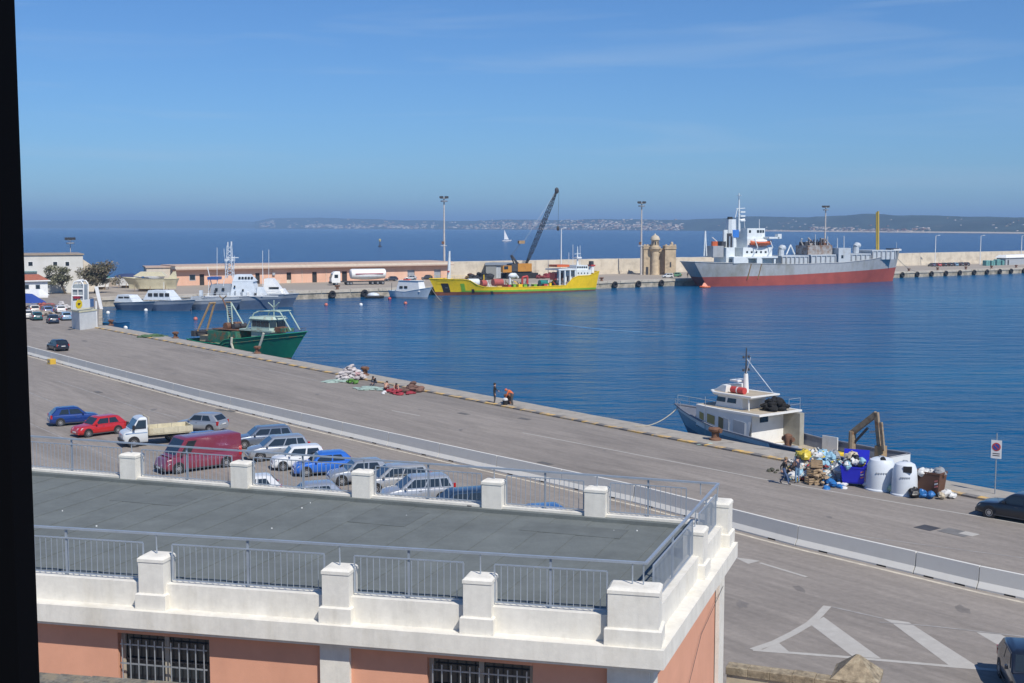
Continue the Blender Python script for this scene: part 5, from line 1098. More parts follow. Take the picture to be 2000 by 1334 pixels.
S = patrol('large grey patrol ship with lattice mast and blue awning', (385, 605), (536, 605), 6.4, 2.5, 3.2,
           [('superstructure', M_navl, 455, 550, 505, 578, .8, 3, 8), ('wheelhouse', M_navl, 458, 537, 500, 550.5, .66, 4, 12), ('aft_house', M_navy, 415, 556, 455, 578, .7, 2, 0), ('gun_platform', M_navl, 500, 562, 520, 579, .5, 4, 8)],
           windows=[(470 + 6 * k, 541, 474 + 6 * k, 545.5, .66) for k in range(5)] + [(462, 558, 465, 562, .82), (478, 565, 481, 569, .82), (425, 563, 430, 568, .72), (438, 563, 443, 568, .72)], antennas=[[(424, 556), (424, 484)], [(513, 560), (513, 490)], [(525, 578), (525, 488)]])
lm = None
for (dx, y) in ((-5, .3), (5, .3), (-5, -.3), (5, -.3)): lm = S.tb('mast_leg', M_navl, [(449 + dx * 1.4, 545, y), (448 + dx * .7, 480, y * .5)], .09)
for k in range(8):
    y0 = 542 - 7.5 * k; w_ = 7 - .45 * k; S.tb('lattice_brace', M_navl, [(449 - w_, y0, .25), (448 + w_, y0 - 7, .25)], .06); S.tb('lattice_brace', M_navl, [(448 + w_, y0, -.25), (449 - w_, y0 - 7, -.25)], .06)
S.tb('mast_yard', M_white, [(443, 504), (466, 504)], .09); S.bx('radar', M_navl, 440, 506, 458, 511, -.2, .2)
S.tb('mast_top', M_white, [(452, 480), (452, 472)], .16); S.tb('mast_top', M_white, [(445, 482), (445, 473)], .12)
S.bx('awning', pmat('awning_blue', (0.04, 0.10, 0.30)), 409, 541.5, 430, 547, -.5, .6)
for x in (411, 428): S.tb('awning_post', M_white, [(x, 578, .5), (x, 547, .5)], .06)
S.tb('davit', M_white, [(407, 572), (413, 556), (405, 523)], .10)
for k in range(10): S.bx(*(('deck_locker', rs.choice([M_navl, M_navy, M_dark, M_white])) + (395 + 13 * k + rs.uniform(0, 4), rs.uniform(567, 573), 401 + 13 * k, 579)), .55, .85)
for px, a, b in ((505, 556, 578), (470, 550, 572), (440, 546, 560)): S.tb('stay_post', M_white, [(px, b, .6), (px + 2, a, .6)], .07)
S.tb('crane_arm', M_white, [(492, 575, .4), (487, 560, .5), (497, 551, .5)], .12); S.bx('deck_edge', M_white, 408, 577.5, 549, 579.2, .985, 1.01); S.tb('aerial', M_navl, [(440, 545, -.2), (436, 486, -.2)], .06); S.tb('aerial', M_navl, [(458, 545, .3), (460, 500, .3)], .06)
S2 = patrol('white cabined patrol boat half hidden behind the large patrol ship', (450, 601), (566, 601), 6.0, 2.4, 3.0,
            [('cabin', M_white, 517, 545, 556, 576, .75, 2, 22), ('foredeck_house', M_white, 548, 565, 563, 577, .5, 2, 8)], windows=[(528, 561, 548, 565, .72)], antennas=[[(514, 545), (513, 520)]])
S3 = patrol('grey patrol boat with rounded cabin windows, middle of the three', (288, 607), (358, 609), 4.6, 1.9, 2.5,
            [('cabin', M_navl, 290, 568, 345, 586, .8, 8, 14)], windows=[(299 + 11 * k, 573, 307 + 11 * k, 580, .77) for k in range(4)], antennas=[[(320, 570), (320, 552)]])
S4 = patrol('small low grey patrol boat beside the quay corner', (222, 605), (281, 608), 4.0, 1.5, 2.1, [('cabin', M_navl, 234, 577, 270, 590, .75, 4, 10)], windows=[(241, 580, 250, 584, .70), (252, 580, 262, 584, .70)])
S5 = patrol('grey flat decked boat lying across the patrol ship bows', (372, 606), (452, 607), 4.4, 1.9, 2.4, [('cockpit', M_navy, 376, 580, 396, 588, .7, 2, 4)])
# small white fishing boat
S = Ship('fishing_boat', 'small white fishing boat with cabin left of the yellow tanker', 'boat', (757, 582), (826, 585), 3.4); L = S.P.len
S.hull([(-.4, 1.9), (L * .5, 1.75), (L + 1.6, 3.0)], 0, L, [([(-1, .35), (L + 3, .5)], M_navy, 'lower_hull'), (None, pmat('pale_blue_hull', (0.50, 0.57, 0.62)), 'upper_hull')], flare=.75, sternw=.6, bul=.3, deckm=M_tan)
c_ = loftbox(S, 'cabin', M_white, 780, 549, 826, 569, .8, 4, 4); S.bx('cabin_roof', M_white, 779, 547.5, 824, 549.3, -.75, .75, par=c_)
for x in (787, 796): S.bx('cabin_window', M_glass, x, 559, x + 6, 564, .74, .80, par=c_)
S.tb('mast', M_dark, [(765, 572), (765, 553)], .06); S.bx('roof_box', M_red, 790, 545.5, 800, 548, -.3, .3)
S = Ship('dinghy', 'dark inflatable dinghy under a pale cover beside the mole', 'boat', (714, 583), (748, 583), 2.2); L = S.P.len
g = MB()
for sd in (1, -1): g.path([Vector((x, sd * y, .35)) for x, y in ((0, .85), (L * .6, .85), (L * .85, .55), (L, .05))], .32, n=8)
g.obj('tube', M_black, S.t); MB().ell((L * .42, 0, .75), (L * .36, .85, .7), jit=.05).obj('cover', M_navl, S.t, smooth=True); MB().box(-.4, .1, -.25, .25, .2, 1.1).obj('outboard', M_black, S.t)
S = Ship('rowing_skiff', 'blue open skiff moored behind the fuel kiosk', 'boat', (192, 640), (242, 643), 2.2); L = S.P.len
S.hull([(-.1, .95), (L * .5, .85), (L + .4, 1.25)], 0, L, [(None, pmat('skiff_blue', (0.02, 0.12, 0.26)), 'hull')], flare=.8, sternw=.7, bul=.35, deckm=M_wood)
for f in (.25, .55): MB().box(L * f, L * f + .25, -.9, .9, .62, .68).obj('thwart', M_wood, S.t)
S.tb('oar_post', M_grey, [(200, 633), (203, 622)], .05)
# boats standing on land in the boatyard
def dryboat(label, px0, px1, pyg, B, m, top, deck=None, flip=False):
    a, b = (px0, pyg), (px1, pyg)
    s = Ship('dry_boat', label, 'boat', b if flip else a, a if flip else b, B, 'boats propped up in the boatyard', z=0.0); s.t.location.z = 1.5; L = s.P.len
    s.hull([(-.2, top), (L * .5, top - .15), (L + .8, top + .35)], .3, L - .8, [(None, m, 'hull')], flare=.35, sternw=.75, bul=.1, deckm=deck or m)
    for f in (.2, .5, .8):
        for sd in (1, -1): MB().tube((L * f, sd * B * .45, -1.5), (L * f, sd * B * .32, .3), .07).obj('prop', M_wood, s.t)
    MB().box(L * .25, L * .75, -.12, .12, -1.5, -.7).obj('keel_block', M_wood, s.t); return s
s = dryboat('cream racing yacht hull with raised tail on stands', 242, 343, 570, 3.4, pmat('cream_gelcoat', (0.62, 0.57, 0.40)), 1.7, flip=True)
MB().prism([(0, 1.5), (2.4, 1.5), (.9, 3.4), (.3, 3.5)], -.12, .12).obj('tail_fin', MATS['cream_gelcoat'], s.t); loftbox(s, 'cabin', MATS['cream_gelcoat'], 262, 543, 325, 552, .5, 14, 8)
for (lb, a, b, g_, m) in (('navy covered boat on stands behind the cream yacht', 222, 270, 563, (0.03, 0.05, 0.13)), ('teal covered boat on stands under the larger tree', 165, 215, 566, (0.04, 0.16, 0.15)), ('white motor boat on stands by the pink warehouse', 282, 318, 560, (0.62, 0.66, 0.70))):
    nm = 'boat_cover_' + str(a); s = dryboat(lb, a, b, g_, 2.8, M_white, 1.2); L = s.P.len; c_ = MB().ell((L * .5, 0, 1.4), (L * .5, 1.3, .9), jit=.04).obj('cover', pmat(nm, m, rough=.8), s.t, smooth=True)
# sailing boat out in the bay
p = G(989, 471, WATER); sb = thing('sailing_boat', 'white sailing yacht out in the bay', 'boat', (p.x, p.y, WATER), R(15))
MB().loft([[(-5, -1.3, 0), (4, -1.0, 0), (6, 0, 0), (4, 1.0, 0), (-5, 1.3, 0)], [(-5.4, -1.6, 1.3), (4.4, -1.2, 1.4), (7, 0, 1.6), (4.4, 1.2, 1.4), (-5.4, 1.6, 1.3)]]).obj('hull', M_white, sb)
MB().tube((-2.6, 0, 1.2), (-2.6, 0, 13.8), .12).obj('mast', M_white, sb); MB().loft([[(-2.5, -.03, 2.2), (3.0, -.4, 2.0), (3.0, -.34, 2.0), (-2.5, .03, 2.2)], [(-2.5, -.03, 13.2), (-2.3, -.1, 13.2), (-2.3, -.04, 13.2), (-2.5, .03, 13.2)]]).obj('sail', mat('sail_cloth', (0.85, 0.85, 0.83), var=0), sb)
p = G(742, 482, WATER); bo = thing('channel_beacon', 'small lit channel beacon standing in the open sea', 'beacon', (p.x, p.y, WATER))
MB().lathe([(1.6, -.5), (1.6, .8), (.5, 1.2), (.35, 4.5)], 10).obj('post', M_dark, bo); MB().lathe([(.8, 4.5), (1.0, 5.0), (1.0, 6.4), (.2, 7.2)], 10).obj('lantern', mat('beacon_yellow', (0.5, 0.42, 0.2)), bo)
# mooring buoys
pb = pmat('pink_buoy', (0.55, 0.16, 0.12)); 
for px, py, m, lb in ((382, 625, pb, 'pink mooring buoy left of the green trawler'), (211, 613, M_white, 'white buoy beside the blue skiff mast'), (637, 597, pb, 'dull pink buoy off the mole below the lorry'), (705, 597, M_white, 'white buoy below the dinghy'),
                      (761, 585, M_red, 'red buoy at the fishing boat stern'), (792, 594, pb, 'pink buoy under the fishing boat bow'), (370, 607, M_orange, 'orange buoy at the middle patrol boat bow'), (285, 608, M_white, 'white buoy between two patrol boats'), (246, 642, M_white, 'white buoy at the skiff bow'), (232, 594, M_white, 'white ball fender on the low patrol boat')):
    p = G(px, py, WATER); b_ = thing('mooring_buoy', lb, 'buoy', (p.x, p.y, WATER), 0, 'mooring buoys'); MB().ell((0, 0, .2), (.42, .42, .42)).obj('ball', m, b_, smooth=True); MB().tube((0, 0, .55), (0, 0, .75), .08).obj('eye', M_dark, b_)

# ================================================================== THE MOLE
PM = PL(MA, ME)
M_pink = mat('pink_warehouse_plaster', (0.72, 0.43, 0.30), rough=.9, var=.08, scale=.3, dirt=(0.76, 0.52, 0.40), damt=.42, dscale=.15, dw=.3)
M_eave = mat('warehouse_eave', (0.48, 0.36, 0.29), rough=.85, var=.1); M_cream = mat('cream_concrete', (0.62, 0.55, 0.45), rough=.85, var=.1)
P = PL(G(395, 557).xy, G(878, 545).xy); L = P.len; x0 = P.x(345, 557)
ws = thing('warehouse', 'long low pink warehouse with dark doors on the mole', 'building', P.loc, P.rz)
H_ = P.z(700, 521); holes = [(390, 399, 'd'), (499, 507.5, 'd'), (560, 569, 'd'), (610, 619, 'd'), (668, 678, 'd'), (796, 810, 'g'), (848, 861, 'g')]
cuts = [x0] + [P.x(p) for h in holes for p in h[:2]] + [L]
for a, b in zip(cuts[0::2], cuts[1::2]): MB().box(a, b, 0, .35, 0, H_).obj('wall', M_pink, ws)
for h in holes:
    a, b = P.x(h[0]), P.x(h[1]); MB().box(a, b, .02, .34, 3.0, H_).obj('lintel', M_pink, ws)
    MB().box(a, b, .22, .30, 0, 3.0).obj('door', mat('dark_doorway', (0.03, 0.027, 0.025), rough=.7) if h[2] == 'd' else mat('grey_roller_door', (0.30, 0.32, 0.35), rough=.6), ws)
MB().box(x0, L, .36, 14, 0, H_ - .1).obj('rear_body', M_pink, ws)
MB().box(x0 - .5, L + .8, -1.5, 14.5, H_, H_ + .35).obj('eave', M_eave, ws); MB().box(x0 - .6, L + .9, -1.1, 14.6, H_ + .352, H_ + .85).obj('roof_slab', M_cream, ws); MB().box(x0 - .4, L + .7, -.7, 14.2, H_ + .852, H_ + 1.15).obj('roof', M_eave, ws)
w_ = MB().box(P.x(370), P.x(382), -.03, .01, 1.3, 2.9).obj('window', M_grey, ws); MB().box(P.x(371), P.x(381), -.05, -.031, 1.5, 2.8).obj('pane', M_glass, w_)
for px in (532, 590, 637): MB().tube((P.x(px), -.1, 0), (P.x(px), -.1, H_ - .1), .07).obj('downpipe', M_cream, ws)
for px in (534, 655): MB().cbox(P.x(px) - .4, P.x(px) + .4, -.5, -.01, 2.3, 3.0, .05).obj('air_unit', M_grey, ws)
P = PL(G(287, 558).xy, G(346, 557).xy); an = thing('warehouse_annex', 'cream flat roofed annex left of the pink warehouse', 'building', P.loc, P.rz)
MB().box(0, P.len, 0, 9, 0, P.z(310, 523)).obj('wall', M_cream, an); MB().box(-.3, P.len + .3, -.3, 9.3, P.z(310, 523), P.z(310, 520.5)).obj('roof', M_eave, an); MB().box(P.x(316), P.x(321), -.04, .01, 2.8, 3.5).obj('vent', M_dark, an)
MB().box(P.x(296), P.x(311), -.05, .01, 0, 2.9).obj('door', M_navl, an)
# tanker lorry
P = PL(G(650, 557.5).xy, G(757, 555.5).xy); lt = thing('tanker_lorry', 'white articulated tanker lorry with a striped tank on the mole', 'lorry', P.loc, P.rz); L = P.len
cabx = P.x(672); MB().loft([[(-.3, 0, .7), (cabx - 1.0, 0, .7), (cabx - 1.0, 2.4, .7), (-.3, 2.4, .7)], [(-.35, 0, 1.9), (cabx - 1.0, 0, 1.9), (cabx - 1.0, 2.4, 1.9), (-.35, 2.4, 1.9)], [(.15, .08, 3.3), (cabx - 1.0, .08, 3.3), (cabx - 1.0, 2.32, 3.3), (.15, 2.32, 3.3)], [(.8, .2, 3.75), (cabx - 1.1, .2, 3.75), (cabx - 1.1, 2.2, 3.75), (.8, 2.2, 3.75)]]).obj('cab', M_white, lt)
MB().hexa([(-.36, .15, 2.0), (-.36, 2.25, 2.0), (.06, 2.2, 3.1), (.06, .2, 3.1), (-.40, .15, 2.0), (-.40, 2.25, 2.0), (.02, 2.2, 3.1), (.02, .2, 3.1)]).obj('windscreen', M_glass, lt); MB().box(.5, 1.5, -.03, .0, 2.0, 2.9).obj('side_window', M_glass, lt)
MB().box(-.55, -.2, -.05, 2.45, .45, 1.0).obj('bumper', M_dark, lt); MB().box(cabx - 1.0, L - .2, .7, 1.7, .8, 1.1).obj('chassis', M_dark, lt)
a, b = P.x(686), P.x(755); rg = lambda x, r, zc: [(x, 1.2 + r * math.cos(t), zc + r * .95 * math.sin(t)) for t in [2 * math.pi * j / 16 for j in range(16)]]
tk = MB().loft([rg(a, 1.0, 3.15), rg(a + .25, 1.4, 3.0), rg((a + b) / 2 - 1.5, 1.55, 2.85), rg((a + b) / 2 + 1, 1.55, 2.85), rg(b - .25, 1.4, 3.0), rg(b, 1.0, 3.15)]).obj('tank', M_white, lt, smooth=40)
MB().box(a + 1.2, b - 1.0, -.40, -.28, 2.9, 3.15).obj('tank_stripe', pmat('tank_stripe_red', (0.35, 0.08, 0.10)), tk); MB().box(a + 2.2, b - 1.8, -.36, -.2, 2.2, 2.4).obj('tank_stripe', M_grey, tk); MB().box(a + .5, b - .5, 1.0, 1.4, 4.3, 4.42).obj('walkway', M_steel, tk)
for x in (P.x(657), P.x(680), P.x(686), P.x(728), P.x(738), P.x(748)):
    for y in (.18, 2.2): wh_ = wheel(lt, x, y, .5, .32)
# cars on the mole
mg = 'cars parked on the mole'
for kd, c, px, py, a_, lb in (('hatch', SIL, 801, 547, 200, 'silver car in front of the grey warehouse door'), ('hatch', (0.02, 0.02, 0.025), 832, 546, 200, 'black car at the right end of the pink warehouse'), ('hatch', (0.03, 0.03, 0.04), 764, 549, 205, 'dark car just behind the tanker lorry'),
                              ('small', (0.6, 0.62, 0.62), 1304, 543, 190, 'small white van parked below the stone tower'), ('hatch', (0.08, 0.22, 0.12), 1319, 541, 190, 'green car parked beside the white van')):
    q = G(px, py); car(kd, c, (q.x, q.y, 0), R(a_), lb, mg, simple=True)
for k, (c, nm) in enumerate((((0.04, 0.05, 0.10), 'dark blue car, first of the row by the breakwater'), ((0.40, 0.05, 0.04), 'red car in the row by the breakwater'), ((0.02, 0.02, 0.02), 'black car beside the red car in the breakwater row'), ((0.03, 0.03, 0.03), 'black car left of the light blue one in the breakwater row'), ((0.12, 0.26, 0.38), 'light blue car in the row by the breakwater'), ((0.05, 0.05, 0.055), 'dark grey car right of the light blue one'), ((0.025, 0.025, 0.03), 'black car, last of the row by the breakwater'))):
    q = G(1820 + 11 * k, 520.5 - .25 * k); car('hatch', c, (q.x, q.y, 0), PM.rz + R(70), nm, 'row of cars by the breakwater', simple=True)
# floodlight masts and lamp posts
def floodmast(px, py, top, label, r=.38, heads=True):
    g_ = G(px, py); P_ = PL(g_.xy, g_.xy + Vector((1, 0))); h = P_.z(px, top); t = thing('floodlight_mast', label, 'light mast', (g_.x, g_.y, 0), 0, 'floodlight masts')
    MB().tube((0, 0, 0), (0, 0, h), r, r * .5, n=10).obj('pole', mat('weathered_mast', (0.50, 0.47, 0.44), rough=.6, var=.15), t, smooth=35)
    pf = MB().lathe([(1.0, h - 1.3), (1.1, h - 1.2), (1.1, h - .9), (.3, h - .8)], 12).obj('platform', M_steel, t)
    if heads:
        for k in range(6): a_ = k * math.pi / 3; MB().box(1.1 * math.cos(a_) - .3, 1.1 * math.cos(a_) + .3, 1.1 * math.sin(a_) - .2, 1.1 * math.sin(a_) + .2, h - .2, h + .45).obj('floodlight', M_dark, pf)
        MB().path([(1.1 * math.cos(k * math.pi / 3), 1.1 * math.sin(k * math.pi / 3), h - .25) for k in range(7)], .06).obj('ring', M_steel, pf); MB().box(-.8, .0, -.3, .3, h * .42, h * .42 + .9).obj('junction_box', M_rust, t); MB().box(-1.1, .9, -.4, .4, h * .40, h * .40 + .1).obj('service_step', M_white, t)
    return t
floodmast(868, 542.5, 386, 'tall floodlight mast behind the end of the pink warehouse'); floodmast(1252, 537, 396, 'tall floodlight mast beside the stone tower'); floodmast(1610, 527, 404, 'tall floodlight mast rising behind the cargo ship')
t = floodmast(140, 560, 467, 'slim floodlight mast by the white harbour offices', .16)
def lamppost(px, py, top, label):
    g_ = G(px, py); h = PL(g_.xy, g_.xy + Vector((1, 0))).z(px, top); t = thing('lamp_post', label, 'lamp post', (g_.x, g_.y, 0), 0, 'lamp posts on the mole')
    MB().tube((0, 0, 0), (0, 0, h), .2, .12, n=8).obj('pole', M_white, t); MB().tube((0, 0, h), (.9, -.3, h + .25), .08).obj('arm', M_white, t); MB().cbox(.6, 1.6, -.55, -.1, h + .2, h + .4, .05).obj('lamp_head', M_navl, t)
for px, py, tp, lb in ((1826, 519, 461, 'white lamp post above the row of cars'), (1914, 517, 461, 'white lamp post left of the teal bundles'), (1994, 515, 461, 'white lamp post at the right edge'), (1096, 540, 447, 'slim lamp post behind the yellow tanker bridge')): lamppost(px, py, tp, lb)
# stone tower
M_tow = mat('tower_sandstone', (0.54, 0.43, 0.29), rough=.92, var=.2, scale=.7, dirt=(0.36, 0.29, 0.20), damt=.43, dscale=.6, bump=.6, bscale=4)
P = PL(G(1257, 537).xy, G(1322, 537).xy); tw_ = thing('stone_tower', 'old sandstone guard tower with domed turret on the mole', 'tower', P.loc, P.rz); L = P.len
def blk(a, b, top, y0, y1, nm, cren=True):
    x0_, x1_ = P.x(a), P.x(b); z_ = P.z((a + b) / 2, top); o = MB().box(x0_, x1_, y0, y1, 0, z_).obj(nm, M_tow, tw_); MB().box(x0_ - .25, x1_ + .25, y0 - .25, y1 + .25, z_ - .7, z_ - .35).obj('string_course', M_tow, o)
    MB().box(x0_ - .12, x1_ + .12, y0 - .12, y1 + .12, z_ + .002, z_ + .35).obj('parapet', M_tow, o)
    if cren:
        n_ = 3
        for k in range(n_): xx = x0_ + (x1_ - x0_ - .6) * k / (n_ - 1); MB().box(xx, xx + .6, y0 - .1, y0 + .5, z_ + .352, z_ + .8).obj('merlon', M_tow, o)
    return o
blk(1258, 1272, 482, 1.5, 7, 'left_block'); rb_ = blk(1299, 1320, 482, 0.5, 7, 'right_block'); blk(1271, 1300, 488, 3, 8, 'gate_block', False)
cxx = P.x(1279.5); rr_ = P.len * 9 / 65; tu = MB().lathe([(rr_ * 1.0, 0), (rr_ * .82, 1.4), (rr_ * .82, P.z(1280, 492)), (rr_ * 1.25, P.z(1280, 486)), (rr_ * 1.25, P.z(1280, 482)), (rr_ * .9, P.z(1280, 481.5)), (rr_ * .8, P.z(1280, 469))], 18, (cxx, 1.2)).obj('turret', M_tow, tw_, smooth=30)
MB().lathe([(rr_ * 1.05, P.z(1280, 469)), (rr_ * 1.05, P.z(1280, 467)), (rr_ * .8, P.z(1280, 462)), (rr_ * .2, P.z(1280, 458.5)), (.1, P.z(1280, 456))], 18, (cxx, 1.2)).obj('dome', mat('pale_dome', (0.52, 0.45, 0.34), rough=.9), tu, smooth=40)
for a_ in (-2.2, -1.57, -.9): MB().box(cxx + rr_ * .84 * math.cos(a_) - .25, cxx + rr_ * .84 * math.cos(a_) + .25, 1.2 + rr_ * .84 * math.sin(a_) - .12, 1.2 + rr_ * .84 * math.sin(a_) + .12, P.z(1280, 478), P.z(1280, 472)).obj('loophole', M_dark, tu)
MB().box(P.x(1308), P.x(1311), .46, .52, 2.5, 4.2).obj('loophole', M_dark, rb_); MB().box(P.x(1262), P.x(1267), 1.46, 1.52, 0, 2.6).obj('door', M_dark, tw_); MB().ell((P.x(1313), 2, P.z(1313, 477.5)), (.5, .5, .9)).obj('finial', M_tow, rb_)
# mobile crane
P = PL(G(990, 545).xy, G(1052, 543.5).xy); ck = thing('mobile_crane', 'orange lattice boom crane standing on the mole behind the yellow tanker', 'crane', P.loc, P.rz)
M_co = pmat('crane_orange', (0.50, 0.23, 0.035), dirt=(0.35, 0.15, 0.04), damt=.38, dscale=.5); pz = lambda px, py: P(px, py)
def cbx(nm, m, a, b, c, d, y0, y1, par=None): (xa, za), (xb, zb) = P(a, b), P(c, d); return MB().box(min(xa, xb), max(xa, xb), y0, y1, min(za, zb), max(za, zb)).obj(nm, m, par or ck)
for y in (0, 3.2): cbx('track', M_black, 991, 534, 1051, 545, y, y + .9)
cbx('undercarriage', M_dark, 1000, 530, 1042, 536, .9, 3.2); hs = cbx('machine_house', M_co, 1013, 515, 1040, 530, .4, 3.7); cbx('operator_cab', M_co, 983, 519, 1000, 532, .2, 1.6); cbx('cab_window', M_glass, 985, 520, 993, 526, .15, .2); cbx('counterweight', M_dark, 1001, 516, 1012.8, 530, .5, 3.6)
(xa, za), (xb, zb) = P(1034, 517), P(1094, 372); A, B_ = Vector((xa, 2, za)), Vector((xb, 2, zb)); d = (B_ - A); n1 = Vector((-d.z, 0, d.x)).normalized()
N_ = 22; bm_ = MB(); br_ = MB()
def bp_(i, sx, sy): f = i / N_; w_ = (.16 + .32 * min(1, f * 5, (1 - f) * 5)) ; return A + d * f + n1 * sx * w_ + Vector((0, sy * w_, 0))
for sx in (1, -1):
    for sy in (1, -1): bm_.path([bp_(i, sx, sy) for i in range(N_ + 1)], .10, n=5)
for i in range(N_):
    for sy in (1, -1): br_.tube(bp_(i, 1 if i % 2 else -1, sy), bp_(i + 1, -1 if i % 2 else 1, sy), .07, n=4)
    for sx in (1, -1): br_.tube(bp_(i, sx, 1 if i % 2 else -1), bp_(i + 1, sx, -1 if i % 2 else 1), .07, n=4)
M_boom = mat('boom_navy_black', (0.010, 0.012, 0.018), rough=.7, var=.2); bo_ = bm_.obj('boom', M_boom, ck); br_.obj('boom_lacing', M_boom, bo_); MB().ell(B_, (.7, .6, 1.0)).obj('boom_head', M_dark, bo_)
xt, zt = P(1005, 499); MB().path([Vector((P.x(1013), 1.2, P.z(1013, 516))), Vector((xt, 1.6, zt)), Vector((P.x(1016), 1.2, P.z(1016, 516)))], .22).obj('gantry', M_dark, ck); MB().path([Vector((P.x(1013), 2.8, P.z(1013, 516))), Vector((xt, 2.4, zt)), Vector((P.x(1022), 2.8, P.z(1022, 516)))], .22).obj('gantry', M_dark, ck)
MB().path([Vector((xt, 2, zt)), Vector((P.x(1024), 2, P.z(1024, 474)))], .06).obj('pendant', M_dark, ck); cbx('spreader', M_brown, 1019, 470, 1030, 476, 1.5, 2.5)
MB().path([Vector((P.x(1030), 2, P.z(1030, 471))), B_], .035).obj('pendant', M_steel, ck); MB().path([B_ + Vector((.8, 0, 0)), Vector((P.x(1096), 2, P.z(1096, 445)))], .04).obj('hoist_rope', M_dark, ck); MB().ell((P.x(1096), 2, P.z(1096, 446)), (.5, .4, .8)).obj('hook_block', M_dark, ck)
# shed and clutter behind the yellow tanker
P = PL(G(949, 543).xy, G(1002, 543).xy); sh = thing('metal_shed', 'grey corrugated shed beside the crane', 'shed', P.loc, P.rz); L = P.len; h0 = P.z(960, 518)
MB().box(0, L * .38, 0, 5, 0, h0).obj('wall', mat('shed_grey', (0.27, 0.28, 0.27), var=.1), sh)
for k in range(6): MB().box(L * .38 + k * L * .10, L * .38 + (k + 1) * L * .10 - .06, .2, 5, 0, h0 - .1).obj('panel', M_shipb, sh)
MB().hexa([(-.3, -.3, h0), (L + .3, -.3, h0), (L + .3, 5.2, h0 + .6), (-.3, 5.2, h0 + .6), (-.3, -.3, h0 + .15), (L + .3, -.3, h0 + .15), (L + .3, 5.2, h0 + .75), (-.3, 5.2, h0 + .75)]).obj('roof', mat('shed_roof', (0.22, 0.25, 0.28)), sh)
rc = random.Random(21)
def heap(nm, label, cat, px, py, r, h, m, num=16, jit=.25, sz=.4, group=None, flat=1.0):
    q = G(px, py); g = MB()
    for k in range(num):
        a_, d_ = rc.uniform(0, 6.28), rc.random() ** .6; hh = h * (1 - d_ * .8); s_ = sz * rc.uniform(.6, 1.2)
        g.ell((r * d_ * math.cos(a_), r * d_ * .7 * math.sin(a_), hh * rc.uniform(.3, .8)), (s_ * 1.2, s_, s_ * .7 * flat), n=8, m=5, jit=jit, rg=rc)
    o = g.obj(nm, m, None, smooth=50, loc=q, rz=rc.uniform(0, 3)); return tag(o, label, cat, group)
heap('gravel_heap', 'black heap of ballast in front of the grey shed', 'heap', 937, 546, 4.2, 3.6, M_black, 26, .2, 1.1)
heap('scrap_heap', 'rusty scrap heap behind the tanker mast', 'scrap', 921, 545, 2.2, 2.6, M_rust, 14, .3, .7)
heap('net_pile', 'dark red net pile behind the tanker bridge', 'net', 1075, 543, 3.5, 2.2, mat('dark_red_net', (0.22, 0.03, 0.04), rough=.9), 20, .3, .7)
heap('net_pile', 'dark red net pile right of the crane tracks', 'net', 1056, 544, 2.4, 1.8, mat('dark_red_net2', (0.20, 0.04, 0.04), rough=.9), 14, .3, .6)
for k, (px, py, w_, lb) in enumerate(((1187, 533, 4.0, 'orange plastic barrier nearest the yellow tanker stern'), (1208, 531, 2.6, 'orange plastic barrier in the middle of three by the breakwater'), (1238, 529, 4.2, 'orange plastic barrier beside the floodlight mast'))):
    q = G(px, py); b_ = thing('plastic_barrier', lb, 'barrier', q, PM.rz, 'orange barriers by the breakwater')
    MB().loft([[(0, -.3, 0), (w_, -.3, 0), (w_, .3, 0), (0, .3, 0)], [(.1, -.12, 1.3), (w_ - .1, -.12, 1.3), (w_ - .1, .12, 1.3), (.1, .12, 1.3)]]).obj('body', pmat('barrier_orange', (0.60, 0.20, 0.12)), b_); MB().box(.2, w_ - .2, -.27, -.2, .5, .75).obj('band', M_white, b_)
for k in range(5):
    q = G(1926 + 10.5 * k, 519 - .4 * k); b_ = thing('pipe_bundle', ['teal bundle at the left end of the stack', 'second teal bundle from the left of the stack', 'middle teal bundle of the stack', 'fourth teal bundle from the left of the stack', 'teal bundle next to the grey hut'][k], 'bundle', q, PM.rz, 'teal bundles by the breakwater')
    MB().cbox(-1.2, 1.2, -1, 1, 0, 2.0 + .5 * rc.random(), .2).obj('wrap', pmat('teal_wrap', (0.12, 0.30, 0.29), rough=.7, var=.3), b_); MB().box(-.1, .1, -1.02, 1.02, .1, 2.0).obj('strap', M_dark, b_)
P = PL(G(1964, 518).xy, G(2040, 515).xy); hu = thing('harbour_hut', 'grey hut with a white curved roof by the breakwater', 'hut', P.loc, P.rz); MB().box(0, P.len, 0, 4, 0, 3.0).obj('wall', M_grey, hu); MB().loft([[(-.6, -.5, 3.0), (P.len, -.5, 3.0), (P.len, 4.5, 3.0), (-.6, 4.5, 3.0)], [(.8, .4, 4.2), (P.len, .4, 4.2), (P.len, 3.6, 4.2), (.8, 3.6, 4.2)]]).obj('roof', M_white, hu); MB().box(1.5, 2.6, -.03, 0, 0, 2.2).obj('door', M_dark, hu)
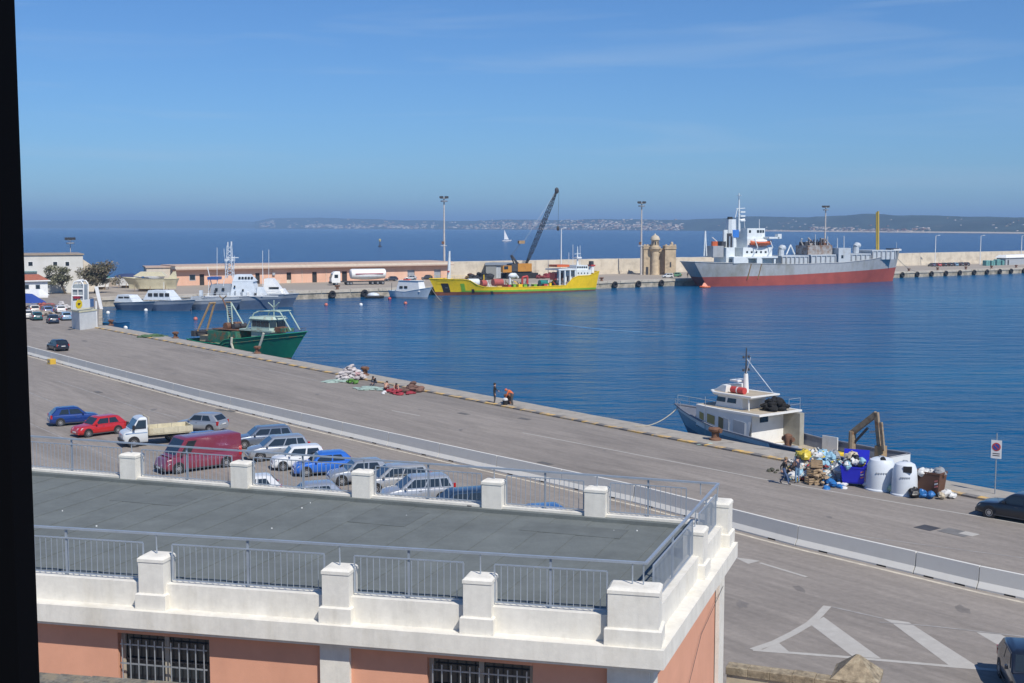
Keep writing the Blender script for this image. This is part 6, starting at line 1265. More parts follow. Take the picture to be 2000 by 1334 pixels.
# tyre fenders on the mole face, bollards
fe = MB(); rg_ = [(1.0 * math.cos(2 * math.pi * j / 16), 0, 1.0 * math.sin(2 * math.pi * j / 16)) for j in range(17)]; fe.path([Vector(p) * .68 for p in rg_], .34, n=7); fme = fe.mesh('tyre', M_black); 
inner = MB().tube((0, .1, 0), (0, .2, 0), .55, n=12).mesh('tread', M_black)
flab = {0: 'tyre fender hanging on the mole wall left of the dinghy', 1: 'tyre fender hanging on the mole wall beside the dinghy'}
fx = [647, 710, 1199, 1245, 1290, 1760, 1789, 1817, 1845, 1872, 1900, 1925, 1950, 1972, 1997]
names = ['first', 'second', 'third', 'fourth', 'fifth', 'sixth', 'seventh', 'eighth', 'ninth', 'tenth']
for i, px in enumerate(fx):
    p = ML(PM.x(px), -.55); lb = flab.get(i) or ('tyre fender on the mole wall, %s right of the yellow tanker' % names[i - 2] if i < 5 else 'tyre fender on the mole wall, %s right of the ship bow' % names[i - 5])
    f_ = thing('tyre_fender', lb, 'fender', (p.x, p.y, -1.0), PM.rz, 'tyre fenders along the mole'); share('tyre', fme, f_, (0, 0, 0)); share('tread', inner, f_, (0, 0, 0)); MB().path([(0, .1, .7), (0, .35, 1.1)], .05).obj('chain', M_dark, f_)
bl = MB().lathe([(.34, 0), (.34, .08), (.22, .14), (.20, .42), (.34, .52), (.36, .62), (.22, .70)], 14); blm = bl.mesh('post', M_rust, 40); bh = MB().tube((-.42, 0, .56), (.42, 0, .56), .13, n=8).mesh('horn', M_rust)
def bollard(p, rz, label, k=1.0, grp='mooring bollards'):
    b_ = thing('bollard', label, 'bollard', (p[0], p[1], .10), rz, grp); b_.scale = (k, k, k); share('post', blm, b_, (0, 0, 0)); share('horn', bh, b_, (0, 0, 0))
for px, py, lb in ((217, 637, 'rusty bollard right of the fuel kiosk'), (343, 662, 'rusty bollard beside the green net heap'), (503, 692, 'rusty bollard in front of the green trawler'), (713, 735, 'rusty bollard behind the white net pile'), (1397, 862, 'large rusty bollard beside the workboat')): q = G(px, py); bollard((q.x, q.y), math.atan2(QU.y, QU.x), lb, 1.35)
for k, px in enumerate((1780, 1836, 1891, 1941, 1989)): p = ML(PM.x(px), 1.2); bollard((p.x, p.y), PM.rz, 'small bollard on the mole edge, %s right of the ship bow' % names[k], 1.6, 'bollards on the mole')
for px, lb in ((663, 'small bollard on the mole edge below the tanker lorry'), (1180, 'small bollard on the mole edge behind the yellow tanker stern')): p = ML(PM.x(px), 1.2); bollard((p.x, p.y), PM.rz, lb, 1.6, 'bollards on the mole')

# ================================================================== LEFT: OFFICES, TREES, KIOSK
M_off = mat('office_plaster', (0.66, 0.65, 0.61), rough=.9, var=.06, dirt=(0.50, 0.48, 0.42), damt=.4, dscale=.3, dw=.3); c12 = lambda x, y: (40 + .12 * x, 480 + .12 * y)
P = PL(G(20, 574).xy, G(164, 571).xy); of = thing('harbour_offices', 'pale two storey flat roofed harbour offices at far left', 'building', P.loc, P.rz); L = P.len; H_ = P.z(150, 498)
MB().loft([[(-14, 0, 0), (L, 0, 0), (L + .5, 16, 0), (-14, 16, 0)], [(-14, 0, H_), (L, 0, H_), (L + .5, 16, H_), (-14, 16, H_)]]).obj('wall', M_off, of)
MB().box(-14.3, L + .3, -.3, 16.2, H_ + .002, H_ + .3).obj('coping', mat('brown_coping', (0.34, 0.27, 0.2)), of)
MB().box(L + .5, L + 3.2, 5, 14, 0, H_ - 3.2).obj('side_wing', M_cream, of); MB().prism([(L + .5, H_ - 3.2), (L + 3.2, H_ - 3.2), (L + .5, H_ - 1.2)], 5.1, 13.9).obj('side_gable', M_cream, of)
for (a, b) in ((120, 205), (525, 605), (725, 800)):
    (xa, za), (xb, zb) = P(*c12(a, 335)), P(*c12(b, 255)); w_ = MB().box(xa, xb, -.03, .02, za, zb).obj('window', M_white, of); MB().box(xa + .12, xb - .12, -.05, -.031, za + .1, zb - .1).obj('pane', M_glass, w_)
MB().box(-14, P.x(73), -.5, -.01, P.z(60, 532), P.z(60, 529.5)).obj('awning', pmat('teal_gutter', (0.16, 0.26, 0.26)), of)
P = PL(G(30, 583).xy, G(94, 581).xy); hs = thing('small_house', 'small white house with a red tiled roof at far left', 'house', P.loc, P.rz); L = P.len; H_ = P.z(80, 548)
MB().box(-5, L, 0, 8, 0, H_).obj('wall', M_white, hs)
rf = MB().loft([[(-5.4, -.5, H_), (L + .4, -.5, H_), (L + .4, 8.5, H_), (-5.4, 8.5, H_)], [(-5.4, 3.8, H_ + 1.3), (L - 1.0, 3.8, H_ + 1.3), (L - 1.0, 4.2, H_ + 1.3), (-5.4, 4.2, H_ + 1.3)]]).obj('roof', mat('red_roof_tile', (0.36, 0.12, 0.07), rough=.85, var=.2, scale=2), hs)
MB().box(-5.5, L + .5, -.62, -.5, H_ - .15, H_ + .12).obj('fascia', M_white, hs)
for (a, b) in ((70, 140), (245, 320)):
    (xa, za), (xb, zb) = P(*c12(a, 710)), P(*c12(b, 630)); w_ = MB().box(xa, xb, -.03, .02, za, zb).obj('window', M_grey, hs); MB().box(xa + .1, xb - .1, -.05, -.031, za + .1, zb - .1).obj('pane', M_glass, w_)
# trees: limbs and a crown of leaf clumps
def tree(label, base, crown, m, seed, lean=0.0, num=1500):
    rt = random.Random(seed); b = G(*base); P_ = PL(b.xy, b.xy + Vector((1, 0))); cx0_, cz0 = P_(crown[0], crown[3]); cx1_, cz1 = P_(crown[2], crown[1]); c = Vector(((cx0_ + cx1_) / 2, 0, (cz0 + cz1) / 2)); r = Vector(((cx1_ - cx0_) / 2, (cx1_ - cx0_) / 2 * .9, (cz1 - cz0) / 2))
    t = thing('tamarisk_tree', label, 'tree', (b.x, b.y, 0), 0, 'trees by the harbour offices'); g = MB(); mid = Vector((c.x * .55 + lean, 0, c.z * .55)); g.tube((0, 0, -.1), mid, .32, .24, n=8)
    tips = []
    for k in range(9):
        a_ = k * 2 * math.pi / 9; tip = c + Vector((r.x * .7 * math.cos(a_), r.y * .7 * math.sin(a_), rt.uniform(-.3, .6) * r.z)); m1 = mid.lerp(tip, .5) + Vector((0, 0, -.2)); g.tube(mid, m1, .17, .10, n=6); g.tube(m1, tip, .10, .03, n=5); tips.append(tip)
    g.obj('trunk', mat('bark', (0.09, 0.07, 0.05), rough=.95, var=.3), t)
    cl = [(c + Vector((r.x * math.cos(a_) * d_, r.y * math.sin(a_) * d_, r.z * z_)), rt.uniform(.28, .5)) for a_, d_, z_ in [(rt.uniform(0, 6.28), rt.uniform(.2, .85), rt.uniform(-.7, .75)) for _ in range(26)]]
    g = MB()
    for k in range(num):
        q, s_ = rt.choice(cl); d_ = Vector((rt.gauss(0, 1), rt.gauss(0, 1), rt.gauss(0, 1))).normalized() * (rt.random() ** .5); p = q + Vector((d_.x * r.x * s_, d_.y * r.y * s_, d_.z * r.z * s_)); n_ = Vector((rt.gauss(0, 1), rt.gauss(0, 1), rt.gauss(0, 1))).normalized(); u = n_.orthogonal().normalized(); v = n_.cross(u); s1, s2 = rt.uniform(.16, .42), rt.uniform(.07, .16); g.mi = rt.randrange(3)
        g.add([p - u * s1, p - v * s2, p + u * s1, p + v * s2], [(0, 1, 2, 3)])
    g.obj('crown', m, t)
tree('grey green tamarisk tree in front of the offices', (128, 574), (83, 517, 143, 558), [mat('leaf_grey', (0.20, 0.20, 0.12), var=.2), mat('leaf_olive', (0.25, 0.24, 0.15), var=.2), mat('leaf_dark', (0.12, 0.12, 0.075), var=.2)], 4, 0, 2600)
tree('larger brownish tamarisk tree right of the offices', (185, 573), (156, 508, 232, 560), [mat('leaf_brown', (0.20, 0.155, 0.10), var=.2), mat('leaf_moss', (0.18, 0.17, 0.095), var=.2), mat('leaf_deep', (0.10, 0.09, 0.06), var=.2)], 9, 0, 4200)
# fuel kiosk with its sign
ck_ = G(156, 645); kr = thing('fuel_kiosk', 'white block fuel kiosk with a yellow sign board on top', 'kiosk', (ck_.x, ck_.y, 0), 0); a1 = (G(190, 640).xy - ck_.xy).normalized(); w1 = (G(190, 640).xy - ck_.xy).length; a2 = Vector((-a1.y, a1.x)); w2 = 3.6; a2 = (G(136, 640).xy - ck_.xy).normalized(); w2 = min(4.5, (G(136, 640).xy - ck_.xy).length)
PK = PL(ck_.xy, ck_.xy + a1); Hk = PK.z(160, 610)
foot = [Vector((0, 0)), a1 * w1, a1 * w1 + a2 * w2, a2 * w2]
MB().slab([(p.x, p.y) for p in foot], 0, Hk).obj('body', pmat('kiosk_white', (0.62, 0.63, 0.62), rough=.6), kr); MB().slab([(p.x * 1.03 - a1.x * .1 - a2.x * .1, p.y * 1.03 - a1.y * .1 - a2.y * .1) for p in foot], Hk, Hk + .25).obj('roof_edge', mat('kiosk_cream', (0.62, 0.58, 0.40)), kr)
sgn = MB(); Lk = lambda x, y, z: (a1.x * x + a2.x * y, a1.y * x + a2.y * y, z); z0, z1 = PK.z(160, 602), PK.z(160, 586); xs0, xs1 = PK.x(141, 600), PK.x(176, 600)
bd_ = MB().hexa([Lk(xs0, -.05, z0), Lk(xs1, -.05, z0), Lk(xs1, .15, z0), Lk(xs0, .15, z0), Lk(xs0, -.05, z1), Lk(xs1, -.05, z1), Lk(xs1, .15, z1), Lk(xs0, .15, z1)]).obj('sign_board', M_white, kr)
xc, zc = PK(154, 594); oc_ = [Lk(xc + .95 * math.cos(R(22.5 + 45 * k)), -.07, zc + .74 * math.sin(R(22.5 + 45 * k))) for k in range(8)]; oc2 = [Lk(xc + .95 * math.cos(R(22.5 + 45 * k)), -.11, zc + .74 * math.sin(R(22.5 + 45 * k))) for k in range(8)]
MB().loft([oc_, oc2]).obj('emblem', pmat('sign_yellow', (0.80, 0.58, 0.01)), bd_)
for k in range(3): MB().tube(Lk(xc - .3 + .2 * k, -.14, zc - .12), Lk(xc - .2 + .2 * k, -.14, zc + .14), .06).obj('emblem_mark', M_black, bd_)
MB().tube(Lk(xc - .36, -.14, zc + .12), Lk(xc + .36, -.14, zc + .12), .06).obj('emblem_mark', M_black, bd_)
MB().hexa([Lk(xs1, -.04, z0), Lk(xs1 + 1.4, .6, z0), Lk(xs1 + 1.4, .75, z0), Lk(xs1, .1, z0), Lk(xs1, -.04, z1), Lk(xs1 + 1.4, .6, z1), Lk(xs1 + 1.4, .75, z1), Lk(xs1, .1, z1)]).obj('side_board', pmat('sign_blue', (0.05, 0.14, 0.32)), kr)
MB().tube(Lk(w1 - .1, .1, 0), Lk(w1 - .1, .1, PK.z(190, 588)), .13).obj('vent_pipe', M_white, kr)
# white tubular wheelhouse of a craft behind the kiosk
q = G(152, 617); PW = PL(q.xy, q.xy + Vector((1, 0))); wf_ = thing('wheelhouse_frame', 'white glazed wheelhouse rising behind the fuel kiosk sign', 'wheelhouse', (q.x, q.y, 0)); W_ = lambda px, py, y=0: (PW.x(px, py), y, PW.z(px, py)); 
for y in (0, 2.4):
    g = MB(); g.path([W_(140, 617, y), W_(141, 560, y), W_(145, 550, y), W_(158, 549, y), W_(163, 556, y), W_(163, 617, y)], .14)
    for py in (565, 578): g.path([W_(140.5, py, y), W_(163, py, y)], .13)
    g.path([W_(152, 617, y), W_(152, 565, y)], .10); g.obj('frame', M_white, wf_)
MB().path([W_(152, 549, 0), W_(152, 549, 2.4)], .3).obj('roof_bar', M_white, wf_); (xa, za), (xb, zb) = PW(142, 616), PW(162, 552); MB().box(xa, xb, .2, 2.2, za, zb - .4).obj('glazing', mat('grey_glazing', (0.32, 0.36, 0.38), rough=.2, var=.1), wf_); MB().box(xa + .3, xb - .6, -.2, .15, PW.z(150, 583), PW.z(150, 579)).obj('red_board', pmat('maroon', (0.30, 0.02, 0.04)), wf_)
q = G(196, 604); lb_ = thing('leaning_board', 'white board leaning upright at the corner of the basin', 'board', (q.x, q.y, 0), 0); MB().hexa([(-.1, 0, 0), (.5, 0, 0), (.5, .12, 0), (-.1, .12, 0), (-1.2, .5, 4.4), (-.5, .5, 4.4), (-.5, .62, 4.4), (-1.2, .62, 4.4)]).obj('plank', M_white, lb_); MB().tube((-.6, .56, 2.4), (-.2, 1.8, 0), .06).obj('brace', M_wood, lb_)
q = G(58, 603); tp = thing('market_tent', 'blue and white tarpaulin shelter at the left edge', 'tent', (q.x, q.y, 0), R(-20)); MB().loft([[(-3, -2, 1.4), (2.4, -2, 1.2), (2.4, 2, 1.2), (-3, 2, 1.4)], [(-2.2, -.4, 3.0), (.4, -.4, 2.9), (.4, .4, 2.9), (-2.2, .4, 3.0)]]).obj('blue_canopy', pmat('tarp_blue', (0.03, 0.07, 0.30), rough=.6), tp); MB().loft([[(-3.4, 2.2, 2.4), (.6, 2.2, 2.4), (.6, 5, 2.4), (-3.4, 5, 2.4)], [(-2.4, 3, 3.6), (-.4, 3, 3.6), (-.4, 4, 3.6), (-2.4, 4, 3.6)]]).obj('white_canopy', M_white, tp)
for x, y in ((-2.9, -1.9), (2.3, -1.9), (2.3, 1.9), (-2.9, 1.9)): MB().tube((x, y, 0), (x, y, 1.4), .04).obj('tent_pole', M_steel, tp)
heap('net_heap', 'flat green net heap on the quay edge by the trawler', 'net', 297, 658, 2.2, .5, mat('green_net', (0.07, 0.13, 0.06), rough=.95, var=.4, scale=5), 18, .3, .5, flat=.5)

for px, py, m, lb in ((74, 616, (0.30, 0.26, 0.22), 'dull beige net heap among the cars left of the kiosk'), (98, 606, (0.10, 0.08, 0.08), 'dark net heap behind the second row of cars'), (120, 604, (0.48, 0.46, 0.45), 'white net heap behind the kiosk wheelhouse'), (84, 603, (0.30, 0.10, 0.09), 'faded red net heap near the small house')):
    heap('net_heap', lb, 'net', px, py, 2.6, 1.6, mat('yard_net_%d' % px, m, rough=.95, var=.4, scale=2), 26, .35, .55)
# ================================================================== PEOPLE
M_skin = mat('skin', (0.50, 0.29, 0.20), rough=.6, var=.05)
STAND = dict(pelvis=(0, 0, .95), spine=(0, 0, 1.14), chest=(0, 0, 1.36), neck=(0, .01, 1.50), head=(0, .03, 1.60), crown=(0, .02, 1.70), nose=(0, .13, 1.61),
             ls=(.18, 0, 1.42), le=(.24, -.03, 1.13), lw=(.23, .06, .89), lp=(.23, .09, .81), rs=(-.18, 0, 1.42), re=(-.24, -.03, 1.13), rw=(-.23, .06, .89), rp=(-.23, .09, .81),
             lh=(.095, 0, .92), lk=(.10, .03, .50), la=(.10, -.02, .09), lt=(.11, .15, .04), rh=(-.095, 0, .92), rk=(-.10, .03, .50), ra=(-.10, -.02, .09), rt=(-.11, .15, .04))
RAD = dict(pelvis=.145, spine=.13, chest=.155, neck=.06, head=.098, crown=.075, nose=.02, ls=.07, le=.048, lw=.034, lp=.034, rs=.07, re=.048, rw=.034, rp=.034, lh=.095, lk=.062, la=.045, lt=.035, rh=.095, rk=.062, ra=.045, rt=.035)
EDG = [('pelvis', 'spine'), ('spine', 'chest'), ('chest', 'neck'), ('neck', 'head'), ('head', 'crown'), ('head', 'nose'), ('chest', 'ls'), ('ls', 'le'), ('le', 'lw'), ('lw', 'lp'), ('chest', 'rs'), ('rs', 're'), ('re', 'rw'), ('rw', 'rp'), ('pelvis', 'lh'), ('lh', 'lk'), ('lk', 'la'), ('la', 'lt'), ('pelvis', 'rh'), ('rh', 'rk'), ('rk', 'ra'), ('ra', 'rt')]
REG = dict(pelvis='b', spine='t', chest='t', neck='s', head='s', crown='s', nose='s', ls='t', le='t', lw='s', lp='s', rs='t', re='t', rw='s', rp='s', lh='b', lk='b', la='b', lt='f', rh='b', rk='b', ra='b', rt='f')
def person(label, loc, rz, pose, top, bottom, shoe=M_black, hair=(0.03, 0.02, 0.015), sleeves=True, group=None, fat=1.0, cap=None):
    J = dict(STAND); J.update(pose); t = thing('person', label, 'person', loc, rz, group)
    names_ = list(J); vs = [Vector(J[n]) for n in names_]; es = [(names_.index(a), names_.index(b)) for a, b in EDG]; rad = [RAD[n] * (fat if REG[n] in 'tb' else 1) for n in names_]
    for sd in 'lr':                                                     # five fingers, rooted in the palm
        w_, p_ = Vector(J[sd + 'w']), Vector(J[sd + 'p']); d = (p_ - w_).normalized(); side = d.cross(Vector((1, 0, 0) if abs(d.x) < .8 else (0, 1, 0))).normalized(); n_ = d.cross(side); base = names_.index(sd + 'p')
        for k, (o_, l_) in enumerate(((-.036, .055), (-.013, .075), (.012, .08), (.034, .07))):
            a = p_ + side * o_ + d * .03; b = a + d * l_ * .55 + n_ * .008; c = b + d * l_ * .4 + n_ * .03; i = len(vs); vs += [a, b, c]; rad += [.012, .0105, .009]; es += [(base, i), (i, i + 1), (i + 1, i + 2)]
        a = p_ - side * .045 - d * .02; b = a - side * .02 + d * .045 + n_ * .02; i = len(vs); vs += [a, b]; rad += [.013, .010]; es += [(base, i), (i, i + 1)]
    me = bpy.data.meshes.new('tmp'); me.from_pydata(vs, es, []); o = bpy.data.objects.new('tmp', me); COL.objects.link(o)
    md = o.modifiers.new('skin', 'SKIN'); md.use_smooth_shade = True; sv = me.skin_vertices[0].data
    for i, r_ in enumerate(rad): sv[i].radius = (r_, r_ * (.8 if i < len(names_) and names_[i] in ('chest', 'spine') else 1)); sv[i].use_root = (i == 0)
    ss = o.modifiers.new('sub', 'SUBSURF'); ss.levels = 1; ss.render_levels = 1
    dg = bpy.context.evaluated_depsgraph_get(); me2 = bpy.data.meshes.new_from_object(o.evaluated_get(dg)); bpy.data.objects.remove(o); bpy.data.meshes.remove(me)
    ms = {'s': M_skin, 't': top, 'b': bottom, 'f': shoe}; ks = list('stbf')
    me2.materials.clear(); [me2.materials.append(ms[k]) for k in ks]
    seg = [(Vector(J[a]), Vector(J[b]), REG[b] if not (b == 'lw' or b == 'rw') else ('t' if sleeves else 's')) for a, b in EDG if b != 'nose']
    if not sleeves: seg = [(a, b, 's' if (REG.get(nm[1]) and nm[1] in ('le', 're', 'lw', 'rw')) else r_) for (a, b, r_), nm in zip(seg, [e for e in EDG if e[1] != 'nose'])]
    for p in me2.polygons:
        c = p.center; best = (9, 's')
        for a, b, r_ in seg:
            ab = b - a; f = max(0, min(1, (c - a).dot(ab) / ab.length_squared)); d = (c - a - ab * f).length
            if d < best[0]: best = (d, r_)
        p.material_index = ks.index(best[1])
    ob = bpy.data.objects.new('body', me2); COL.objects.link(ob); ob.parent = t
    hd, cn = Vector(J['head']), Vector(J['crown']); up = (cn - hd).normalized(); fw = (Vector(J['nose']) - hd); fw = (fw - up * fw.dot(up)).normalized()
    c = hd + up * .055 - fw * .018
    h = MB().ell((0, 0, 0), (.112, .118, .105), jit=.04, n=12, m=8); mt = Matrix((up.cross(fw) * -1, fw, up)).transposed()
    h.v = [tuple(c + mt @ Vector((x, y, max(z, -.03 if y > 0 else -.09)))) for x, y, z in h.v]
    h.obj('cap' if cap else 'hair', cap or mat('hair_%d%d' % (int(hair[0] * 1000), int(hair[1] * 1000)), hair, rough=.8), ob, smooth=True)
    for sd in (1, -1): q = hd + up * .02 + fw * .088 + up.cross(fw) * .034 * sd; MB().ell(q, (.013, .013, .010), n=6, m=4).obj('eye', M_black, ob)
    return t
C_jeans = mat('blue_jeans', (0.06, 0.10, 0.20), rough=.85); C_black = mat('black_jacket', (0.015, 0.015, 0.018), rough=.8); C_navy = mat('navy_cloth', (0.03, 0.04, 0.08), rough=.8); C_grey = mat('grey_trousers', (0.07, 0.07, 0.07), rough=.85); C_org = mat('orange_jacket', (0.72, 0.16, 0.05), rough=.7); C_white = mat('white_shirt', (0.65, 0.65, 0.65), rough=.8); C_maroon = mat('maroon_shorts', (0.10, 0.02, 0.025), rough=.8); C_lb = mat('light_blue_jeans', (0.16, 0.28, 0.42), rough=.85)
WALK = dict(lk=(.10, .24, .53), la=(.10, .34, .10), lt=(.11, .50, .07), rk=(-.10, -.02, .49), ra=(-.10, -.30, .14), rt=(-.11, -.18, .03), le=(.25, -.14, 1.15), lw=(.22, -.12, .91), lp=(.21, -.08, .84), re=(-.25, .06, 1.14), rw=(-.22, .22, .95), rp=(-.22, .28, .90), chest=(0, .05, 1.36), neck=(0, .08, 1.49), head=(0, .12, 1.59), crown=(0, .12, 1.69), nose=(0, .22, 1.59), ls=(.18, .05, 1.42), rs=(-.18, .05, 1.42))
qz = math.atan2(QU.y, QU.x)
p = G(1531, 946); person('person in a black jacket and dark jeans walking past the rubbish heap', p, qz - R(90) + R(20), WALK, C_black, C_jeans, hair=(0.25, 0.17, 0.09))
p = G(1557, 944); person('person in a dark vest and light blue jeans facing the rubbish heap', p, R(20), dict(le=(.22, .16, 1.16), lw=(.16, .32, 1.08), lp=(.14, .39, 1.07), re=(-.22, .12, 1.16), rw=(-.18, .30, 1.02), rp=(-.17, .37, 1.0)), C_navy, C_lb, sleeves=False, hair=(0.04, 0.03, 0.02))
p = G(966, 789); pm_ = person('person in a black jacket standing alone at the quay edge', p, R(-100), dict(re=(-.23, .10, 1.16), rw=(-.14, .26, 1.06), rp=(-.10, .32, 1.06)), C_black, C_grey); pm_.scale = (1.1, 1.1, 1.1)
SIT = dict(pelvis=(0, 0, .52), spine=(0, .10, .70), chest=(0, .26, .86), neck=(0, .38, .95), head=(0, .46, 1.02), crown=(0, .50, 1.12), nose=(0, .57, 1.00), ls=(.18, .28, .92), le=(.24, .42, .68), lw=(.14, .58, .52), lp=(.10, .64, .47), rs=(-.18, .28, .92), re=(-.24, .42, .68), rw=(-.14, .58, .50), rp=(-.10, .64, .45), lh=(.1, .03, .50), lk=(.16, .46, .50), la=(.15, .44, .09), lt=(.15, .60, .04), rh=(-.1, .03, .50), rk=(-.16, .46, .50), ra=(-.15, .44, .09), rt=(-.15, .60, .04))
BEND = dict(pelvis=(0, 0, .92), spine=(0, .10, 1.08), chest=(0, .27, 1.22), neck=(0, .40, 1.25), head=(0, .49, 1.25), crown=(0, .58, 1.29), nose=(0, .55, 1.17), ls=(.18, .29, 1.22), le=(.23, .40, .95), lw=(.16, .52, .74), lp=(.13, .56, .67), rs=(-.18, .29, 1.22), re=(-.23, .40, .95), rw=(-.16, .52, .74), rp=(-.13, .56, .67), lk=(.11, .08, .50), rk=(-.11, .08, .50))
p = G(1001, 793); pm_ = person('person in an orange jacket bending over a bollard at the quay edge', p, R(80), BEND, C_org, C_grey, cap=mat('orange_cap', (0.70, 0.14, 0.05)), fat=1.2); pm_.scale = (1.12, 1.12, 1.12)
b2 = G(993, 790); bollard((b2.x, b2.y), qz, 'rusty bollard under the person in orange', 1.2)
q = G(987, 793); bk_ = thing('bucket', 'dark bucket with white rags beside the person in orange', 'bucket', (q.x, q.y, .1)); MB().lathe([(.2, 0), (.26, .42), (.23, .42), (.18, .1)], 12).obj('pail', M_black, bk_); MB().ell((0, 0, .48), (.24, .24, .16), jit=.25).obj('rags', C_white, bk_)
LOW = {k: (v[0], v[1], max(.04, v[2] - (.22 if k not in ('la', 'lt', 'ra', 'rt', 'lk', 'rk') else 0))) for k, v in SIT.items()}; LOW.update(lk=(.2, .42, .38), la=(.14, .62, .07), lt=(.14, .76, .05), rk=(-.2, .42, .38), ra=(-.14, .62, .07), rt=(-.14, .76, .05))
ng = 'people mending nets on the quay'
p = G(734, 752); person('person in black sitting by the pale nets', p, R(150), LOW, C_black, C_navy, group=ng)
p = G(752, 764); person('bare backed person in maroon shorts mending nets', p, R(-20), LOW, M_skin, C_maroon, sleeves=False, group=ng)
p = G(772, 766); person('bare chested person with dark hair beside the red nets', p, R(200), LOW, M_skin, C_grey, sleeves=False, group=ng)
p = G(1343, 543); person('distant person standing on the mole by the ship stern', p, R(180), {}, C_black, C_grey, group='people far off on the mole')
# ================================================================== NETS ON THE QUAY
M_wn = mat('white_net', (0.50, 0.46, 0.455), rough=.95, var=.25, scale=3, bump=1, bscale=12); M_tn = mat('pale_teal_net', (0.32, 0.42, 0.37), rough=.95, var=.3, scale=4); M_rn = mat('red_net', (0.30, 0.035, 0.05), rough=.95, var=.35, scale=4, bump=1, bscale=12)
heap('net_pile', 'tall heap of white nets on the quay edge', 'net', 686, 742, 1.5, 2.2, M_wn, 130, .5, .24)
heap('net_pile', 'small pink tinted net bundle on the white net heap', 'net', 692, 743, .6, 2.4, mat('pink_net', (0.46, 0.30, 0.30), rough=.95, var=.3), 5, .35, .2)
heap('net_bag', 'bright green net bag in front of the white heap', 'net', 690, 749, .7, .7, mat('bright_green_bag', (0.09, 0.22, 0.04), rough=.8), 8, .3, .26)
heap('net_spread', 'pale teal net spread left of the white heap', 'net', 660, 745, 1.3, .25, M_tn, 20, .35, .4, flat=.35)
heap('net_spread', 'pale teal net spread by the seated person in black', 'net', 726, 760, 1.7, .25, M_tn, 24, .35, .45, flat=.3)
heap('net_pile', 'long red net pile beside the bare chested person', 'net', 782, 767, 1.9, .5, M_rn, 44, .35, .30, flat=.6)
heap('net_pile', 'brown net heap at the right end of the red nets', 'net', 806, 765, 1.2, 1.2, mat('brown_net', (0.16, 0.09, 0.07), rough=.95, var=.35), 26, .35, .32)
q = G(748, 766); heap('white_bag', 'small white bag among the red nets', 'bag', 748, 769, .3, .5, C_white, 5, .3, .22)
heap('rope_coil', 'pale green rope tangle beside the large bollard', 'rope', 1380, 868, .7, .15, M_tn, 14, .35, .2, flat=.4)
heap('rope_coil', 'dark rope end lying on the road left of the walker', 'rope', 1512, 921, .5, .3, mat('dark_rope', (0.08, 0.08, 0.06), rough=.95), 10, .35, .15)
# ================================================================== RUBBISH
rb = random.Random(33)
cols = {'white': (0.66, 0.66, 0.64), 'pale blue': (0.28, 0.48, 0.60), 'yellow': (0.62, 0.48, 0.05), 'black': (0.015, 0.015, 0.017), 'blue': (0.03, 0.16, 0.42), 'grey': (0.30, 0.31, 0.32), 'pale green': (0.38, 0.52, 0.36), 'brown': (0.25, 0.17, 0.10), 'red': (0.42, 0.06, 0.05), 'cream': (0.55, 0.47, 0.34)}
BM = {k: mat('bag_' + k.replace(' ', '_'), v, rough=.38, var=.12, scale=4, bump=.9, bscale=9) for k, v in cols.items()}
def bag(c, pos, s, label, group):
    t = thing('rubbish_bag', label, 'rubbish bag', pos, rb.uniform(0, 6.28), group); g = MB().ell((0, 0, s * .40), (s * .54, s * .44, s * .40), n=14, m=9, jit=.07, rg=rb); sd_ = rb.uniform(0, 99)
    g.v = [tuple(Vector((0, 0, s * .4)) + (Vector(v) - Vector((0, 0, s * .4))) * (1 + .42 * MNZ.noise((v[0] / s * 3.1 + sd_, v[1] / s * 3.1, v[2] / s * 3.1)) + .22 * MNZ.noise((v[0] / s * 8 + sd_, v[1] / s * 8, v[2] / s * 8)))) for v in g.v]; g.obj('sack', BM[c], t, smooth=24)
    MB().lathe([(s * .12, s * .68), (s * .04, s * .80), (s * .09, s * .88)], 5).obj('tied_neck', BM[c], t)
A_, B2 = G(1540, 937).xy, G(1648, 943).xy; hd_ = (B2 - A_).normalized(); hn = Vector((-hd_.y, hd_.x)); hn = hn if hn.y > 0 else -hn; hl = (B2 - A_).length
zones = [(0.0, .30, ['pale blue', 'white', 'white', 'yellow', 'pale green', 'black']), (.30, .55, ['white', 'cream', 'white', 'brown', 'grey']), (.55, 1.0, ['white', 'white', 'grey', 'pale blue', 'cream', 'blue'])]
wherez = {0: 'at the left end of the heap by the walker', 1: 'in the middle of the rubbish heap', 2: 'at the heap end touching the blue bin'}
cnt = {}
for layer, (num, z_, dep) in enumerate(((30, 0, 1.9), (28, .36, 1.6), (24, .74, 1.2), (15, 1.08, .7))):
    for k in range(num):
        f = (k + rb.uniform(.1, .9)) / num; f = .5 + (f - .5) * (1 - .12 * layer); zi = 0 if f < .30 else 1 if f < .55 else 2; c = rb.choice(zones[zi][2]); y = rb.uniform(0, dep) + layer * .3; q = A_ + hd_ * (hl * f) + hn * y
        bag(c, (q.x, q.y, z_ + rb.uniform(0, .08)), rb.uniform(.42, .85), '%s rubbish bag, %s from the left in the %s layer of the heap' % (c, ORD[k], ['bottom', 'second', 'third', 'top'][layer]), 'bags in the rubbish heap')
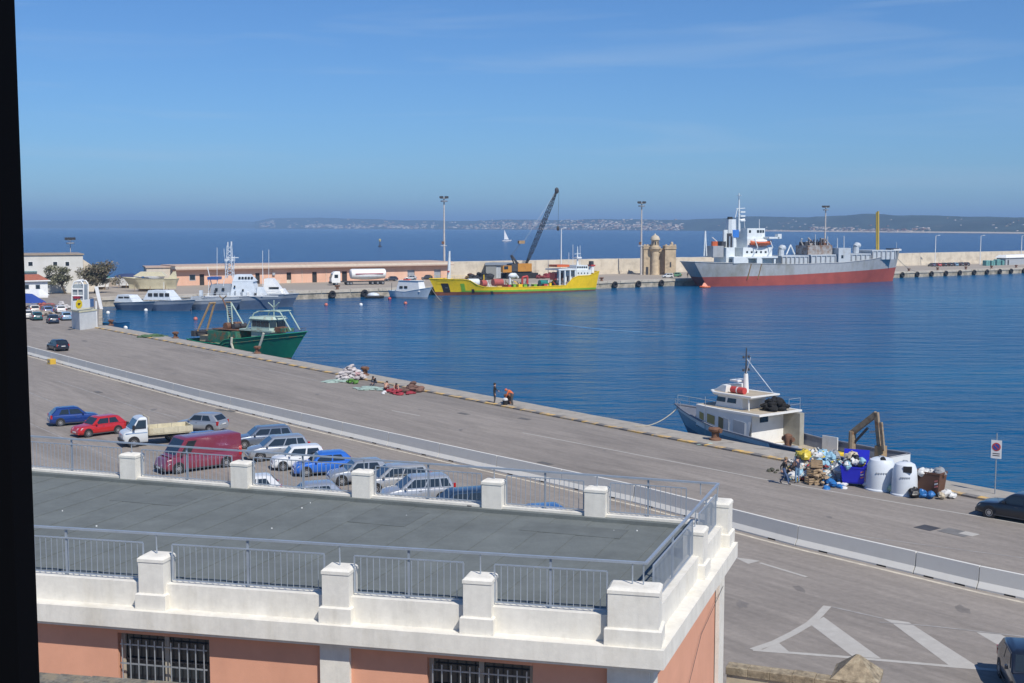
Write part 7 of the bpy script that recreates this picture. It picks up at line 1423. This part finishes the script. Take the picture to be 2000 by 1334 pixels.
# slatted wooden crates and cardboard among the bags
def crate(px, py, z, label, m, s=.6, rz=0):
    q = G(px, py); t = thing('crate', label, 'crate', (q.x, q.y, z), rz)
    for k in range(3):
        for (a, b, c, d) in ((-s, s, -s * .7, -s * .7 + .03), (-s, s, s * .7 - .03, s * .7), (-s, -s + .03, -s * .66, s * .66), (s - .03, s, -s * .66, s * .66)): MB().box(a, b, c, d, .04 + k * .14, .14 + k * .14).obj('slat', m, t)
    MB().box(-s, s, -s * .7, s * .7, 0, .03).obj('bottom', m, t)
M_wick = mat('tan_wood', (0.36, 0.26, 0.16), rough=.9, var=.3, scale=3)
crate(1588, 945, 0, 'tan slatted crate in front of the rubbish heap', M_wick, .45, R(15)); crate(1589, 942.5, .47, 'tan slatted crate stacked on another before the heap', M_wick, .40, R(40)); crate(1594, 941, .94, 'topmost tan slatted crate before the heap', M_wick, .36, R(-10))
heap('rope_heap', 'tan heap of old rope beside the slatted crates', 'rope', 1601, 945, .9, 1.3, M_wick, 18, .4, .16)
heap('bottle_litter', 'blue plastic litter spilled left of the blue bin', 'litter', 1622, 949, 1.0, .5, BM['blue'], 12, .35, .24); heap('paper_litter', 'white paper litter beside the blue bin wheels', 'litter', 1640, 950.5, .8, .3, C_white, 12, .4, .17)
# wheeled bins
def bin_(label, px, py, m, rz, lid=True, W_=1.4, D_=1.05, H_=1.25, lidm=None):
    q = G(px, py); t = thing('wheeled_bin', label, 'bin', (q.x, q.y, 0), rz); b_ = lambda k, z: [(-W_ / 2 * k, -D_ / 2 * k, z), (W_ / 2 * k, -D_ / 2 * k, z), (W_ / 2 * k, D_ / 2 * k, z), (-W_ / 2 * k, D_ / 2 * k, z)]
    MB().loft([b_(.80, .2), b_(.86, .3), b_(1, H_ - .12), b_(1.04, H_ - .10), b_(1.04, H_), b_(.96, H_), b_(.9, H_ - .25)]).obj('body', m, t)
    for x in (-1, 1):
        for y in (-1, 1): MB().tube((x * W_ * .36, y * D_ * .34 - .04, .1), (x * W_ * .36, y * D_ * .34 + .04, .1), .1, n=12).obj('castor', M_black, t)
        MB().tube((x * (W_ / 2 + .05), -.12, H_ - .2), (x * (W_ / 2 + .05), .12, H_ - .2), .06).obj('trunnion', m, t)
    if lid:
        MB().hexa([(-W_ / 2 - .02, D_ / 2 - .05, H_), (W_ / 2 + .02, D_ / 2 - .05, H_), (W_ / 2 + .02, D_ / 2 + .05, H_ - .02), (-W_ / 2 - .02, D_ / 2 + .05, H_ - .02), (-W_ / 2 - .02, D_ / 2 + .28, H_ + .88), (W_ / 2 + .02, D_ / 2 + .28, H_ + .88), (W_ / 2 + .02, D_ / 2 + .36, H_ + .86), (-W_ / 2 - .02, D_ / 2 + .36, H_ + .86)]).obj('open_lid', lidm or m, t)
    for k in range(3):
        z0 = .55 + .17 * k; MB().hexa([(W_ * .30, -D_ / 2 * .96 - .005, z0), (W_ * .42, -D_ / 2 * .96 - .005, z0 + .07), (W_ * .42, -D_ / 2 * .9, z0 + .07), (W_ * .30, -D_ / 2 * .9, z0), (W_ * .30, -D_ / 2 * .98 - .012, z0 + .09), (W_ * .42, -D_ / 2 * .98 - .012, z0 + .16), (W_ * .42, -D_ / 2 * .9, z0 + .16), (W_ * .30, -D_ / 2 * .9, z0 + .09)]).obj('reflective_chevron', mat('bin_chevron', (0.62, 0.20, 0.17)) if k % 2 == 0 else M_white, t)
    return t, q
bz = qz + R(0)
t, q = bin_('royal blue wheeled bin with open lid overflowing with bags', 1668, 948, pmat('bin_blue', (0.02, 0.025, 0.50), rough=.4), bz + R(28), W_=1.5)
for k in range(9): bag(['pale blue', 'black', 'white', 'yellow', 'grey', 'white', 'pale blue', 'black', 'cream'][k], (q.x + rb.uniform(-.5, .5), q.y + rb.uniform(-.35, .35), 1.0 + .10 * k * .6), rb.uniform(.5, .75), ['pale blue bag', 'black bag', 'white bag', 'yellow bag', 'grey bag', 'second white bag', 'second pale blue bag', 'second black bag', 'cream bag'][k] + ' heaped inside the open blue bin', 'bags in the blue bin')
t, q = bin_('brown wheeled bin full of white sacks at the quay edge', 1816, 966, mat('bin_brown', (0.13, 0.06, 0.035), rough=.6, dirt=(0.08, 0.05, 0.035), damt=.42), bz + R(10), lid=False, W_=1.6, H_=1.45)
for k in range(7): bag('white' if k % 3 else 'grey', (q.x + rb.uniform(-.6, .6), q.y + rb.uniform(-.35, .35), 1.1 + rb.uniform(0, .15)), rb.uniform(.45, .6), ['grey sack', 'white sack', 'second white sack', 'second grey sack', 'third white sack', 'fourth white sack', 'third grey sack'][k] + ' lying on top of the brown bin', 'sacks in the brown bin')
def igloo(label, px, py, r, h, open_):
    q = G(px, py); t = thing('recycling_bell', label, 'bin', (q.x, q.y, 0), R(-25), 'white recycling bells on the quay')
    MB().lathe([(r * 1.06, 0), (r * 1.06, .06), (r * .98, .12), (r * .96, h * .45), (r * .90, h * .78), (r * .74, h * .94), (r * .45, h), (.02, h * 1.01)], 26).obj('body', pmat('bell_white', (0.66, 0.70, 0.74), rough=.35, var=.05), t, smooth=40)
    a_ = R(-70); x, y = r * .86 * math.cos(a_), r * .86 * math.sin(a_)
    if open_: MB().box(x - .24, x + .24, y - .08, y + .14, h * .74, h * .92).obj('throw_hole', M_black, t)
    else: MB().tube((x * .45, y * .45, h * .985), (x * .7, y * .7, h * .95), .17, n=12).obj('throw_hole', M_black, t)
    for k in range(5): aa = R(-98 + 9 * k); MB().box(r * .95 * math.cos(aa) - .04, r * .95 * math.cos(aa) + .04, r * .95 * math.sin(aa) - .03, r * .95 * math.sin(aa) + .05, h * .56, h * .60).obj('printed_mark', M_grey, t)
    MB().path([(-.12, 0, h), (-.12, 0, h + .1), (.12, 0, h + .1), (.12, 0, h)], .03).obj('lifting_eye', M_steel, t)
igloo('wide white recycling bell next to the blue bin', 1720, 955, .92, 1.95, False); igloo('narrower white recycling bell with a square black opening', 1766, 965, .78, 1.95, True)
for c, px, py, s, lb in (('black', 1785, 972, .75, 'black rubbish bag on the ground before the brown bin'), ('blue', 1800, 972, .6, 'blue rubbish bag on the ground before the brown bin'), ('blue', 1818, 974, .55, 'second blue bag on the ground, right of the first'), ('pale green', 1742, 962, .6, 'pale green bag between the two white bells'), ('grey', 1741, 958, .85, 'grey sack behind the green bag between the bells'), ('white', 1693, 953, .5, 'white bag between the blue bin and the wide bell'), ('white', 1848, 972, .6, 'white bag right of the brown bin'), ('cream', 1838, 975, .5, 'cream bag right of the brown bin'), ('white', 1860, 974, .45, 'small white bag, farthest right of the rubbish')):
    q = G(px, py); bag(c, (q.x, q.y, 0), s, lb, 'loose bags around the bins')
# no parking sign at the right
q = G(1943, 968); ns_ = thing('parking_sign', 'white no parking sign plate on a tall post', 'sign', (q.x, q.y, .1), R(-35)); MB().tube((0, 0, 0), (0, 0, 3.65), .035).obj('post', M_steel, ns_)
pl_ = MB().box(-.30, .30, -.05, -.035, 2.15, 3.25).obj('plate', M_white, ns_); MB().tube((0, -.052, 2.85), (0, -.062, 2.85), .25, n=20).obj('red_ring', M_red, pl_); MB().tube((0, -.060, 2.85), (0, -.068, 2.85), .18, n=20).obj('blue_disc', pmat('sign_face_blue', (0.03, 0.08, 0.35)), pl_); MB().hexa([(-.16, -.069, 2.98), (-.12, -.069, 3.02), (.16, -.069, 2.72), (.12, -.069, 2.68), (-.16, -.074, 2.98), (-.12, -.074, 3.02), (.16, -.074, 2.72), (.12, -.074, 2.68)]).obj('red_bar', M_red, pl_)
for k in range(2): MB().box(-.2, .2, -.055, -.051, 2.3 + .12 * k, 2.35 + .12 * k).obj('printed_line', M_dark, pl_)

# loose scraps over the heap: wrappers, bottles, boxes too many to count
g = MB(); rl = random.Random(8)
for k in range(420):
    f = rl.random(); y = rl.uniform(-.35, 1.8); zz = max(0.03, (1.75 - abs(f - .5) * 1.6) * min(1, (y + .4) / 1.3) * rl.uniform(.75, 1.05)); q = A_ + hd_ * (hl * f) + hn * y; s_ = rl.uniform(.05, .17); n_ = Vector((rl.gauss(0, 1), rl.gauss(0, 1), rl.gauss(0, 1) + .6)).normalized(); u_ = n_.orthogonal().normalized(); v_ = n_.cross(u_); g.mi = rl.randrange(8); c_ = Vector((q.x, q.y, zz))
    g.hexa([c_ - u_ * s_ - v_ * s_ * .6, c_ + u_ * s_ - v_ * s_ * .6, c_ + u_ * s_ + v_ * s_ * .6, c_ - u_ * s_ + v_ * s_ * .6] + [c_ - u_ * s_ * .8 - v_ * s_ * .5 + n_ * s_ * .5, c_ + u_ * s_ - v_ * s_ * .4 + n_ * s_ * .4, c_ + u_ * s_ * .7 + v_ * s_ * .6 + n_ * s_ * .6, c_ - u_ * s_ * .9 + v_ * s_ * .5 + n_ * s_ * .3])
tag(g.obj('litter', [BM[k] for k in ('white', 'white', 'pale blue', 'yellow', 'cream', 'red', 'grey', 'blue')]), 'loose wrappers and boxes strewn over the rubbish heap', 'litter', kind='stuff')
